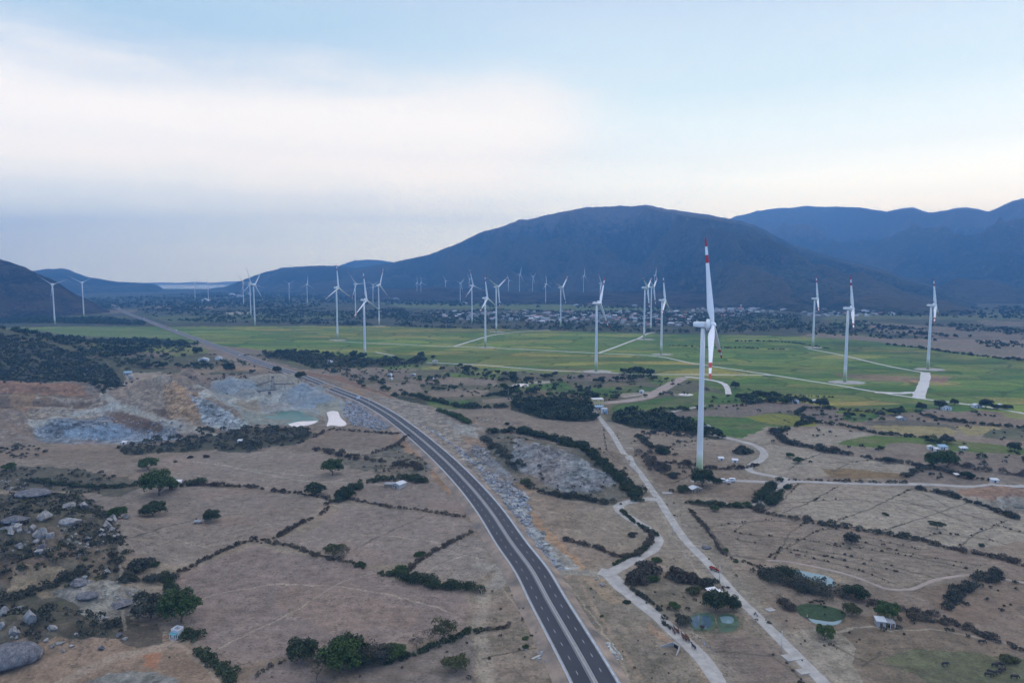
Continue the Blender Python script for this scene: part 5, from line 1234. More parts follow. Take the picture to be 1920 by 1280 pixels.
# ---- masses nobody could count
def mass(name, polys, dens, rad, kind, seed, label, leaf=None, per=None, cat="woodland", cap=9000, clump=None, hfac=.95):
    r = np.random.default_rng(seed); C_ = []
    for poly in polys:
        w_ = np.array(W(poly)); x, y = w_[:, 0], w_[:, 1]; area = abs(np.dot(x, np.roll(y, 1)) - np.dot(y, np.roll(x, 1))) / 2
        C_ += scatter_px(poly, max(3, min(cap, int(area * dens))), r)
    C_ = np.array(C_)
    if clump: C_ = C_[fbm(C_[:, 0], C_[:, 1], clump[0], 3, seed) > clump[1]]
    q = rad * (.42 + 1.0 * r.random(len(C_)) ** 1.7); z = terrain(C_[:, 0], C_[:, 1])
    cen = np.stack([C_[:, 0], C_[:, 1], z + q * .5 * hfac], 1); rd_ = np.stack([q, q, q * hfac], 1)
    k_ = len(cen); n_ = k_ * per; pick = np.repeat(np.arange(k_), per)
    d = r.normal(size=(n_, 3)); d /= np.linalg.norm(d, axis=1, keepdims=True); d[:, 2] = np.abs(d[:, 2]) * .9 - .1
    p = cen[pick] + d * rd_[pick] * (.5 + .5 * r.random(n_))[:, None]
    nr_ = d * .7 + r.normal(size=(n_, 3)) * .7; nr_ /= np.linalg.norm(nr_, axis=1, keepdims=True)
    a = np.cross(nr_, r.normal(size=(n_, 3))); a /= np.linalg.norm(a, axis=1, keepdims=True); b_ = np.cross(nr_, a)
    s = (leaf * (.6 + .8 * r.random(n_)) * (q[pick] / rad) ** .5)[:, None] * .5
    V = np.stack([p - a * s - b_ * s, p + a * s - b_ * s * .8, p + a * s * .9 + b_ * s, p - a * s * .8 + b_ * s * .9], 1).reshape(-1, 3)
    tone = np.clip(.45 * r.random(k_)[pick] + .5 * r.random(n_), 0, 1)
    return tag(link(name, mesh_np(name, V, np.arange(4 * n_).reshape(n_, 4), [LEAF[kind]], fattr={'v': tone})), label, cat, kind="stuff")
mass("wood", ["960,752 1000,748 1060,750 1100,757 1122,788 1100,791 1065,789 1010,783 962,768"], .045, 4.2, 'dark', 41, "dense dark green wood left of the yellow house", 1.1, 60)
mass("wood", ["1150,778 1180,770 1230,774 1280,786 1312,800 1300,812 1240,806 1180,800 1152,790", "1312,800 1345,808 1362,824 1340,822 1300,812"], .042, 4.0, 'dark', 42, "dense dark green wood right of the village road", 1.1, 55)
mass("scrub", ["215,838 260,830 330,816 400,806 480,796 560,800 592,812 570,830 500,840 470,848 400,842 300,850 230,852"], .030, 2.6, 'grey', 43, "grey-green scrub belt in front of the quarry", .75, 60, "scrub")
mass("scrub", ["590,842 640,852 700,850 745,830 775,815 797,860 803,882 780,893 700,884 640,866"], .060, 1.4, 'dry', 44, "speckled dry scrub left of the highway", .5, 26, "scrub", clump=(18, .40))
mass("scrub", ["-60,872 160,882 280,905 230,932 150,927 -60,915", "-200,815 60,835 100,850 60,860 -200,850"], .030, 1.6, 'grey', 45, "dark scrub on the slope at the left edge", .6, 40, "scrub", clump=(22, .36))
mass("scrub", ["-200,930 150,925 200,960 240,1010 250,1060 225,1100 180,1080 140,1080 60,1120 -200,1140", "60,1110 220,1160 240,1190 160,1200 60,1230 -60,1240 -60,1150"], .075, 1.55, 'grey', 46, "dark thorn scrub among the boulders of the hill", .5, 42, "scrub", clump=(14, .36))
mass("scrub", ["-200,930 150,925 200,960 240,1010 250,1060 225,1100 60,1120 -200,1140"], .034, 1.4, 'olive', 47, "olive scrub among the boulders of the hill", .45, 34, "scrub", clump=(10, .5))
mass("scrub", ["-420,628 0,628 70,640 140,662 210,692 255,712 180,726 60,716 -420,722"], .050, 2.3, 'dark', 48, "scrub forest covering the slope at the left edge", 1.05, 18, "scrub", cap=15000)
mass("scrub", ["-420,628 0,628 70,640 140,662 210,692 255,712 180,726 60,716 -420,722"], .018, 2.6, 'grey', 68, "greyer thorn trees mixed into the scrub forest on the slope", 1.2, 20, "scrub", cap=6000)
mass("wood", ["960,752 1000,748 1060,750 1100,757 1122,788 1100,791 1065,789 1010,783 962,768", "1150,778 1180,770 1230,774 1280,786 1312,800 1300,812 1240,806 1180,800 1152,790", "490,662 640,668 700,676 800,672 800,680 640,690 560,680"], .006, 4.6, 'olive', 69, "paler taller crowns rising out of the dark woods", 1.1, 60)
mass("scrub", ["1440,1150 1560,1180 1700,1190 1900,1260 1900,1300 1560,1300 1500,1230", "905,1100 960,1085 1030,1210 1070,1290 960,1290 915,1180", "1080,1090 1200,1140 1290,1240 1330,1300 1200,1300 1120,1200"], .012, .7, 'dry', 49, "small dry tufts on the waste ground along the highway", .38, 20, "scrub", clump=(16, .5))
mass("scrub", ["1130,790 1150,800 1200,870 1290,955 1400,1090 1530,1240 1500,1255 1380,1120 1240,955 1180,880"], .010, .6, 'dry', 50, "low tufts along the village road", .38, 16, "scrub", clump=(12, .5))
mass("scrub", ["860,775 940,785 1040,812 1130,845 1100,850 960,815"], .004, .9, 'dry', 51, "scattered tufts in the bare field right of the highway", .5, 18, "scrub")
mass("wood", ["-500,586 60,586 100,597 190,595 275,604 270,610 100,606 -500,612", "-500,618 0,620 100,630 160,634 100,640 -500,632", "90,640 170,638 250,636 310,640 375,645 360,652 250,648 110,652", "150,656 220,651 290,656 240,668 160,668"], .010, 5.0, 'dark', 52, "dark tree belts on the left before the green plain", 2.4, 18)
mass("wood", ["260,582 330,575 430,578 560,576 700,574 760,580 760,612 640,610 480,606 360,604 290,600"], .0026, 5.5, 'dark', 53, "dark tree belts behind the left part of the rice plain", 3.2, 14, clump=(160, .47))
mass("wood", ["740,588 860,580 1000,582 1250,584 1340,590 1500,586 1500,626 1250,624 1000,618 820,616 740,612"], .0030, 5.5, 'dark', 54, "trees growing through and around the far town", 3.0, 14, clump=(110, .42))
mass("wood", ["1480,604 1560,600 1640,606 1920,612 2100,620 2100,668 1920,660 1760,640 1640,634 1500,626", "1640,612 1760,616 1920,624 1920,632 1700,626"], .0026, 5.0, 'dark', 55, "dark tree belts across the far right plain", 3.0, 14, clump=(120, .49))
mass("wood", ["-800,560 200,560 420,548 640,550 760,560 900,566 900,574 640,574 200,582 -800,584"], .00075, 7.0, 'dark', 56, "far woods on the plain before the bay", 6.5, 9, cap=6000, clump=(260, .42))
mass("wood", ["900,566 1250,570 1300,584 1640,580 2000,575 2000,600 1640,592 1300,590 1200,579 900,576"], .0009, 6.5, 'dark', 57, "far woods at the foot of the big mountain", 5.0, 10, cap=5000, clump=(200, .48))
mass("wood", ["440,664 700,672 960,698 1300,716 1380,745 1500,778 1300,770 1100,752 960,745 860,745 735,735 640,710 560,692"], .0045, 2.8, 'dark', 58, "small bushes scattered through the middle fields", 1.0, 26, "bushes", clump=(38, .52))
mass("wood", ["-60,640 120,636 330,650 420,668 500,690 420,696 330,690 260,700 120,668 0,650"], .006, 3.6, 'dark', 59, "dark bushes and trees between the scrub slope and the highway", 1.5, 24, "bushes", clump=(45, .47))
mass("scrub", ["1190,805 1300,815 1400,830 1400,880 1300,875 1260,935 1210,880 1180,840"], .012, 1.5, 'grey', 60, "grey bushes between the village road and the largest turbine", .6, 34, "scrub", clump=(20, .52))
mass("scrub", ["1440,756 1560,770 1700,775 1920,790 1960,900 1740,905 1600,880 1440,860 1440,830 1500,800"], .0045, 1.7, 'grey', 61, "bushes dotted over the small plots on the right", .8, 26, "scrub", clump=(30, .54))
mass("scrub", ["1430,1060 1560,1090 1640,1130 1720,1150 1900,1215 1880,1250 1700,1190 1600,1190 1500,1130", "1740,1100 1900,1080 1940,1130 1820,1170"], .028, 1.0, 'grey', 62, "dry scrub around the ponds and the hedge on the right", .45, 30, "scrub", clump=(14, .50))
mass("scrub", ["1150,1090 1260,1060 1400,1110 1350,1160 1300,1190 1220,1140"], .03, .8, 'dry', 63, "dry scrub around the white roofed house", .4, 26, "scrub", clump=(10, .50))
mass("scrub", ["905,815 960,812 1080,835 1190,890 1200,940 1130,952 1020,930 935,890"], .016, 1.3, 'grey', 64, "scrub around the rim of the granite dome", .55, 34, "scrub", clump=(16, .52))
mass("scrub", ["-100,715 60,712 250,712 330,700 440,702 520,696 500,712 330,715 200,722 60,722 -100,728"], .006, 1.8, 'grey', 65, "scrub along the upper rim of the quarry", .9, 22, "scrub", clump=(26, .46))
mass("scrub", ["300,1090 340,1180 420,1270 560,1232 900,1185 900,1330 420,1330 300,1220", "560,1240 900,1190 900,1230 700,1290"], .004, .8, 'dry', 66, "dry tufts along the bottom of the big brown field", .4, 24, "scrub")
mass("wood", ["490,660 560,660 640,668 700,674 760,676 800,670 800,680 720,688 640,690 590,692 560,680 500,672"], .014, 3.6, 'dark', 71, "dense dark tree belt under the left turbines", 1.5, 30, "woodland", clump=(40, .40))
mass("wood", ["600,694 640,692 700,702 760,706 800,698 850,706 840,712 760,716 690,712 640,708", "820,700 900,700 950,708 1000,714 1060,716 1100,722 1150,720 1150,730 1060,728 1000,722 940,716 860,712"], .010, 3.0, 'dark', 72, "dark hedges and trees between the first green fields", 1.4, 28, "woodland", clump=(36, .45))
mass("wood", ["930,745 960,728 1000,722 1040,730 1020,740 960,743", "1040,735 1090,742 1150,745 1150,752 1090,750 1040,744", "1380,742 1440,738 1510,748 1530,757 1470,757 1400,752"], .014, 3.0, 'dark', 73, "dark tree clumps around the middle green fields", 1.3, 30, "woodland", clump=(30, .42))
mass("wood", ["1230,768 1330,762 1440,750 1520,755 1500,760 1440,758 1340,770 1240,775", "1150,700 1230,703 1230,710 1160,712", "1600,765 1700,770 1930,778 1930,783 1700,777 1600,772", "1640,835 1700,838 1770,850 1940,860 1940,868 1760,860 1650,845", "1560,772 1660,776 1760,790 1760,796 1650,784 1560,780"], .009, 2.8, 'dark', 74, "dark hedge lines between the fields on the right", 1.2, 28, "woodland", clump=(32, .46))
# low scrub growing on the earth banks between fields
def bund_scrub(name, lines, gap, rad, seed, label):
    r = np.random.default_rng(seed); C_ = []
    for ln in lines:
        c = spline(W(ln), 1.0)
        for q_ in c:
            if r.random() < gap: C_.append((q_[0] + r.normal() * .5, q_[1] + r.normal() * .5))
    C_ = np.array(C_); C_ = C_[fbm(C_[:, 0], C_[:, 1], 18, 2, seed) > .46]; q = rad * (.4 + r.random(len(C_)) ** 2)
    V, Q, tn = leaves(np.stack([C_[:, 0], C_[:, 1], terrain(C_[:, 0], C_[:, 1]) + q * .4], 1), np.stack([q, q, q * .8], 1), len(C_) * 16, .42, r)
    tag(link(name, mesh_np(name, V, Q, [LEAF['dry']], fattr={'v': tn})), label, "scrub", kind="stuff")
bund_scrub("scrub", BUNDS, .32, .5, 67, "low dry scrub on the earth banks between the right-hand fields")
# ================================================================== BUILDINGS
def hut(name, px, py, w_, d_, h_, roof, wall, roofm, label, cat="hut", rz=0.0, group=None, rise=None, over=.35, win=1, base=None, z=0.0):
    """small building: wall (with openings framed proud), roof, door and windows as parts; front faces -Y"""
    x, y, zz = G(px, py); root = empty(name, (x, y, zz - .05 + z), R(rz)); tag(root, label, cat, group)
    mb = MB(); mb.box(-w_ / 2, w_ / 2, -d_ / 2, d_ / 2, 0, h_)
    rise = rise if rise is not None else w_ * .16
    if roof == 'gable': mb.add([(-w_ / 2, -d_ / 2, h_), (w_ / 2, -d_ / 2, h_), (0, -d_ / 2, h_ + rise), (-w_ / 2, d_ / 2, h_), (w_ / 2, d_ / 2, h_), (0, d_ / 2, h_ + rise)], [(0, 1, 2), (3, 5, 4)])
    mb.build("wall", M[wall], root)
    mb = MB(); o = over
    if roof == 'gable':
        for s_ in (-1, 1):
            e = s_ * (w_ / 2 + o); ze = h_ - rise * o / (w_ / 2)
            mb.add([(0, -d_ / 2 - o, h_ + rise + .05), (e, -d_ / 2 - o, ze + .05), (e, d_ / 2 + o, ze + .05), (0, d_ / 2 + o, h_ + rise + .05), (0, -d_ / 2 - o, h_ + rise + .17), (e, -d_ / 2 - o, ze + .17), (e, d_ / 2 + o, ze + .17), (0, d_ / 2 + o, h_ + rise + .17)],
                   [(0, 3, 2, 1), (4, 5, 6, 7), (0, 1, 5, 4), (1, 2, 6, 5), (2, 3, 7, 6), (3, 0, 4, 7)])
    elif roof == 'shed':
        mb.add([(-w_ / 2 - o, -d_ / 2 - o, h_ + .03), (w_ / 2 + o, -d_ / 2 - o, h_ + .03), (w_ / 2 + o, d_ / 2 + o, h_ + rise), (-w_ / 2 - o, d_ / 2 + o, h_ + rise), (-w_ / 2 - o, -d_ / 2 - o, h_ + .15), (w_ / 2 + o, -d_ / 2 - o, h_ + .15), (w_ / 2 + o, d_ / 2 + o, h_ + rise + .12), (-w_ / 2 - o, d_ / 2 + o, h_ + rise + .12)],
               [(0, 3, 2, 1), (4, 5, 6, 7), (0, 1, 5, 4), (1, 2, 6, 5), (2, 3, 7, 6), (3, 0, 4, 7)])
    else:
        mb.box(-w_ / 2 - .1, w_ / 2 + .1, -d_ / 2 - .1, d_ / 2 + .1, h_ + .003, h_ + .2)
    mb.build("roof", M[roofm], root)
    if win:
        mb = MB(); mb.box(-.5, .5, -d_ / 2 - .06, -d_ / 2 - .004, .02, min(2.1, h_ * .8)); mb.build("door", M['door'], root)
        for k in range(int(w_ / 2.6)):
            xx_ = -w_ / 2 + 1.1 + k * 2.4
            if abs(xx_) < 1.2 or xx_ > w_ / 2 - .8: continue
            for zz_ in ([1.5] if h_ < 5 else [1.5, h_ - 1.6]):
                mb = MB(); mb.box(xx_ - .45, xx_ + .45, -d_ / 2 - .05, -d_ / 2 - .004, zz_ - .5, zz_ + .5); mb.build("window", M['window'], root)
    return root
# white shrine house bottom left
r_ = hut("shrine_house", 333, 1192, 4.6, 4.4, 3.9, 'none', 'wall_white', 'roof_grey', "small white flat-roofed shrine house with a teal canopy beside two green trees", "house", -18, win=0)
mb = MB(); t_ = .22
for a in [(-2.3, 2.3, -2.2, -2.2 + t_), (-2.3, 2.3, 2.2 - t_, 2.2), (-2.3, -2.3 + t_, -2.2 + t_, 2.2 - t_), (2.3 - t_, 2.3, -2.2 + t_, 2.2 - t_)]: mb.box(*a, 4.11, 5.2)
mb.build("parapet", M['wall_white'], r_)
mb = MB(); mb.add([(-2.5, -2.22, 3.3), (2.5, -2.22, 3.3), (2.5, -3.9, 2.7), (-2.5, -3.9, 2.7), (-2.5, -2.22, 3.42), (2.5, -2.22, 3.42), (2.5, -3.9, 2.82), (-2.5, -3.9, 2.82)], [(0, 1, 2, 3), (7, 6, 5, 4), (0, 3, 7, 4), (1, 5, 6, 2), (3, 2, 6, 7)]); mb.build("canopy", M['teal'], r_)
for s_ in (-2.2, 2.2): mb = MB(); mb.box(s_ - .12, s_ + .12, -3.8, -3.56, 0, 2.72); mb.build("pillar", M['wall_white'], r_)
mb = MB(); mb.box(-.1, 1.6, -2.26, -2.204, .05, 2.5); mb.build("door", M['door'], r_)
mb = MB(); mb.box(-2.5, 2.5, -4.1, -2.25, -.1, .28); mb.box(-1.5, 2.0, -4.8, -4.1, -.1, .14); mb.build("porch_step", M['concrete'], r_)
# house by the village road
r_ = hut("white_roofed_house", 1336, 1116, 5.6, 4.6, 3.0, 'shed', 'wall_pink', 'wall_white', "small pinkish house with a white sheet roof beside the village road", "house", 20, rise=.7)
mb = MB(); mb.add([(2.9, -2.6, 2.2), (5.6, -2.6, 2.0), (5.6, 1.2, 2.3), (2.9, 1.2, 2.5), (2.9, -2.6, 2.32), (5.6, -2.6, 2.12), (5.6, 1.2, 2.42), (2.9, 1.2, 2.62)], [(0, 3, 2, 1), (4, 5, 6, 7), (0, 1, 5, 4), (1, 2, 6, 5), (2, 3, 7, 6), (3, 0, 4, 7)]); mb.build("lean_to_roof", M['wall_white'], r_)
mb = MB(); mb.box(3.0, 3.6, -2.4, 1.0, 0, 2.15); mb.build("side_wall", M['wall_white'], r_)
for s_ in (-2.4, 1.0): mb = MB(); mb.tube((5.4, s_, 0), (5.4, s_, 2.1), .06, .06, 6); mb.build("post", M['wood'], r_)
# grey hut right
r_ = hut("block_hut", 1650, 1172, 3.4, 3.4, 2.6, 'shed', 'wall_grey', 'roof_tin', "grey block hut with a tin roof and open porch under a dark tree", "hut", -12, rise=.5, win=0)
mb = MB(); mb.add([(1.75, -1.9, 2.3), (5.4, -1.9, 2.2), (5.4, 1.9, 2.5), (1.75, 1.9, 2.7), (1.75, -1.9, 2.4), (5.4, -1.9, 2.3), (5.4, 1.9, 2.6), (1.75, 1.9, 2.8)], [(0, 3, 2, 1), (4, 5, 6, 7), (0, 1, 5, 4), (1, 2, 6, 5), (2, 3, 7, 6), (3, 0, 4, 7)]); mb.build("porch_roof", M['roof_grey'], r_)
for s_ in ((5.2, -1.7), (5.2, 1.7), (3.5, -1.7)): mb = MB(); mb.box(s_[0] - .12, s_[0] + .12, s_[1] - .12, s_[1] + .12, 0, 2.25); mb.build("porch_post", M['wall_white'], r_)
mb = MB(); mb.box(-.5, .5, -1.76, -1.704, 0, 2); mb.build("door", M['door'], r_)
hut("grey_shed", 749, 913, 6.0, 7.5, 3.0, 'gable', 'wall_grey', 'roof_tin', "grey gabled tin-roofed shed before the dark hedge left of the highway", "shed", -30)
hut("lean_to_shelter", 731, 911, 6.5, 4.0, 1.9, 'shed', 'wood', 'roof_grey', "low flat shelter joined to the left of the grey gabled shed", "shelter", -10, rise=.3, win=0)
hut("field_shelter", 391, 978, 3.6, 2.4, 1.7, 'shed', 'wood', 'wall_white', "tiny pale-roofed shelter under the dark round tree in the field", "shelter", 10, rise=.4, win=0)
hut("field_shelter", 371, 981, 3.2, 2.0, 1.2, 'shed', 'wood', 'roof_grey', "tiny dark shelter left of the pale-roofed one in the field", "shelter", 10, rise=.4, win=0)
hut("white_shed", 334, 908, 3.6, 3, 2.2, 'shed', 'wall_white', 'wall_white', "little white shed right of the big green tree in the hedge", "shed", 10, rise=.5)
hut("tin_shack", 1303, 921, 8, 6, 2.6, 'gable', 'wood', 'roof_tin', "tin-roofed shack under the tree at the foot of the largest turbine", "hut", 15)
hut("yellow_house", 1120, 760, 11.5, 8, 7.2, 'flat', 'wall_yellow', 'wall_white', "yellow two-storey flat-roofed house at the top of the village road", "house", 8)
hut("blue_grey_annex", 1123, 767, 8, 5, 2.8, 'shed', 'wall_grey', 'roof_blue', "low annex with a blue-grey roof in front of the yellow house", "house", 8, rise=.7)
r_ = hut("white_gate_house", 1133, 775, 5.2, 3.4, 5.2, 'flat', 'wall_white', 'wall_white', "tall narrow white gate house in front of the blue-grey annex", "house", 8)
mb = MB(); mb.box(-2.2, -.7, -1.76, -1.706, .1, 3.6); mb.build("blue_door", M['roof_blue'], r_)
mb = MB(); mb.box(.7, 2.2, -1.76, -1.706, .1, 3.6); mb.build("blue_door", M['roof_blue'], r_)
HUTS = [(1203, 737, 6.5, 4.5, 3.2, 'gable', 'wall_white', 'wall_white', "small white hut beside the broad earth road"), (1774, 768, 11, 6, 3.4, 'gable', 'wall_white', 'roof_tin', "left pale-roofed farmhouse of the row at the plain's edge"),
 (1831, 764, 11, 6, 3.4, 'gable', 'wall_white', 'roof_tin', "middle pale-roofed farmhouse of the row at the plain's edge"), (1876, 763, 7, 5, 3, 'gable', 'wall_grey', 'roof_tin', "right small farmhouse of the row at the plain's edge"),
 (1491, 755, 9, 5, 3, 'gable', 'wall_white', 'roof_tin', "low white farmhouse under trees by the yellow-green fields"), (1529, 755, 8, 5, 3, 'gable', 'wall_grey', 'roof_tin', "tin-roofed farmhouse left of the dark round tree"),
 (1690, 787, 10, 6, 2.6, 'gable', 'wall_grey', 'roof_tin', "pale tin-roofed hut among the middle fields on the right"), (1767, 842, 8, 5, 2.8, 'shed', 'wall_white', 'roof_blue', "blue-roofed farm building beside the vivid green strip"),
 (1746, 842, 7, 4, 2.6, 'gable', 'wall_white', 'roof_tin', "white farm building left of the blue-roofed one"), (1755, 845, 4, 3, 2.2, 'shed', 'wall_white', 'wall_white', "tiny white outhouse between the two farm buildings on the green strip"), (1806, 843, 8, 3, 1.8, 'shed', 'wall_grey', 'roof_tin', "low long shelter on the far side of the bare plot"),
 (1864, 904, 5.5, 3, 2.2, 'shed', 'wall_white', 'roof_tin', "small white shed beside the right-hand lane"), (1794, 893, 4, 3, 1.8, 'shed', 'wood', 'wall_white', "small pale lean-to beside the dark tree above the lane"), (1352, 862, 4.5, 3, 1.9, 'shed', 'wall_white', 'wall_white', "left white sheet-roofed shelter behind the grey bushes"),
 (1378, 866, 5, 3, 2.0, 'shed', 'wall_white', 'wall_white', "right white sheet-roofed shelter behind the grey bushes"), (1325, 802, 8, 4, 2.2, 'gable', 'wall_white', 'wall_white', "small white hut right behind the large turbine tower"), (1220, 790, 3.5, 2.5, 2.2, 'shed', 'wall_white', 'wall_white', "tiny white hut inside the wood right of the road"),
 (731, 705, 7, 5, 3.6, 'gable', 'wall_white', 'roof_tin', "pale hut in the small trees right of the highway"), (733, 712, 5, 4, 2.6, 'gable', 'wall_white', 'wall_white', "smaller white hut just below the pale one"), (775, 705, 8, 5, 3, 'gable', 'wall_grey', 'roof_tin', "grey hut in the middle of the small plots"),
 (810, 711, 7, 5, 2.6, 'gable', 'wall_white', 'roof_tin', "white hut right of the grey one in the small plots"), (617, 681, 10, 5, 3.2, 'gable', 'wall_white', 'roof_tin', "white hut in the tree belt below the tall left turbine"), (816, 680, 8, 5, 3, 'gable', 'wall_pink', 'roof_tin', "pinkish hut at the edge of the plain beside the canal track"),
 (1366, 908, 3, 2, 1.6, 'shed', 'wood', 'roof_grey', "small dark kiosk beside the two white vans"), (382, 677, 15, 7, 3.4, 'gable', 'wall_white', 'wall_white', "left long white shed between the trees behind the quarry"), (410, 674, 10, 6, 3.4, 'gable', 'wall_white', 'wall_white', "right white shed between the trees behind the quarry"),
 (240, 703, 12, 7, 4, 'shed', 'wall_grey', 'roof_blue', "blue-roofed quarry shed at the top of the haul road"), (233, 832, 4, 3, 2, 'shed', 'wall_white', 'wall_white', "tiny white hut at the left end of the quarry scrub"), (450, 829, 4, 3, 2, 'shed', 'wall_white', 'wall_white', "tiny white hut at the right end of the quarry scrub"),
 (870, 570, 34, 16, 6, 'gable', 'wall_white', 'roof_tin', "long pale shed at the foot of the foothill, left one"), (937, 569, 26, 14, 6, 'gable', 'wall_white', 'roof_tin', "shorter pale shed at the foot of the foothill"), (433, 554, 60, 25, 9, 'gable', 'wall_white', 'wall_white', "distant white factory hall left of the long hill's foot"),
 (466, 553, 45, 25, 9, 'gable', 'wall_white', 'wall_white', "distant white factory hall under the long hill"), (448, 557, 80, 20, 7, 'gable', 'wall_white', 'roof_tin', "long distant pale hall in front of the white factory halls"), (740, 563, 60, 24, 8, 'gable', 'wall_grey', 'roof_tin', "distant grey hall in the gap behind the left cluster"),
 (1080, 573, 22, 12, 5, 'gable', 'wall_white', 'roof_tin', "pale shed beyond the strip of green behind the town"), (384, 565, 55, 20, 7, 'gable', 'wall_white', 'wall_white', "white building at the feet of the faint turbine pair"), (1190, 574, 24, 12, 5, 'gable', 'wall_white', 'roof_tin', "pale shed at the far right end of the green strip")]
for px_, py_, w_, d_, h_, rf_, wl_, rm_, lb_ in HUTS:
    if py_ > 690: w_, d_, h_ = w_ * .76, d_ * .8, h_ * .85
    hut("farm_building", px_, py_, w_, d_, h_, rf_, wl_, rm_, lb_, "building", random.choice((-14, -6, 5, 12)), win=1 if py_ > 690 else 0)
# ---- the far town
def town_mesh(w_, d_, h_, wall, roofm, flatr):
    mb = MB(); mb.box(-w_ / 2, w_ / 2, -d_ / 2, d_ / 2, -.5, h_)
    if flatr: mb.box(-w_ / 2 - .2, w_ / 2 + .2, -d_ / 2 - .2, d_ / 2 + .2, h_ + .01, h_ + .5, 1)
    else:
        o = .5; rs = d_ * .22
        mb.add([(-w_ / 2, -d_ / 2, h_), (-w_ / 2, d_ / 2, h_), (-w_ / 2, 0, h_ + rs), (w_ / 2, -d_ / 2, h_), (w_ / 2, d_ / 2, h_), (w_ / 2, 0, h_ + rs)], [(0, 2, 1), (3, 4, 5)])
        for s_ in (-1, 1): mb.add([(-w_ / 2 - o, 0, h_ + rs + .1), (w_ / 2 + o, 0, h_ + rs + .1), (w_ / 2 + o, s_ * (d_ / 2 + o), h_ - .1), (-w_ / 2 - o, s_ * (d_ / 2 + o), h_ - .1)], [(0, 1, 2, 3)], 1)
    for k in range(int(w_ / 3)):
        for z_ in ([1.6] if h_ < 5 else [1.6, 4.6]): mb.box(-w_ / 2 + .8 + 3 * k, -w_ / 2 + 2.0 + 3 * k, -d_ / 2 - .05, -d_ / 2 - .003, z_ - .6, z_ + .6, 2)
    return mb.mesh("house", [M[wall], M[roofm], M['window']])
for nm_, sc_ in (("shrine_house", .64), ("white_roofed_house", .74), ("block_hut", .9), ("grey_shed", .9), ("lean_to_shelter", .9), ("tin_shack", .85)):
    bpy.data.objects[nm_].scale = (sc_,) * 3
TM = {'white': [town_mesh(9, 7, 3.6, 'town_wall', 'town_roof', False), town_mesh(12, 8, 4, 'town_wall', 'wall_white', False), town_mesh(7, 9, 6.5, 'town_wall', 'town_wall', True), town_mesh(14, 7, 3.4, 'town_wall', 'town_roof', False)],
      'grey': [town_mesh(10, 8, 3.5, 'wall_grey', 'roof_grey', False), town_mesh(12, 7, 3.2, 'wall_grey', 'town_roof', False)],
      'red': [town_mesh(9, 8, 4, 'town_wall', 'roof_red', False), town_mesh(12, 8, 4, 'wall_pink', 'roof_red', False)],
      'blue': [town_mesh(10, 8, 3.8, 'town_wall', 'roof_blue', False)]}
NAMES = {'white': "small white house with a pale roof", 'grey': "small grey-roofed house", 'red': "small red-roofed house", 'blue': "small blue-roofed house"}
r = np.random.default_rng(77)
ZONES = [("820,586 900,583 960,583 960,603 880,600 825,597", 24, "at the left end of the far town"), ("960,582 1060,582 1060,608 960,603", 42, "in the left middle of the far town"), ("1060,583 1130,584 1200,584 1200,612 1060,608", 60, "in the middle of the far town"),
         ("1200,584 1300,582 1300,600 1290,612 1200,612", 52, "in the town right behind the large turbine"), ("1300,578 1420,577 1500,578 1500,592 1400,594 1300,597", 52, "in the right part of the far town"), ("1500,579 1640,584 1700,592 1600,594 1500,592", 16, "scattered at the right end of the far town")]
for poly, n_, where in ZONES:
    pts_ = scatter_px(poly, n_ * 3, r); f_ = fbm(np.array([p[0] for p in pts_]), np.array([p[1] for p in pts_]), 70, 2, 61)
    for k in np.argsort(-f_ + r.random(len(f_)) * .25)[:n_]:
        kd_ = r.choice(['white', 'white', 'white', 'grey', 'red', 'blue'], p=[.22, .22, .22, .18, .10, .06]); me_ = TM[kd_][r.integers(len(TM[kd_]))]
        o = link("house", me_, None, (pts_[k][0], pts_[k][1], 0)); o.rotation_euler = (0, 0, R(r.choice([-18, 8, 12, 72])) + r.normal() * .1); s = .9 + .4 * r.random(); o.scale = (s, s, s)
        tag(o, NAMES[kd_] + " " + where, "house", ("%s houses " % kd_) + where)
# the rest of the town as one mass
Vb, Qb, Mb_ = [], [], []
for poly in [z_[0] for z_ in ZONES]:
    for x, y in scatter_px(poly, 42, r):
        w_, d_, h_ = 4 + 3 * r.random(), 3.5 + 2 * r.random(), 3 + 1.5 * r.random(); a = r.choice([-.3, .15, 1.2]); c_, s_ = math.cos(a), math.sin(a); b0 = len(Vb)
        for (u_, v_, q_) in [(-1, -1, 0), (1, -1, 0), (1, 1, 0), (-1, 1, 0), (-1.08, -1.08, 1), (1.08, -1.08, 1), (1.08, 1.08, 1), (-1.08, 1.08, 1), (-1, 0, 1.35), (1, 0, 1.35)]:
            Vb.append((x + u_ * w_ * c_ - v_ * d_ * s_, y + u_ * w_ * s_ + v_ * d_ * c_, q_ * h_))
        Qb += [(b0, b0 + 1, b0 + 5, b0 + 4), (b0 + 1, b0 + 2, b0 + 6, b0 + 5), (b0 + 2, b0 + 3, b0 + 7, b0 + 6), (b0 + 3, b0, b0 + 4, b0 + 7), (b0 + 4, b0 + 5, b0 + 9, b0 + 8), (b0 + 6, b0 + 7, b0 + 8, b0 + 9)]
        rm_ = int(r.choice([1, 1, 2, 3])); Mb_ += [0, 0, 0, 0, rm_, rm_]
tag(link("town", mesh_np("town", Vb, Qb, [M['town_wall'], M['town_roof'], M['roof_grey'], M['roof_red']], midx=Mb_)), "the crowd of further small houses between the trees of the far town", "houses", kind="stuff")
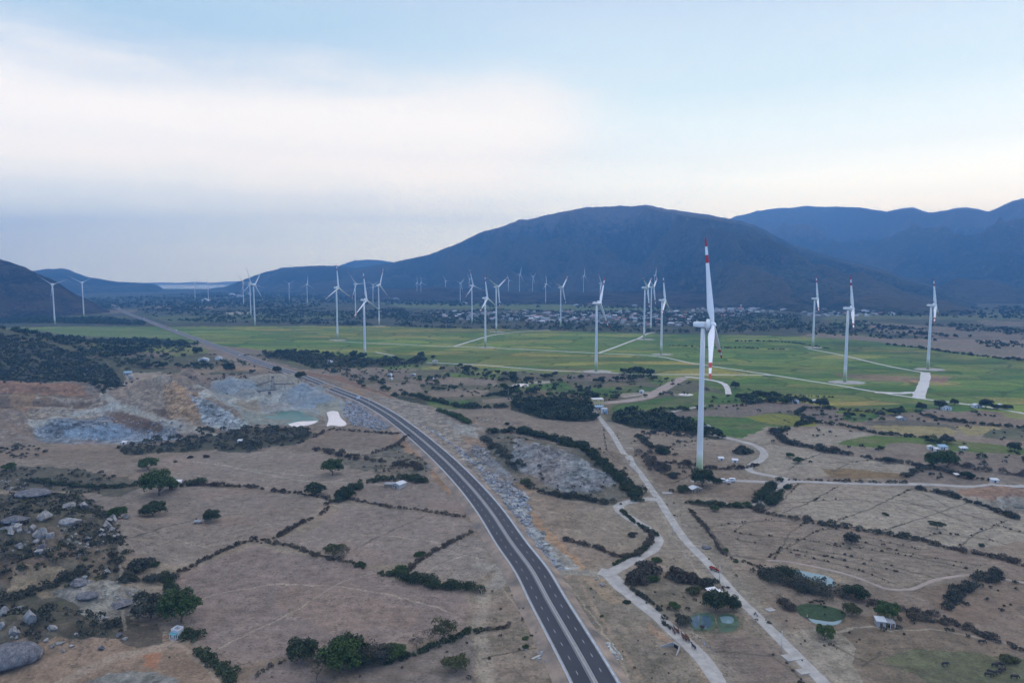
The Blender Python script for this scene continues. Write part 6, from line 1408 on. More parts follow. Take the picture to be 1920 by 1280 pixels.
for px_, py_, w_, lb_ in [(1412, 580, 26, "long red-roofed school block left of the pale slope scar"), (1434, 579, 22, "red-roofed block right beside the long school block"), (1470, 582, 26, "red-roofed hall in the right middle of the town"), (1492, 580, 18, "shorter red-roofed hall just right of the other hall"),
                         (1535, 577, 20, "red-roofed building below the left turbine of the right-hand three"), (1350, 584, 30, "wide white hall at the front of the town beside the largest turbine"), (1370, 581, 24, "second white hall behind the wide white hall"), (1516, 583, 26, "long white hall left of the right-hand turbines' red roof"),
                         (1622, 585, 26, "long low white hall at the right end of the town"), (1648, 583, 14, "white hall on the rise at the right end of the town"), (1672, 590, 18, "white building in the fields right of the town"), (1625, 593, 10, "small bright white house in front of the long low hall")]:
    red = 'red' in lb_
    hut("town_hall", px_, py_, w_, 12, 7, 'gable', 'wall_white', 'roof_red' if red else 'wall_white', lb_, "building", -6, win=0, rise=2.5)
x, y, z = G(1389, 579); rt = empty("water_tower", (x, y, 0)); tag(rt, "white water tower standing above the town roofs", "water tower")
mb = MB(); mb.tubes([(0, 0, 0), (0, 0, 13)], [1.6, 1.3], 10); mb.build("shaft", M['wall_white'], rt)
mb = MB(); mb.tubes([(0, 0, 13), (0, 0, 14.5), (0, 0, 17.5), (0, 0, 18.4)], [1.4, 3.8, 3.8, .4], 14); mb.build("tank", M['wall_white'], rt)

# ================================================================== ROCKS
import bmesh
def rock_mesh(name, seed, mat, sub=4, cuts=13):
    r = np.random.default_rng(seed); bm = bmesh.new(); bmesh.ops.create_icosphere(bm, subdivisions=sub, radius=1)
    v = np.array([q.co[:] for q in bm.verts]); v *= (1, .8 + .3 * r.random(), .72 + .25 * r.random())
    for _ in range(cuts):
        d = r.normal(size=3); d /= np.linalg.norm(d); h = .42 + .35 * r.random(); s = v @ d; v -= np.outer(np.clip(s - h, 0, None) * .97, d)
    v *= (1 + .22 * (fbm(v[:, 0] * 2 + v[:, 2] + seed, v[:, 1] * 2 - v[:, 2], .8, 4, seed) - .5))[:, None]
    for q, c in zip(bm.verts, v): q.co = c
    me = bpy.data.meshes.new(name); bm.to_mesh(me); bm.free(); me.materials.append(mat)
    me.polygons.foreach_set('use_smooth', [True] * len(me.polygons)); me.set_sharp_from_angle(angle=R(24)); return me
RK = [rock_mesh("boulder", 10 + k, M['boulder']) for k in range(6)]; RKD = [rock_mesh("boulder", 30 + k, M['boulder_dark']) for k in range(4)]
BO = [(22, 982, 50, .5, 1, "long domed grey boulder at the upper left edge of the boulder hill"), (82, 975, 34, .8, 0, "big pale boulder right of the long domed one"), (130, 985, 38, .6, 0, "pale flat-topped boulder farthest right in the upper row"), (60, 995, 16, 1.1, 0, "pale upright boulder between the two biggest upper ones"),
 (75, 1006, 21, 1.2, 0, "tall bluish-white boulder in the middle of the pile"), (47, 994, 12, 1, 0, "small round boulder under the long domed one"), (36, 996, 9, 1.2, 0, "narrow boulder left of the small round one"), (18, 1002, 18, .8, 0, "pale boulder at the left foot of the pile"), (68, 1018, 14, .9, 0, "pale boulder under the tall bluish-white one"),
 (80, 1020, 11, 1, 0, "small boulder right under the tall bluish-white one"), (77, 1033, 20, .9, 1, "brownish boulder at the bottom of the pile"), (10, 995, 13, .9, 0, "small boulder at the very left of the pile"), (160, 1012, 20, .5, 1, "flat grey boulder below the upper row"), (212, 1008, 12, .7, 0, "left of two stones on the bare slope right of the pile"), (220, 1005, 9, .9, 0, "right of two stones on the bare slope right of the pile"),
 (54, 1172, 27, 1.45, 0, "tall block-shaped pale boulder standing upright near the left edge"), (31, 1144, 22, .5, 0, "long pale stone behind the upright block"), (5, 1153, 20, 1.1, 0, "rounded pale boulder cut by the left frame edge"), (2, 1180, 13, 1.6, 0, "narrow boulder under the rounded one at the left edge"), (25, 1182, 16, .7, 0, "low pale boulder left of the upright block"),
 (102, 1180, 12, .9, 0, "lone pale boulder right of the upright block"), (143, 1100, 44, .4, 1, "grey slab at the top left of the outcrop above the shrine"), (163, 1122, 42, .35, 1, "dark bluish slab in the middle of the outcrop above the shrine"), (226, 1138, 50, .22, 1, "wide flat dark slab on the right of the outcrop"), (158, 1087, 13, .9, 0, "small pale boulder at the top of the outcrop"),
 (166, 1092, 10, .8, 0, "small boulder right of the one at the top of the outcrop"), (12, 1248, 110, .4, 1, "huge smooth grey rock dome in the bottom left corner"), (190, 1160, 26, .12, 0, "flat white slab under the outcrop"), (217, 1168, 12, .35, 0, "small flat pale stone right of the white slab"), (221, 1195, 14, .9, 1, "grey rock at the left end of the brush enclosure"),
 (233, 1200, 11, .7, 0, "pale rock just right of the grey one at the enclosure"), (188, 1218, 15, .7, 1, "rusty boulder alone on the sandy slope"), (125, 955, 26, .8, 0, "pale boulder in the scrub above the pile, left"), (156, 955, 26, .8, 0, "pale boulder in the scrub above the pile, right"), (60, 930, 70, .22, 1, "broad grey slab above the boulder pile"),
 (30, 1196, 10, .7, 0, "small pale stone under the low boulder near the left edge"), (86, 1203, 12, .7, 0, "left stone of the group of three below the lone boulder"), (98, 1212, 11, .7, 0, "middle stone of the group of three below the lone boulder"), (112, 1208, 14, .6, 0, "right stone of the group of three below the lone boulder"), (133, 1213, 13, .5, 0, "flat pale stone at the right of the rubble strip"),
 (118, 1221, 9, .8, 0, "small stone at the bottom of the rubble strip"), (1020, 1002, 11, 1, 0, "orange-stained boulder on top of the cut right of the highway"), (1080, 1024, 5, .8, 0, "left small white stone on the field edge right of the highway"), (1091, 1025, 5, .8, 0, "right small white stone on the field edge right of the highway"), (1130, 1096, 11, .6, 0, "pale rock by the dirt crossing"), (1118, 1087, 8, .7, 0, "smaller pale rock left of the one by the dirt crossing"),
 (1325, 1028, 20, .35, 1, "flat grey rock right of the village road"), (802, 877, 11, .9, 0, "white boulder on the orange cut left of the highway"), (747, 842, 6, 1, 0, "small white boulder at the top of the orange cut"), (811, 672 + 180, 10, .5, 1, "grey-blue rock in the scrub left of the highway")]
for k, (px_, py_, w_, q_, dk, lb_) in enumerate(BO):
    x, y, z = G(px_, py_); s = w_ * math.hypot(y, H) / F / 2
    o = link("boulder", (RKD if dk else RK)[k % (4 if dk else 6)], None, (x, y + s * .3, z + s * q_ * .45)); o.scale = (s, s * .85, s * q_); o.rotation_euler = (0, 0, (k * 1.7) % 6.28 if q_ > .6 and q_ < 1.3 else (k % 3) * .2)
    tag(o, lb_, "boulder", "boulders and loose stones")
def rubble(polys, dens, size, seed, label, mat='rubble', cap=4000, clump=None):
    r = np.random.default_rng(seed); P_ = []
    for poly in polys:
        w_ = np.array(W(poly)); x, y = w_[:, 0], w_[:, 1]; area = abs(np.dot(x, np.roll(y, 1)) - np.dot(y, np.roll(x, 1))) / 2
        P_ += scatter_px(poly, max(4, min(cap, int(area * dens))), r)
    P_ = np.array(P_)
    if clump: P_ = P_[fbm(P_[:, 0], P_[:, 1], clump[0], 2, seed) > clump[1]]
    n_ = len(P_); s = size * (.35 + 1.3 * r.random(n_) ** 2.2)
    cube = np.array([(-1, -1, -1), (1, -1, -1), (1, 1, -1), (-1, 1, -1), (-1, -1, 1), (1, -1, 1), (1, 1, 1), (-1, 1, 1)], float)
    q = cube[None] * (.55 + .5 * r.random((n_, 8, 1))) * (1, 1, .8); A = r.normal(size=(n_, 3, 3)); U, _, Vt = np.linalg.svd(A); q = np.einsum('nij,nkj->nik', q, U @ Vt) * s[:, None, None] * .5
    q[:, :, 0] += P_[:, None, 0]; q[:, :, 1] += P_[:, None, 1]; q[:, :, 2] += (terrain(P_[:, 0], P_[:, 1]) + s * .15)[:, None]
    f = np.array([(0, 3, 2, 1), (4, 5, 6, 7), (0, 1, 5, 4), (1, 2, 6, 5), (2, 3, 7, 6), (3, 0, 4, 7)])
    tag(link("rubble", mesh_np("rubble", q.reshape(-1, 3), (f[None] + (np.arange(n_) * 8)[:, None, None]).reshape(-1, 4), [M[mat]])), label, "rubble", kind="stuff")
rubble(["652,742 700,770 733,796 720,806 662,798 642,775"], .35, 1.5, 1, "grey-blue blasted rubble left of the highway beside the white pool")
rubble(["772,790 820,812 870,846 905,876 950,906 990,932 1000,985 985,985 955,958 895,880 845,832 800,804"], .22, 1.5, 2, "band of crushed stone along the right side of the highway, upper part", cap=3500)
rubble(["975,960 1000,1000 1040,1045 1062,1068 1040,1066 1005,1025 975,985"], .6, .9, 3, "line of broken stones beside the highway, lower part", cap=2200)
rubble(["886,834 912,842 925,868 905,872 886,850", "920,895 955,905 990,935 960,930"], .30, 2.0, 4, "pale piles of broken rock right of the highway", 'boulder')
rubble(["350,740 400,757 465,797 430,812 385,795", "60,798 215,775 330,802 330,820 150,828 80,822", "200,765 330,790 360,800 330,803 215,775"], .07, 1.5, 5, "blasted rock over the quarry floor and slopes", cap=2600)
rubble(["130,1078 200,1085 255,1100 250,1125 150,1110", "60,1185 140,1195 150,1215 60,1215", "100,985 200,1000 230,1030 150,1050", "0,1190 60,1190 60,1225 0,1225", "1090,1082 1140,1090 1135,1100 1110,1098", "0,900 40,900 60,915 10,920"], .30, .9, 6, "small loose stones over the boulder hill", 'boulder', clump=(9, .45))
rubble(["1110,1195 1150,1205 1165,1235 1130,1230", "1000,1215 1040,1212 1045,1242 1010,1245", "1310,1195 1345,1222 1340,1228 1312,1205"], .9, .55, 7, "crushed stone aprons at the culvert ends", 'rubble')
rubble(["0,985 95,990 90,1045 20,1035", "110,1070 200,1072 245,1100 200,1110 120,1095", "0,1180 150,1188 150,1222 0,1222", "250,960 200,985 160,1000 215,1010"], .07, 2.3, 10, "pale broken blocks strewn over the boulder hill", 'boulder', clump=(12, .45))
rubble(["965,822 1010,830 1080,855 1140,890 1160,905 1120,920 1060,920 1000,890"], .03, 1.1, 8, "loose stones on the granite dome", 'boulder')
rubble(["560,690 640,708 740,742 850,790 900,850 860,845 780,780 640,720", "1000,1090 1060,1180 1100,1290 1200,1290 1120,1160 1060,1080", "920,1000 985,1120 1050,1260 1000,1260 930,1100"], .035, .7, 9, "scattered stones on the highway verges", 'boulder', clump=(12, .48))

# ================================================================== WATER
def water(name, s, z, mat, label, cat="pond"):
    w_ = spline([flat(*p, z) for p in P(s)] + [flat(*P(s)[0], z)], 1.5)[:-1]
    me = bpy.data.meshes.new(name); me.from_pydata([(a, b, z) for a, b in w_], [], [tuple(range(len(w_)))]); me.materials.append(mat); me.update()
    return tag(link(name, me), label, cat, kind="structure")
wm = lambda n, c, ro=.08, v=.15, s=.15: simple(n, c, ro, v, s, spec=.7)
M['w_teal'] = simple('teal_water', (.018, .105, .085), .3, .25, .06, spec=.3); M['w_pale'] = simple('pale_water', (.66, .60, .59), .25, .08, .2, spec=.5); M['w_sky'] = wm("still_water", (.16, .24, .26), .05); M['w_dark'] = wm("dark_water", (.06, .10, .13), .05)  # pale water: the bright sky reflection is put into its base colour
M['weed'] = simple("water_weed", (.022, .05, .018), .8, .5, .6, bump=.6); M['algae'] = simple("algae", (.045, .085, .05), .5, .4, .35)
water("quarry_pond", "456,783 470,776 490,774 515,769 535,769 560,770 572,777 590,782 598,787 580,791 560,789 545,794 510,795 480,794 460,793", .25, M['w_teal'], "turquoise quarry pond below the grey spoil heaps")
water("pale_pool", "540,795 560,790 585,789 596,788 588,794 565,799 548,799", .32, M['w_pale'], "pale pool at the right end of the turquoise pond")
water("bright_pool", "612,773 622,770 633,771 638,782 650,795 640,799 622,797 613,799 616,786", .30, M['w_pale'], "bright white pool between the heaps and the blasted rubble")
water("lily_pond", "1291,1165 1298,1153 1315,1148 1333,1150 1341,1162 1338,1178 1318,1182 1298,1178", .06, M['algae'], "left lily pond with a green rim below the dark trees")
water("lily_pond", "1344,1162 1350,1152 1368,1150 1382,1158 1384,1172 1375,1182 1352,1183", .06, M['algae'], "right lily pond under the dark trees")
water("open_water", "1297,1160 1306,1154 1312,1153 1309,1176 1300,1172", .09, M['w_dark'], "left dark water patch in the left lily pond"); water("open_water", "1316,1153 1328,1154 1334,1164 1332,1175 1316,1177", .09, M['w_dark'], "right dark water patch in the left lily pond")
water("open_water", "1350,1156 1366,1154 1376,1159 1372,1168 1354,1166", .09, M['w_sky'], "clear water patch in the right lily pond")
water("field_pond", "1474,1069 1490,1067 1520,1073 1545,1078 1562,1086 1564,1099 1552,1098 1535,1090 1510,1083 1490,1078", .06, M['w_sky'], "pale open pond beside the thicket right of the village road")
water("weed_pond", "1492,1140 1505,1132 1535,1133 1565,1139 1585,1148 1582,1158 1560,1164 1535,1161 1505,1156", .06, M['weed'], "pond covered with dark green water weed")
water("weed_pond", "1515,1158 1535,1162 1562,1165 1578,1161 1570,1170 1548,1171 1525,1167", .09, M['w_sky'], "open water along the near edge of the weed pond")
water("edge_pond", "1880,941 1893,936 1915,937 1945,942 1950,952 1920,951 1895,948", float(terrain(*flat(1912, 944))) + .9, M['w_sky'], "pond cut by the right frame edge")
water("field_pool", "958,723 970,719 985,719 992,722 985,725 970,724", .1, M['w_pale'], "small white pool between the green fields"); water("field_pool", "1272,738 1285,737 1300,740 1290,742 1276,741", .1, M['w_pale'], "small white strip of water beside the broad earth road")

# ================================================================== POLES, SIGN, CULVERTS
def pole(px, py, h_, label, arm=1.4):
    x, y, z = G(px, py); rt = empty("utility_pole", (x, y, z - .3), R(-38)); tag(rt, label, "utility pole", "concrete poles along the village road")
    mb = MB(); mb.tubes([(0, 0, 0), (0, 0, h_ + .3)], [.19, .11], 8); mb.build("pole", M['pole'], rt)
    mb = MB(); mb.box(-arm / 2, arm / 2, .12, .22, h_ - .5, h_ - .38)
    for s_ in (-arm / 2 + .1, 0, arm / 2 - .1): mb.tube((s_, .17, h_ - .38), (s_, .17, h_ - .18), .05, .03, 6)
    mb.build("crossarm", M['steel'], rt)
for px_, py_, lb_ in [(1148, 831, "farthest concrete pole beside the village road, by the bare field"), (1168, 861, "concrete pole beside the village road above the granite dome trees"), (1191, 888, "concrete pole beside the dark thicket on the village road"), (1217, 927, "concrete pole at the meeting of village road and service road"),
                      (1261, 1002, "concrete pole on the left verge level with the S bend"), (1349, 1093, "concrete pole beside the tractor on the village road"), (1465, 1224, "nearest concrete pole, left of the village road at the bottom")]: pole(px_, py_, 8.2, lb_)
x, y, z = G(692, 765); rt = empty("mast", (x, y, 0)); tag(rt, "tall thin mast standing on the left shoulder of the highway", "mast")
mb = MB(); mb.tubes([(0, 0, 0), (0, 0, 11)], [.2, .1], 8); mb.build("pole", M['rail'], rt); mb = MB(); mb.box(-.5, .5, -.1, .1, 10.2, 10.6); mb.build("lamp_head", M['rail'], rt)
x, y, z = G(672, 752); rt = empty("road_sign", (x, y, 0), R(20)); tag(rt, "blank pale board on two legs on the left shoulder of the highway", "sign")
mb = MB(); mb.box(-1.9, 1.9, -.06, .06, 2.6, 5.6); mb.build("board", M['wall_white'], rt)
for s_ in (-1.4, 1.4): mb = MB(); mb.tube((s_, .1, 0), (s_, .1, 5), .09, .09, 6); mb.build("leg", M['rail'], rt)
def culvert(px, py, rz, L_, label):
    x, y, z = G(px, py); rt = empty("culvert", (x, y, z - .2), R(rz)); tag(rt, label, "culvert")
    mb = MB(); mb.box(-L_ / 2, L_ / 2, -.2, .2, 0, 1.8); mb.build("headwall", M['concrete'], rt)
    for s_ in (-1, 1):
        a = s_ * L_ / 2; mb = MB(); mb.add([(a, -.2, 0), (a + s_ * .3, -.2, 0), (a + s_ * 2.3, -4.2, 0), (a + s_ * 2.0, -4.2, 0), (a, -.2, 1.8), (a + s_ * .3, -.2, 1.8), (a + s_ * 2.3, -4.2, .5), (a + s_ * 2.0, -4.2, .5)], [(0, 3, 2, 1), (4, 5, 6, 7), (0, 1, 5, 4), (1, 2, 6, 5), (2, 3, 7, 6), (3, 0, 4, 7)]); mb.build("wing_wall", M['concrete'], rt)
    mb = MB(); mb.box(-.9, .9, -.26, -.204, .1, 1.4); mb.build("mouth_shade_panel", M['tyre'], rt)  # black panel painting the shade inside the culvert mouth; no real hole
culvert(1035, 1212, -68, 3.4, "concrete culvert mouth on the left bank of the highway"); culvert(1268, 1214, -55, 3.0, "concrete culvert mouth under the service road beside the cattle")
x, y, z = G(1018, 1226); mb = MB(); mb.box(-.45, .45, -5, 5, -.1, .22); o = mb.build("drain_channel", M['concrete'], None, (x, y, z)); o.rotation_euler = (0, 0, R(-52)); tag(o, "pale concrete drain running down from the left culvert", "drain")
for px_, py_, w_, d_, a_, lb_ in [(1251, 924, 6, 3.5, 5, "grey concrete slab right of the village road near the junction"), (1444, 1143, 3.4, 2.4, 20, "pale concrete slab right of the village road by the weed pond"), (1486, 1232, 6.5, 4, 15, "pale slab bridging the drain at the bottom of the village road"), (1505, 1259, 3.6, 3, 15, "second pale slab nearer the bottom frame edge"), (1181, 841, 5, 2, 10, "small pale slab on the verge above the dome")]:
    x, y, z = G(px_, py_); mb = MB(); mb.box(-w_ / 2, w_ / 2, -d_ / 2, d_ / 2, -.1, .3); o = mb.build("concrete_slab", M['concrete'], None, (x, y, z)); o.rotation_euler = (0, 0, R(a_)); tag(o, lb_, "slab")
# crusher among the heaps
x, y, z = G(512, 728); rt = empty("stone_crusher", (x, y, z)); tag(rt, "dark stone crusher tower with two conveyor arms among the grey heaps", "crusher")
mb = MB()
for sx_, sy_ in ((-2, -2), (2, -2), (2, 2), (-2, 2)): mb.tube((sx_, sy_, -1), (sx_ * .5, sy_ * .5, 13), .22, .18, 5)
for z_ in (3, 7, 11): mb.box(-1.9 + z_ * .07, 1.9 - z_ * .07, -1.9 + z_ * .07, 1.9 - z_ * .07, z_, z_ + .3)
mb.build("tower_frame", M['steel'], rt)
mb = MB(); mb.tubes([(0, 0, 12.5), (0, 0, 14.5)], [1.2, 2.2], 8); mb.build("hopper", M['steel'], rt)
for dx_, dz_ in ((-26, 0), (24, 4)):
    mb = MB(); mb.tube((0, 0, 9.5 if dx_ < 0 else 5), (dx_, 3, dz_ + 1.5), .7, .7, 4); mb.tube((dx_ * .55, 1.6, -1), (dx_ * .55, 1.6, 5.5), .3, .3, 4); mb.build("conveyor", M['steel'], rt)
x, y, z = G(492, 738); rt2 = empty("conveyor_line", (x, y, z)); tag(rt2, "low dark conveyor and screens running left of the crusher tower", "conveyor")
mb = MB(); mb.tube((-22, 0, 1.5), (14, 2, 4.5), .7, .7, 4); mb.build("belt", M['steel'], rt2)
for s_ in (-16, -4, 8): mb = MB(); mb.box(s_ - 1.4, s_ + 1.4, -1.3, 1.3, -.5, 2.6); mb.build("screen_box", M['steel'], rt2)
x, y, z = G(246, 716); rt = empty("hopper_silo", (x, y, z)); tag(rt, "pale loading hopper at the top of the quarry haul road", "hopper")
mb = MB(); mb.tubes([(0, 0, 3), (0, 0, 5), (0, 0, 9)], [1.2, 3, 3], 10); mb.build("bin", M['wall_grey'], rt)
for a in (0, 1.57, 3.14, 4.71): mb = MB(); mb.tube((math.cos(a) * 2.4, math.sin(a) * 2.4, -.5), (math.cos(a) * 2.4, math.sin(a) * 2.4, 5), .25, .25, 6); mb.build("leg", M['steel'], rt)

# ================================================================== VEHICLES
def wheel(parent, x, y, r, w_=.24):
    rt = link("wheel", None if False else (lambda mb: (mb.tube((-w_ / 2, 0, 0), (w_ / 2, 0, 0), r, r, 14), mb.mesh("wheel", [M['tyre']]))[1])(MB()), parent, (x, y, r))
    mb = MB(); mb.tube((-w_ / 2 - .012, 0, 0), (w_ / 2 + .012, 0, 0), r * .55, r * .55, 10); mb.build("rim", M['rail'], rt)
def vehicle(name, pos, rz, kind, paint, label, group=None):
    rt = empty(name, pos, rz); tag(rt, label, kind, group)
    def sect(y, zs, w_, zl=.32): return [(-w_ / 2, y, zl), (w_ / 2, y, zl), (w_ / 2 * 1.0, y, zs * .55 + zl * .45), (w_ / 2 * .93, y, zs), (-w_ / 2 * .93, y, zs), (-w_ / 2, y, zs * .55 + zl * .45)]
    if kind == 'van': prof = [(-2.6, .95, 1.75), (-2.45, 1.15, 1.85), (-1.75, 1.3, 1.9), (-1.1, 2.05, 1.9), (-.6, 2.2, 1.92), (2.2, 2.2, 1.92), (2.55, 2.05, 1.88)]; wy = (-1.7, 1.7); r_ = .36; gl = (1.35, 1.95)
    elif kind == 'truck': prof = [(-4.0, 1.6, 2.2), (-3.8, 2.6, 2.3), (-2.2, 2.7, 2.3), (-2.1, 2.9, 2.4), (4.0, 2.9, 2.4), (4.05, 2.8, 2.4)]; wy = (-2.8, 2.6); r_ = .5; gl = (1.7, 2.3)
    else: prof = [(-2.15, .75, 1.6), (-1.9, .9, 1.75), (-1.0, .98, 1.8), (-.4, 1.42, 1.7), (.9, 1.45, 1.7), (1.6, 1.05, 1.75), (2.1, .95, 1.65)]; wy = (-1.35, 1.35); r_ = .33; gl = (1.0, 1.32)
    mb = MB(); mb.loft([sect(y, z_, w_) for y, z_, w_ in prof], 0, sm=False); mb.build("body", paint, rt)
    y0_, y1_ = prof[0][0], prof[-1][0]
    for s_ in (-1, 1):
        wd = max(w_ for _, _, w_ in prof) / 2 + .012
        mb = MB(); mb.box(s_ * wd - .012, s_ * wd + .012, -.9 if kind != 'truck' else -3.4, 1.2 if kind != 'truck' else -2.5, gl[0], gl[1] - .12); mb.build("side_window", M['window'], rt)
        mb = MB(); mb.box(s_ * .6 - .14, s_ * .6 + .14, y0_ - .03, y0_ - .003, .6, .78); mb.build("headlight", M['rail'], rt)
        mb = MB(); mb.box(s_ * .7 - .1, s_ * .7 + .1, y1_ + .003, y1_ + .04, .8, 1.1); mb.build("tail_light", M['lamp_lit'] if kind == 'truck' else M['car_red'], rt)
        for q in wy: wheel(rt, s_ * (max(w_ for _, _, w_ in prof) / 2 - .1), q, r_)
    if kind == 'van': fy, fz0, fz1 = (-1.78, -1.08), 1.34, 2.02
    elif kind == 'truck': fy, fz0, fz1 = (-3.96, -3.83), 1.75, 2.5
    else: fy, fz0, fz1 = (-1.02, -.42), 1.0, 1.40
    mb = MB(); mb.add([(-.72, fy[0] - .03, fz0), (.72, fy[0] - .03, fz0), (.68, fy[1] - .03, fz1), (-.68, fy[1] - .03, fz1)], [(0, 1, 2, 3)]); mb.build("windscreen", M['window'], rt)
    return rt
for px_, lb_, q in [(1356, "white van on the left of the pair parked by the lane", 0), (1371, "white van on the right of the pair parked by the lane", 1)]:
    x, y, z = G(px_, 903.5 - q); o = vehicle("parked_van", (x, y, z + .12), R(82 + 186 * q), 'van', M['car_white'], lb_, "white vans parked by the lane")
def on_highway(px, py, o, rev, nm, kd, pt, lb):
    c = np.array(flat(px, py, HZ)); k = int(np.argmin(((hc - c) ** 2).sum(1))); nn_ = normals2(hc)[k]; p = hc[k] - nn_ * o; d = hc[min(k + 1, len(hc) - 1)] - hc[k]
    return vehicle(nm, (p[0], p[1], HZ + .02), math.atan2(d[1], d[0]) + math.pi / 2 + (math.pi if rev else 0), kd, pt, lb)
on_highway(228, 578, 5.5, False, "white_truck", 'truck', M['car_white'], "farthest white truck on the highway, near the dark hillside"); on_highway(278, 597, 5.5, False, "white_car", 'car', M['car_white'], "white car far up the highway before the green fields")
on_highway(314, 613, 5.5, True, "orange_truck", 'truck', M['car_orange'], "orange truck with glowing lights far up the highway"); on_highway(331, 620, 5.5, True, "white_van", 'van', M['car_white'], "white van just below the orange truck on the highway"); on_highway(449, 666, -2.5, False, "white_car", 'car', M['car_white'], "white car on the highway before the gravel heaps")
# farm tractor with cart
x, y, z = G(1343, 1071); rt = empty("farm_tractor", (x, y, z + .12), R(38)); tag(rt, "small red farm tractor with a cart driving on the village road", "tractor")
mb = MB(); mb.box(-.35, .35, -1.9, -.5, .7, 1.25); mb.box(-.28, .28, -.5, .5, .6, .95); mb.build("body", M['car_red'], rt); mb = MB(); mb.box(-.3, .3, .1, .55, .98, 1.4); mb.build("seat", M['steel'], rt)
mb = MB(); mb.tube((.2, -1.5, 1.2), (.2, -1.5, 1.9), .05, .05, 6); mb.build("exhaust", M['steel'], rt)
mb = MB(); mb.box(-.75, .75, 1.1, 3.3, .7, .8); mb.box(-.75, -.7, 1.1, 3.3, .8, 1.3); mb.box(.7, .75, 1.1, 3.3, .8, 1.3); mb.box(-.7, .7, 3.25, 3.3, .8, 1.3); mb.box(-.05, .05, .5, 1.1, .65, .75); mb.build("cart", M['car_red'], rt)
for sx_, sy_, r_ in ((-.55, -1.4, .35), (.55, -1.4, .35), (-.6, .1, .62), (.6, .1, .62), (-.85, 2.3, .4), (.85, 2.3, .4)): wheel(rt, sx_, sy_, r_)
x, y, z = G(1417, 1154); rt = empty("motorbike", (x, y, z + .12), R(35)); tag(rt, "dark motorbike ridden down the village road", "motorbike")
mb = MB(); mb.tubes([(0, -.55, .85), (0, -.1, .72), (0, .35, .75), (0, .75, .7)], [.08, .16, .15, .07], 8); mb.build("body", M['steel'], rt); mb = MB(); mb.tube((-.32, -.5, 1.02), (.32, -.5, 1.02), .025, .025, 6); mb.tube((0, -.5, 1.02), (0, -.68, .3), .04, .04, 6); mb.build("handlebar", M['rail'], rt)
mb = MB(); mb.box(-.13, .13, -.05, .7, .84, .92); mb.build("seat", M['tyre'], rt)
for q in (-.66, .66): wheel(rt, 0, q, .3, .1)

# ================================================================== PEOPLE AND ANIMALS
def skin(name, verts, edges, radii, mat, levels=2, root=0):
    me = bpy.data.meshes.new(name); me.from_pydata(verts, edges, []); o = bpy.data.objects.new(name, me); COL.objects.link(o)
    md = o.modifiers.new("s", 'SKIN'); md.use_smooth_shade = True
    for k, rd in enumerate(radii): me.skin_vertices[0].data[k].radius = rd if isinstance(rd, tuple) else (rd, rd)
    me.skin_vertices[0].data[root].use_root = True
    sb = o.modifiers.new("d", 'SUBSURF'); sb.levels = levels; sb.render_levels = levels
    dg = bpy.context.evaluated_depsgraph_get(); dg.update(); m2 = bpy.data.meshes.new_from_object(o.evaluated_get(dg)); bpy.data.objects.remove(o); m2.name = name; m2.materials.clear(); m2.materials.append(mat); return m2
def cow_mesh(mat, graze):
    hd = [(0, -1.15, 1.15), (0, -1.45, .75), (0, -1.62, .42), (0, -1.72, .18)] if graze else [(0, -1.15, 1.35), (0, -1.45, 1.62), (0, -1.62, 1.66), (0, -1.95, 1.48)]
    v = [(0, .2, 1.05), (0, .75, 1.12), (0, -.4, 1.05), (0, -.85, 1.15)] + hd + [(0, 1.0, 1.12), (0, 1.12, .75), (0, 1.1, .4)]
    e = [(0, 1), (0, 2), (2, 3), (3, 4), (4, 5), (5, 6), (6, 7), (1, 8), (8, 9), (9, 10)]
    rd = [(.36, .40), (.30, .34), (.34, .42), (.24, .32), (.14, .2), (.13, .17), (.12, .13), (.07, .08), .06, .03, .05]
    for sx_ in (-1, 1):
        b = len(v); v += [(sx_ * .22, -.75, .75), (sx_ * .22, -.78, .42), (sx_ * .22, -.76, .06)]; e += [(3, b), (b, b + 1), (b + 1, b + 2)]; rd += [.13, .07, .055]
        b = len(v); v += [(sx_ * .22, .72, .80), (sx_ * .22, .66, .60), (sx_ * .22, .84, .36), (sx_ * .22, .80, .06)]; e += [(1, b), (b, b + 1), (b + 1, b + 2), (b + 2, b + 3)]; rd += [.17, .12, .065, .055]
        b = len(v); p5 = hd[1]; v += [(sx_ * .28, p5[1] + .02, p5[2] + .02)]; e += [(5, b)]; rd += [(.03, .07)]
    return skin("cow", v, e, rd, mat, 1)
COWS = [cow_mesh(M['cow'], False), cow_mesh(M['cow'], True), cow_mesh(M['buffalo'], False), cow_mesh(M['buffalo'], True)]
mb = MB()
for s_ in (-1, 1): mb.tubes([(s_ * .08, 0, 0), (s_ * .22, .0, .08), (s_ * .26, -.05, .24)], [.035, .03, .008], 6)
HORN = mb.mesh("horns", [M['horn']])
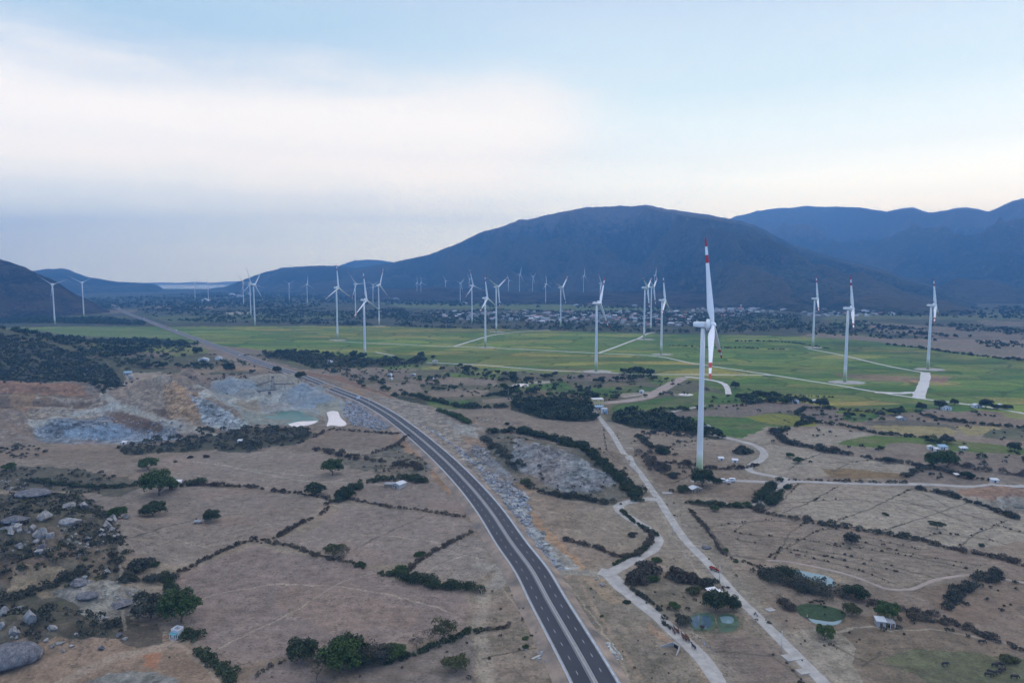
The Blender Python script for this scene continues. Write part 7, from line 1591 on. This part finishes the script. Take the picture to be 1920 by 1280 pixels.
CW = [(1267, 1184, 0, 200, "brown cow at the front of the herd on the service road"), (1272, 1187, 0, 170, "second brown cow of the herd, right behind the first"), (1264, 1188, 0, 190, "brown cow on the left flank of the herd's head"), (1281, 1195, 0, 200, "brown cow in the middle of the herd, left one"), (1285, 1197, 1, 150, "brown cow in the middle of the herd with its head down"), (1289, 1199, 0, 205, "brown cow right of the one with its head down"),
 (1284, 1201, 0, 215, "brown cow at the left rear of the main herd"), (1291, 1203, 0, 190, "brown cow at the right rear of the main herd"), (1301, 1217, 2, 200, "dark cow walking alone behind the brown herd"), (1495, 1043, 1, 80, "brown cow grazing alone in the ploughed field"), (1566, 1025, 1, 30, "dark reddish cow at the corner of the ploughed strip"), (1655, 1023, 1, 100, "brown cow left of the pair under the scrubby bank"), (1666, 1031, 1, 60, "brown cow right of the pair under the scrubby bank"),
 (1852, 1268, 3, 80, "dark buffalo at the left end of the grazing herd"), (1857, 1263, 3, 60, "dark buffalo second from the left of the grazing herd"), (1871, 1264, 2, 95, "dark buffalo in the middle of the grazing herd"), (1877, 1259, 3, 100, "dark buffalo right of the middle one, farther off"), (1901, 1272, 3, 85, "dark buffalo at the right end of the grazing herd"), (1771, 1248, 3, 100, "dark buffalo grazing apart on the left"), (1865, 1250, 2, 90, "dark buffalo farthest back behind the grazing herd"), (1873, 1249, 3, 70, "dark buffalo right beside the farthest one"), (1840, 1206, 3, 90, "dark buffalo on the slope by the hedge, right one"), (1838, 1190, 3, 60, "dark buffalo on the slope by the hedge, upper one")]
for px_, py_, k, a_, lb_ in CW:
    x, y, z = G(px_, py_); on = .12 if px_ < 1310 and px_ > 1250 else 0
    o = link("buffalo" if k > 1 else "cow", COWS[k], None, (x, y, z + on)); o.rotation_euler = (0, 0, R(a_)); o.scale = (.95, .95, .95) if k < 2 else (1.1, 1.1, 1.1)
    tag(o, lb_, "buffalo" if k > 1 else "cow"); hd = (0, -1.40, .86) if k % 2 else (0, -1.40, 1.74); link("horns", HORN, o, hd)
def person_mesh(sit=False):
    if not sit:
        v = [(0, 0, .95), (0, .0, 1.15), (0, 0, 1.38), (0, -.01, 1.50), (0, -.02, 1.62), (0, -.02, 1.72)]; rd = [(.15, .11), (.13, .10), (.16, .10), .055, (.085, .10), (.07, .08)]
        e = [(0, 1), (1, 2), (2, 3), (3, 4), (4, 5)]
        for s_ in (-1, 1):
            b = len(v); v += [(s_ * .18, 0, 1.40), (s_ * .24, .02, 1.14), (s_ * .25, -.06, .90), (s_ * .25, -.09, .80)]; e += [(2, b), (b, b + 1), (b + 1, b + 2), (b + 2, b + 3)]; rd += [.055, .045, .032, .035]
            b = len(v); v += [(s_ * .09, .02 * s_, .88), (s_ * .10, -.06 * s_, .48), (s_ * .10, .10 * s_, .07), (s_ * .10, .10 * s_ - .14, .04)]; e += [(0, b), (b, b + 1), (b + 1, b + 2), (b + 2, b + 3)]; rd += [.085, .06, .045, .035]
    else:
        v = [(0, 0, .08), (0, -.02, .30), (0, -.06, .52), (0, -.09, .63), (0, -.12, .75), (0, -.12, .85)]; rd = [(.15, .12), (.13, .10), (.16, .10), .055, (.085, .10), (.07, .08)]; e = [(0, 1), (1, 2), (2, 3), (3, 4), (4, 5)]
        for s_ in (-1, 1):
            b = len(v); v += [(s_ * .18, -.06, .54), (s_ * .24, -.18, .34), (s_ * .24, -.44, .30)]; e += [(2, b), (b, b + 1), (b + 1, b + 2)]; rd += [.055, .042, .035]
            b = len(v); v += [(s_ * .11, -.12, .06), (s_ * .16, -.48, .04), (s_ * .18, -.44, -.38), (s_ * .18, -.56, -.42)]; e += [(0, b), (b, b + 1), (b + 1, b + 2), (b + 2, b + 3)]; rd += [.085, .06, .045, .035]
    return skin("person", v, e, rd, M['skin'], 1)
PS, PR = person_mesh(), person_mesh(True)
def person(px, py, rz, cloth, label, sit=None, pos=None):
    x, y, z = pos if pos else G(px, py); me = (PR if sit else PS); o = link("person", me, None, (x, y, z)); o.rotation_euler = (0, 0, R(rz)); tag(o, label, "person")
    b = .30 if sit else 1.24; mb = MB(); yo = -.03 if sit else 0
    mb.tubes([(0, yo, b - .26), (0, yo, b - .1), (0, yo - .02, b + .12), (0, yo - .02, b + .2)], [.19, .18, .20, .10], 12); mb.build("shirt", cloth, o)
    if not sit:
        for s_ in (-1, 1): mb = MB(); mb.tubes([(s_ * .09, 0, .96), (s_ * .10, -.05 * s_, .50), (s_ * .10, .08 * s_, .14)], [.12, .085, .07], 8); mb.build("trouser_leg", M['cloth'], o)
    zt = .84 if sit else 1.71; mb = MB(); mb.tubes([(0, yo - .08 if sit else -.02, zt - .02), (0, yo - .08 if sit else -.02, zt + .02), (0, yo - .08 if sit else -.02, zt + .16)], [.24, .22, .01], 14); mb.build("hat", M['hat'], o)
person(1258, 1178, 10, M['wall_white'], "herder in a pale shirt and straw hat walking ahead of the cattle"); person(1513, 1160, 40, M['wall_white'], "person in white standing at the near edge of the weed pond")
x, y, z = G(1343, 1071); person(0, 0, 38, M['cloth'], "driver in dark clothes sitting on the red tractor", True, (x - .2 * math.sin(R(38)), y + .2 * math.cos(R(38)) + .1, z + .12 + 1.36))
x, y, z = G(1417, 1154); person(0, 0, 35, M['cloth'], "rider in dark clothes sitting on the motorbike", True, (x - .2 * math.sin(R(35)), y + .2 * math.cos(R(35)), z + .12 + .86))
# ================================================================== HAZE
hb = MB(); hb.box(-16000, 16000, -600, 15200, -22, 1420)
mh = bpy.data.materials.new("haze"); mh.use_nodes = True
for nd in list(mh.node_tree.nodes): mh.node_tree.nodes.remove(nd)
t = NT(mh.node_tree); o_ = t.n('ShaderNodeOutputMaterial'); pv_ = t.n('ShaderNodeVolumePrincipled')
pv_.inputs['Color'].default_value = (.17, .47, 1.0, 1); pv_.inputs['Density'].default_value = HAZE_D
t.link(pv_.outputs[0], o_.inputs['Volume'])
tag(hb.build("haze", mh), "thin blue evening haze over the valley", "haze", kind="stuff")
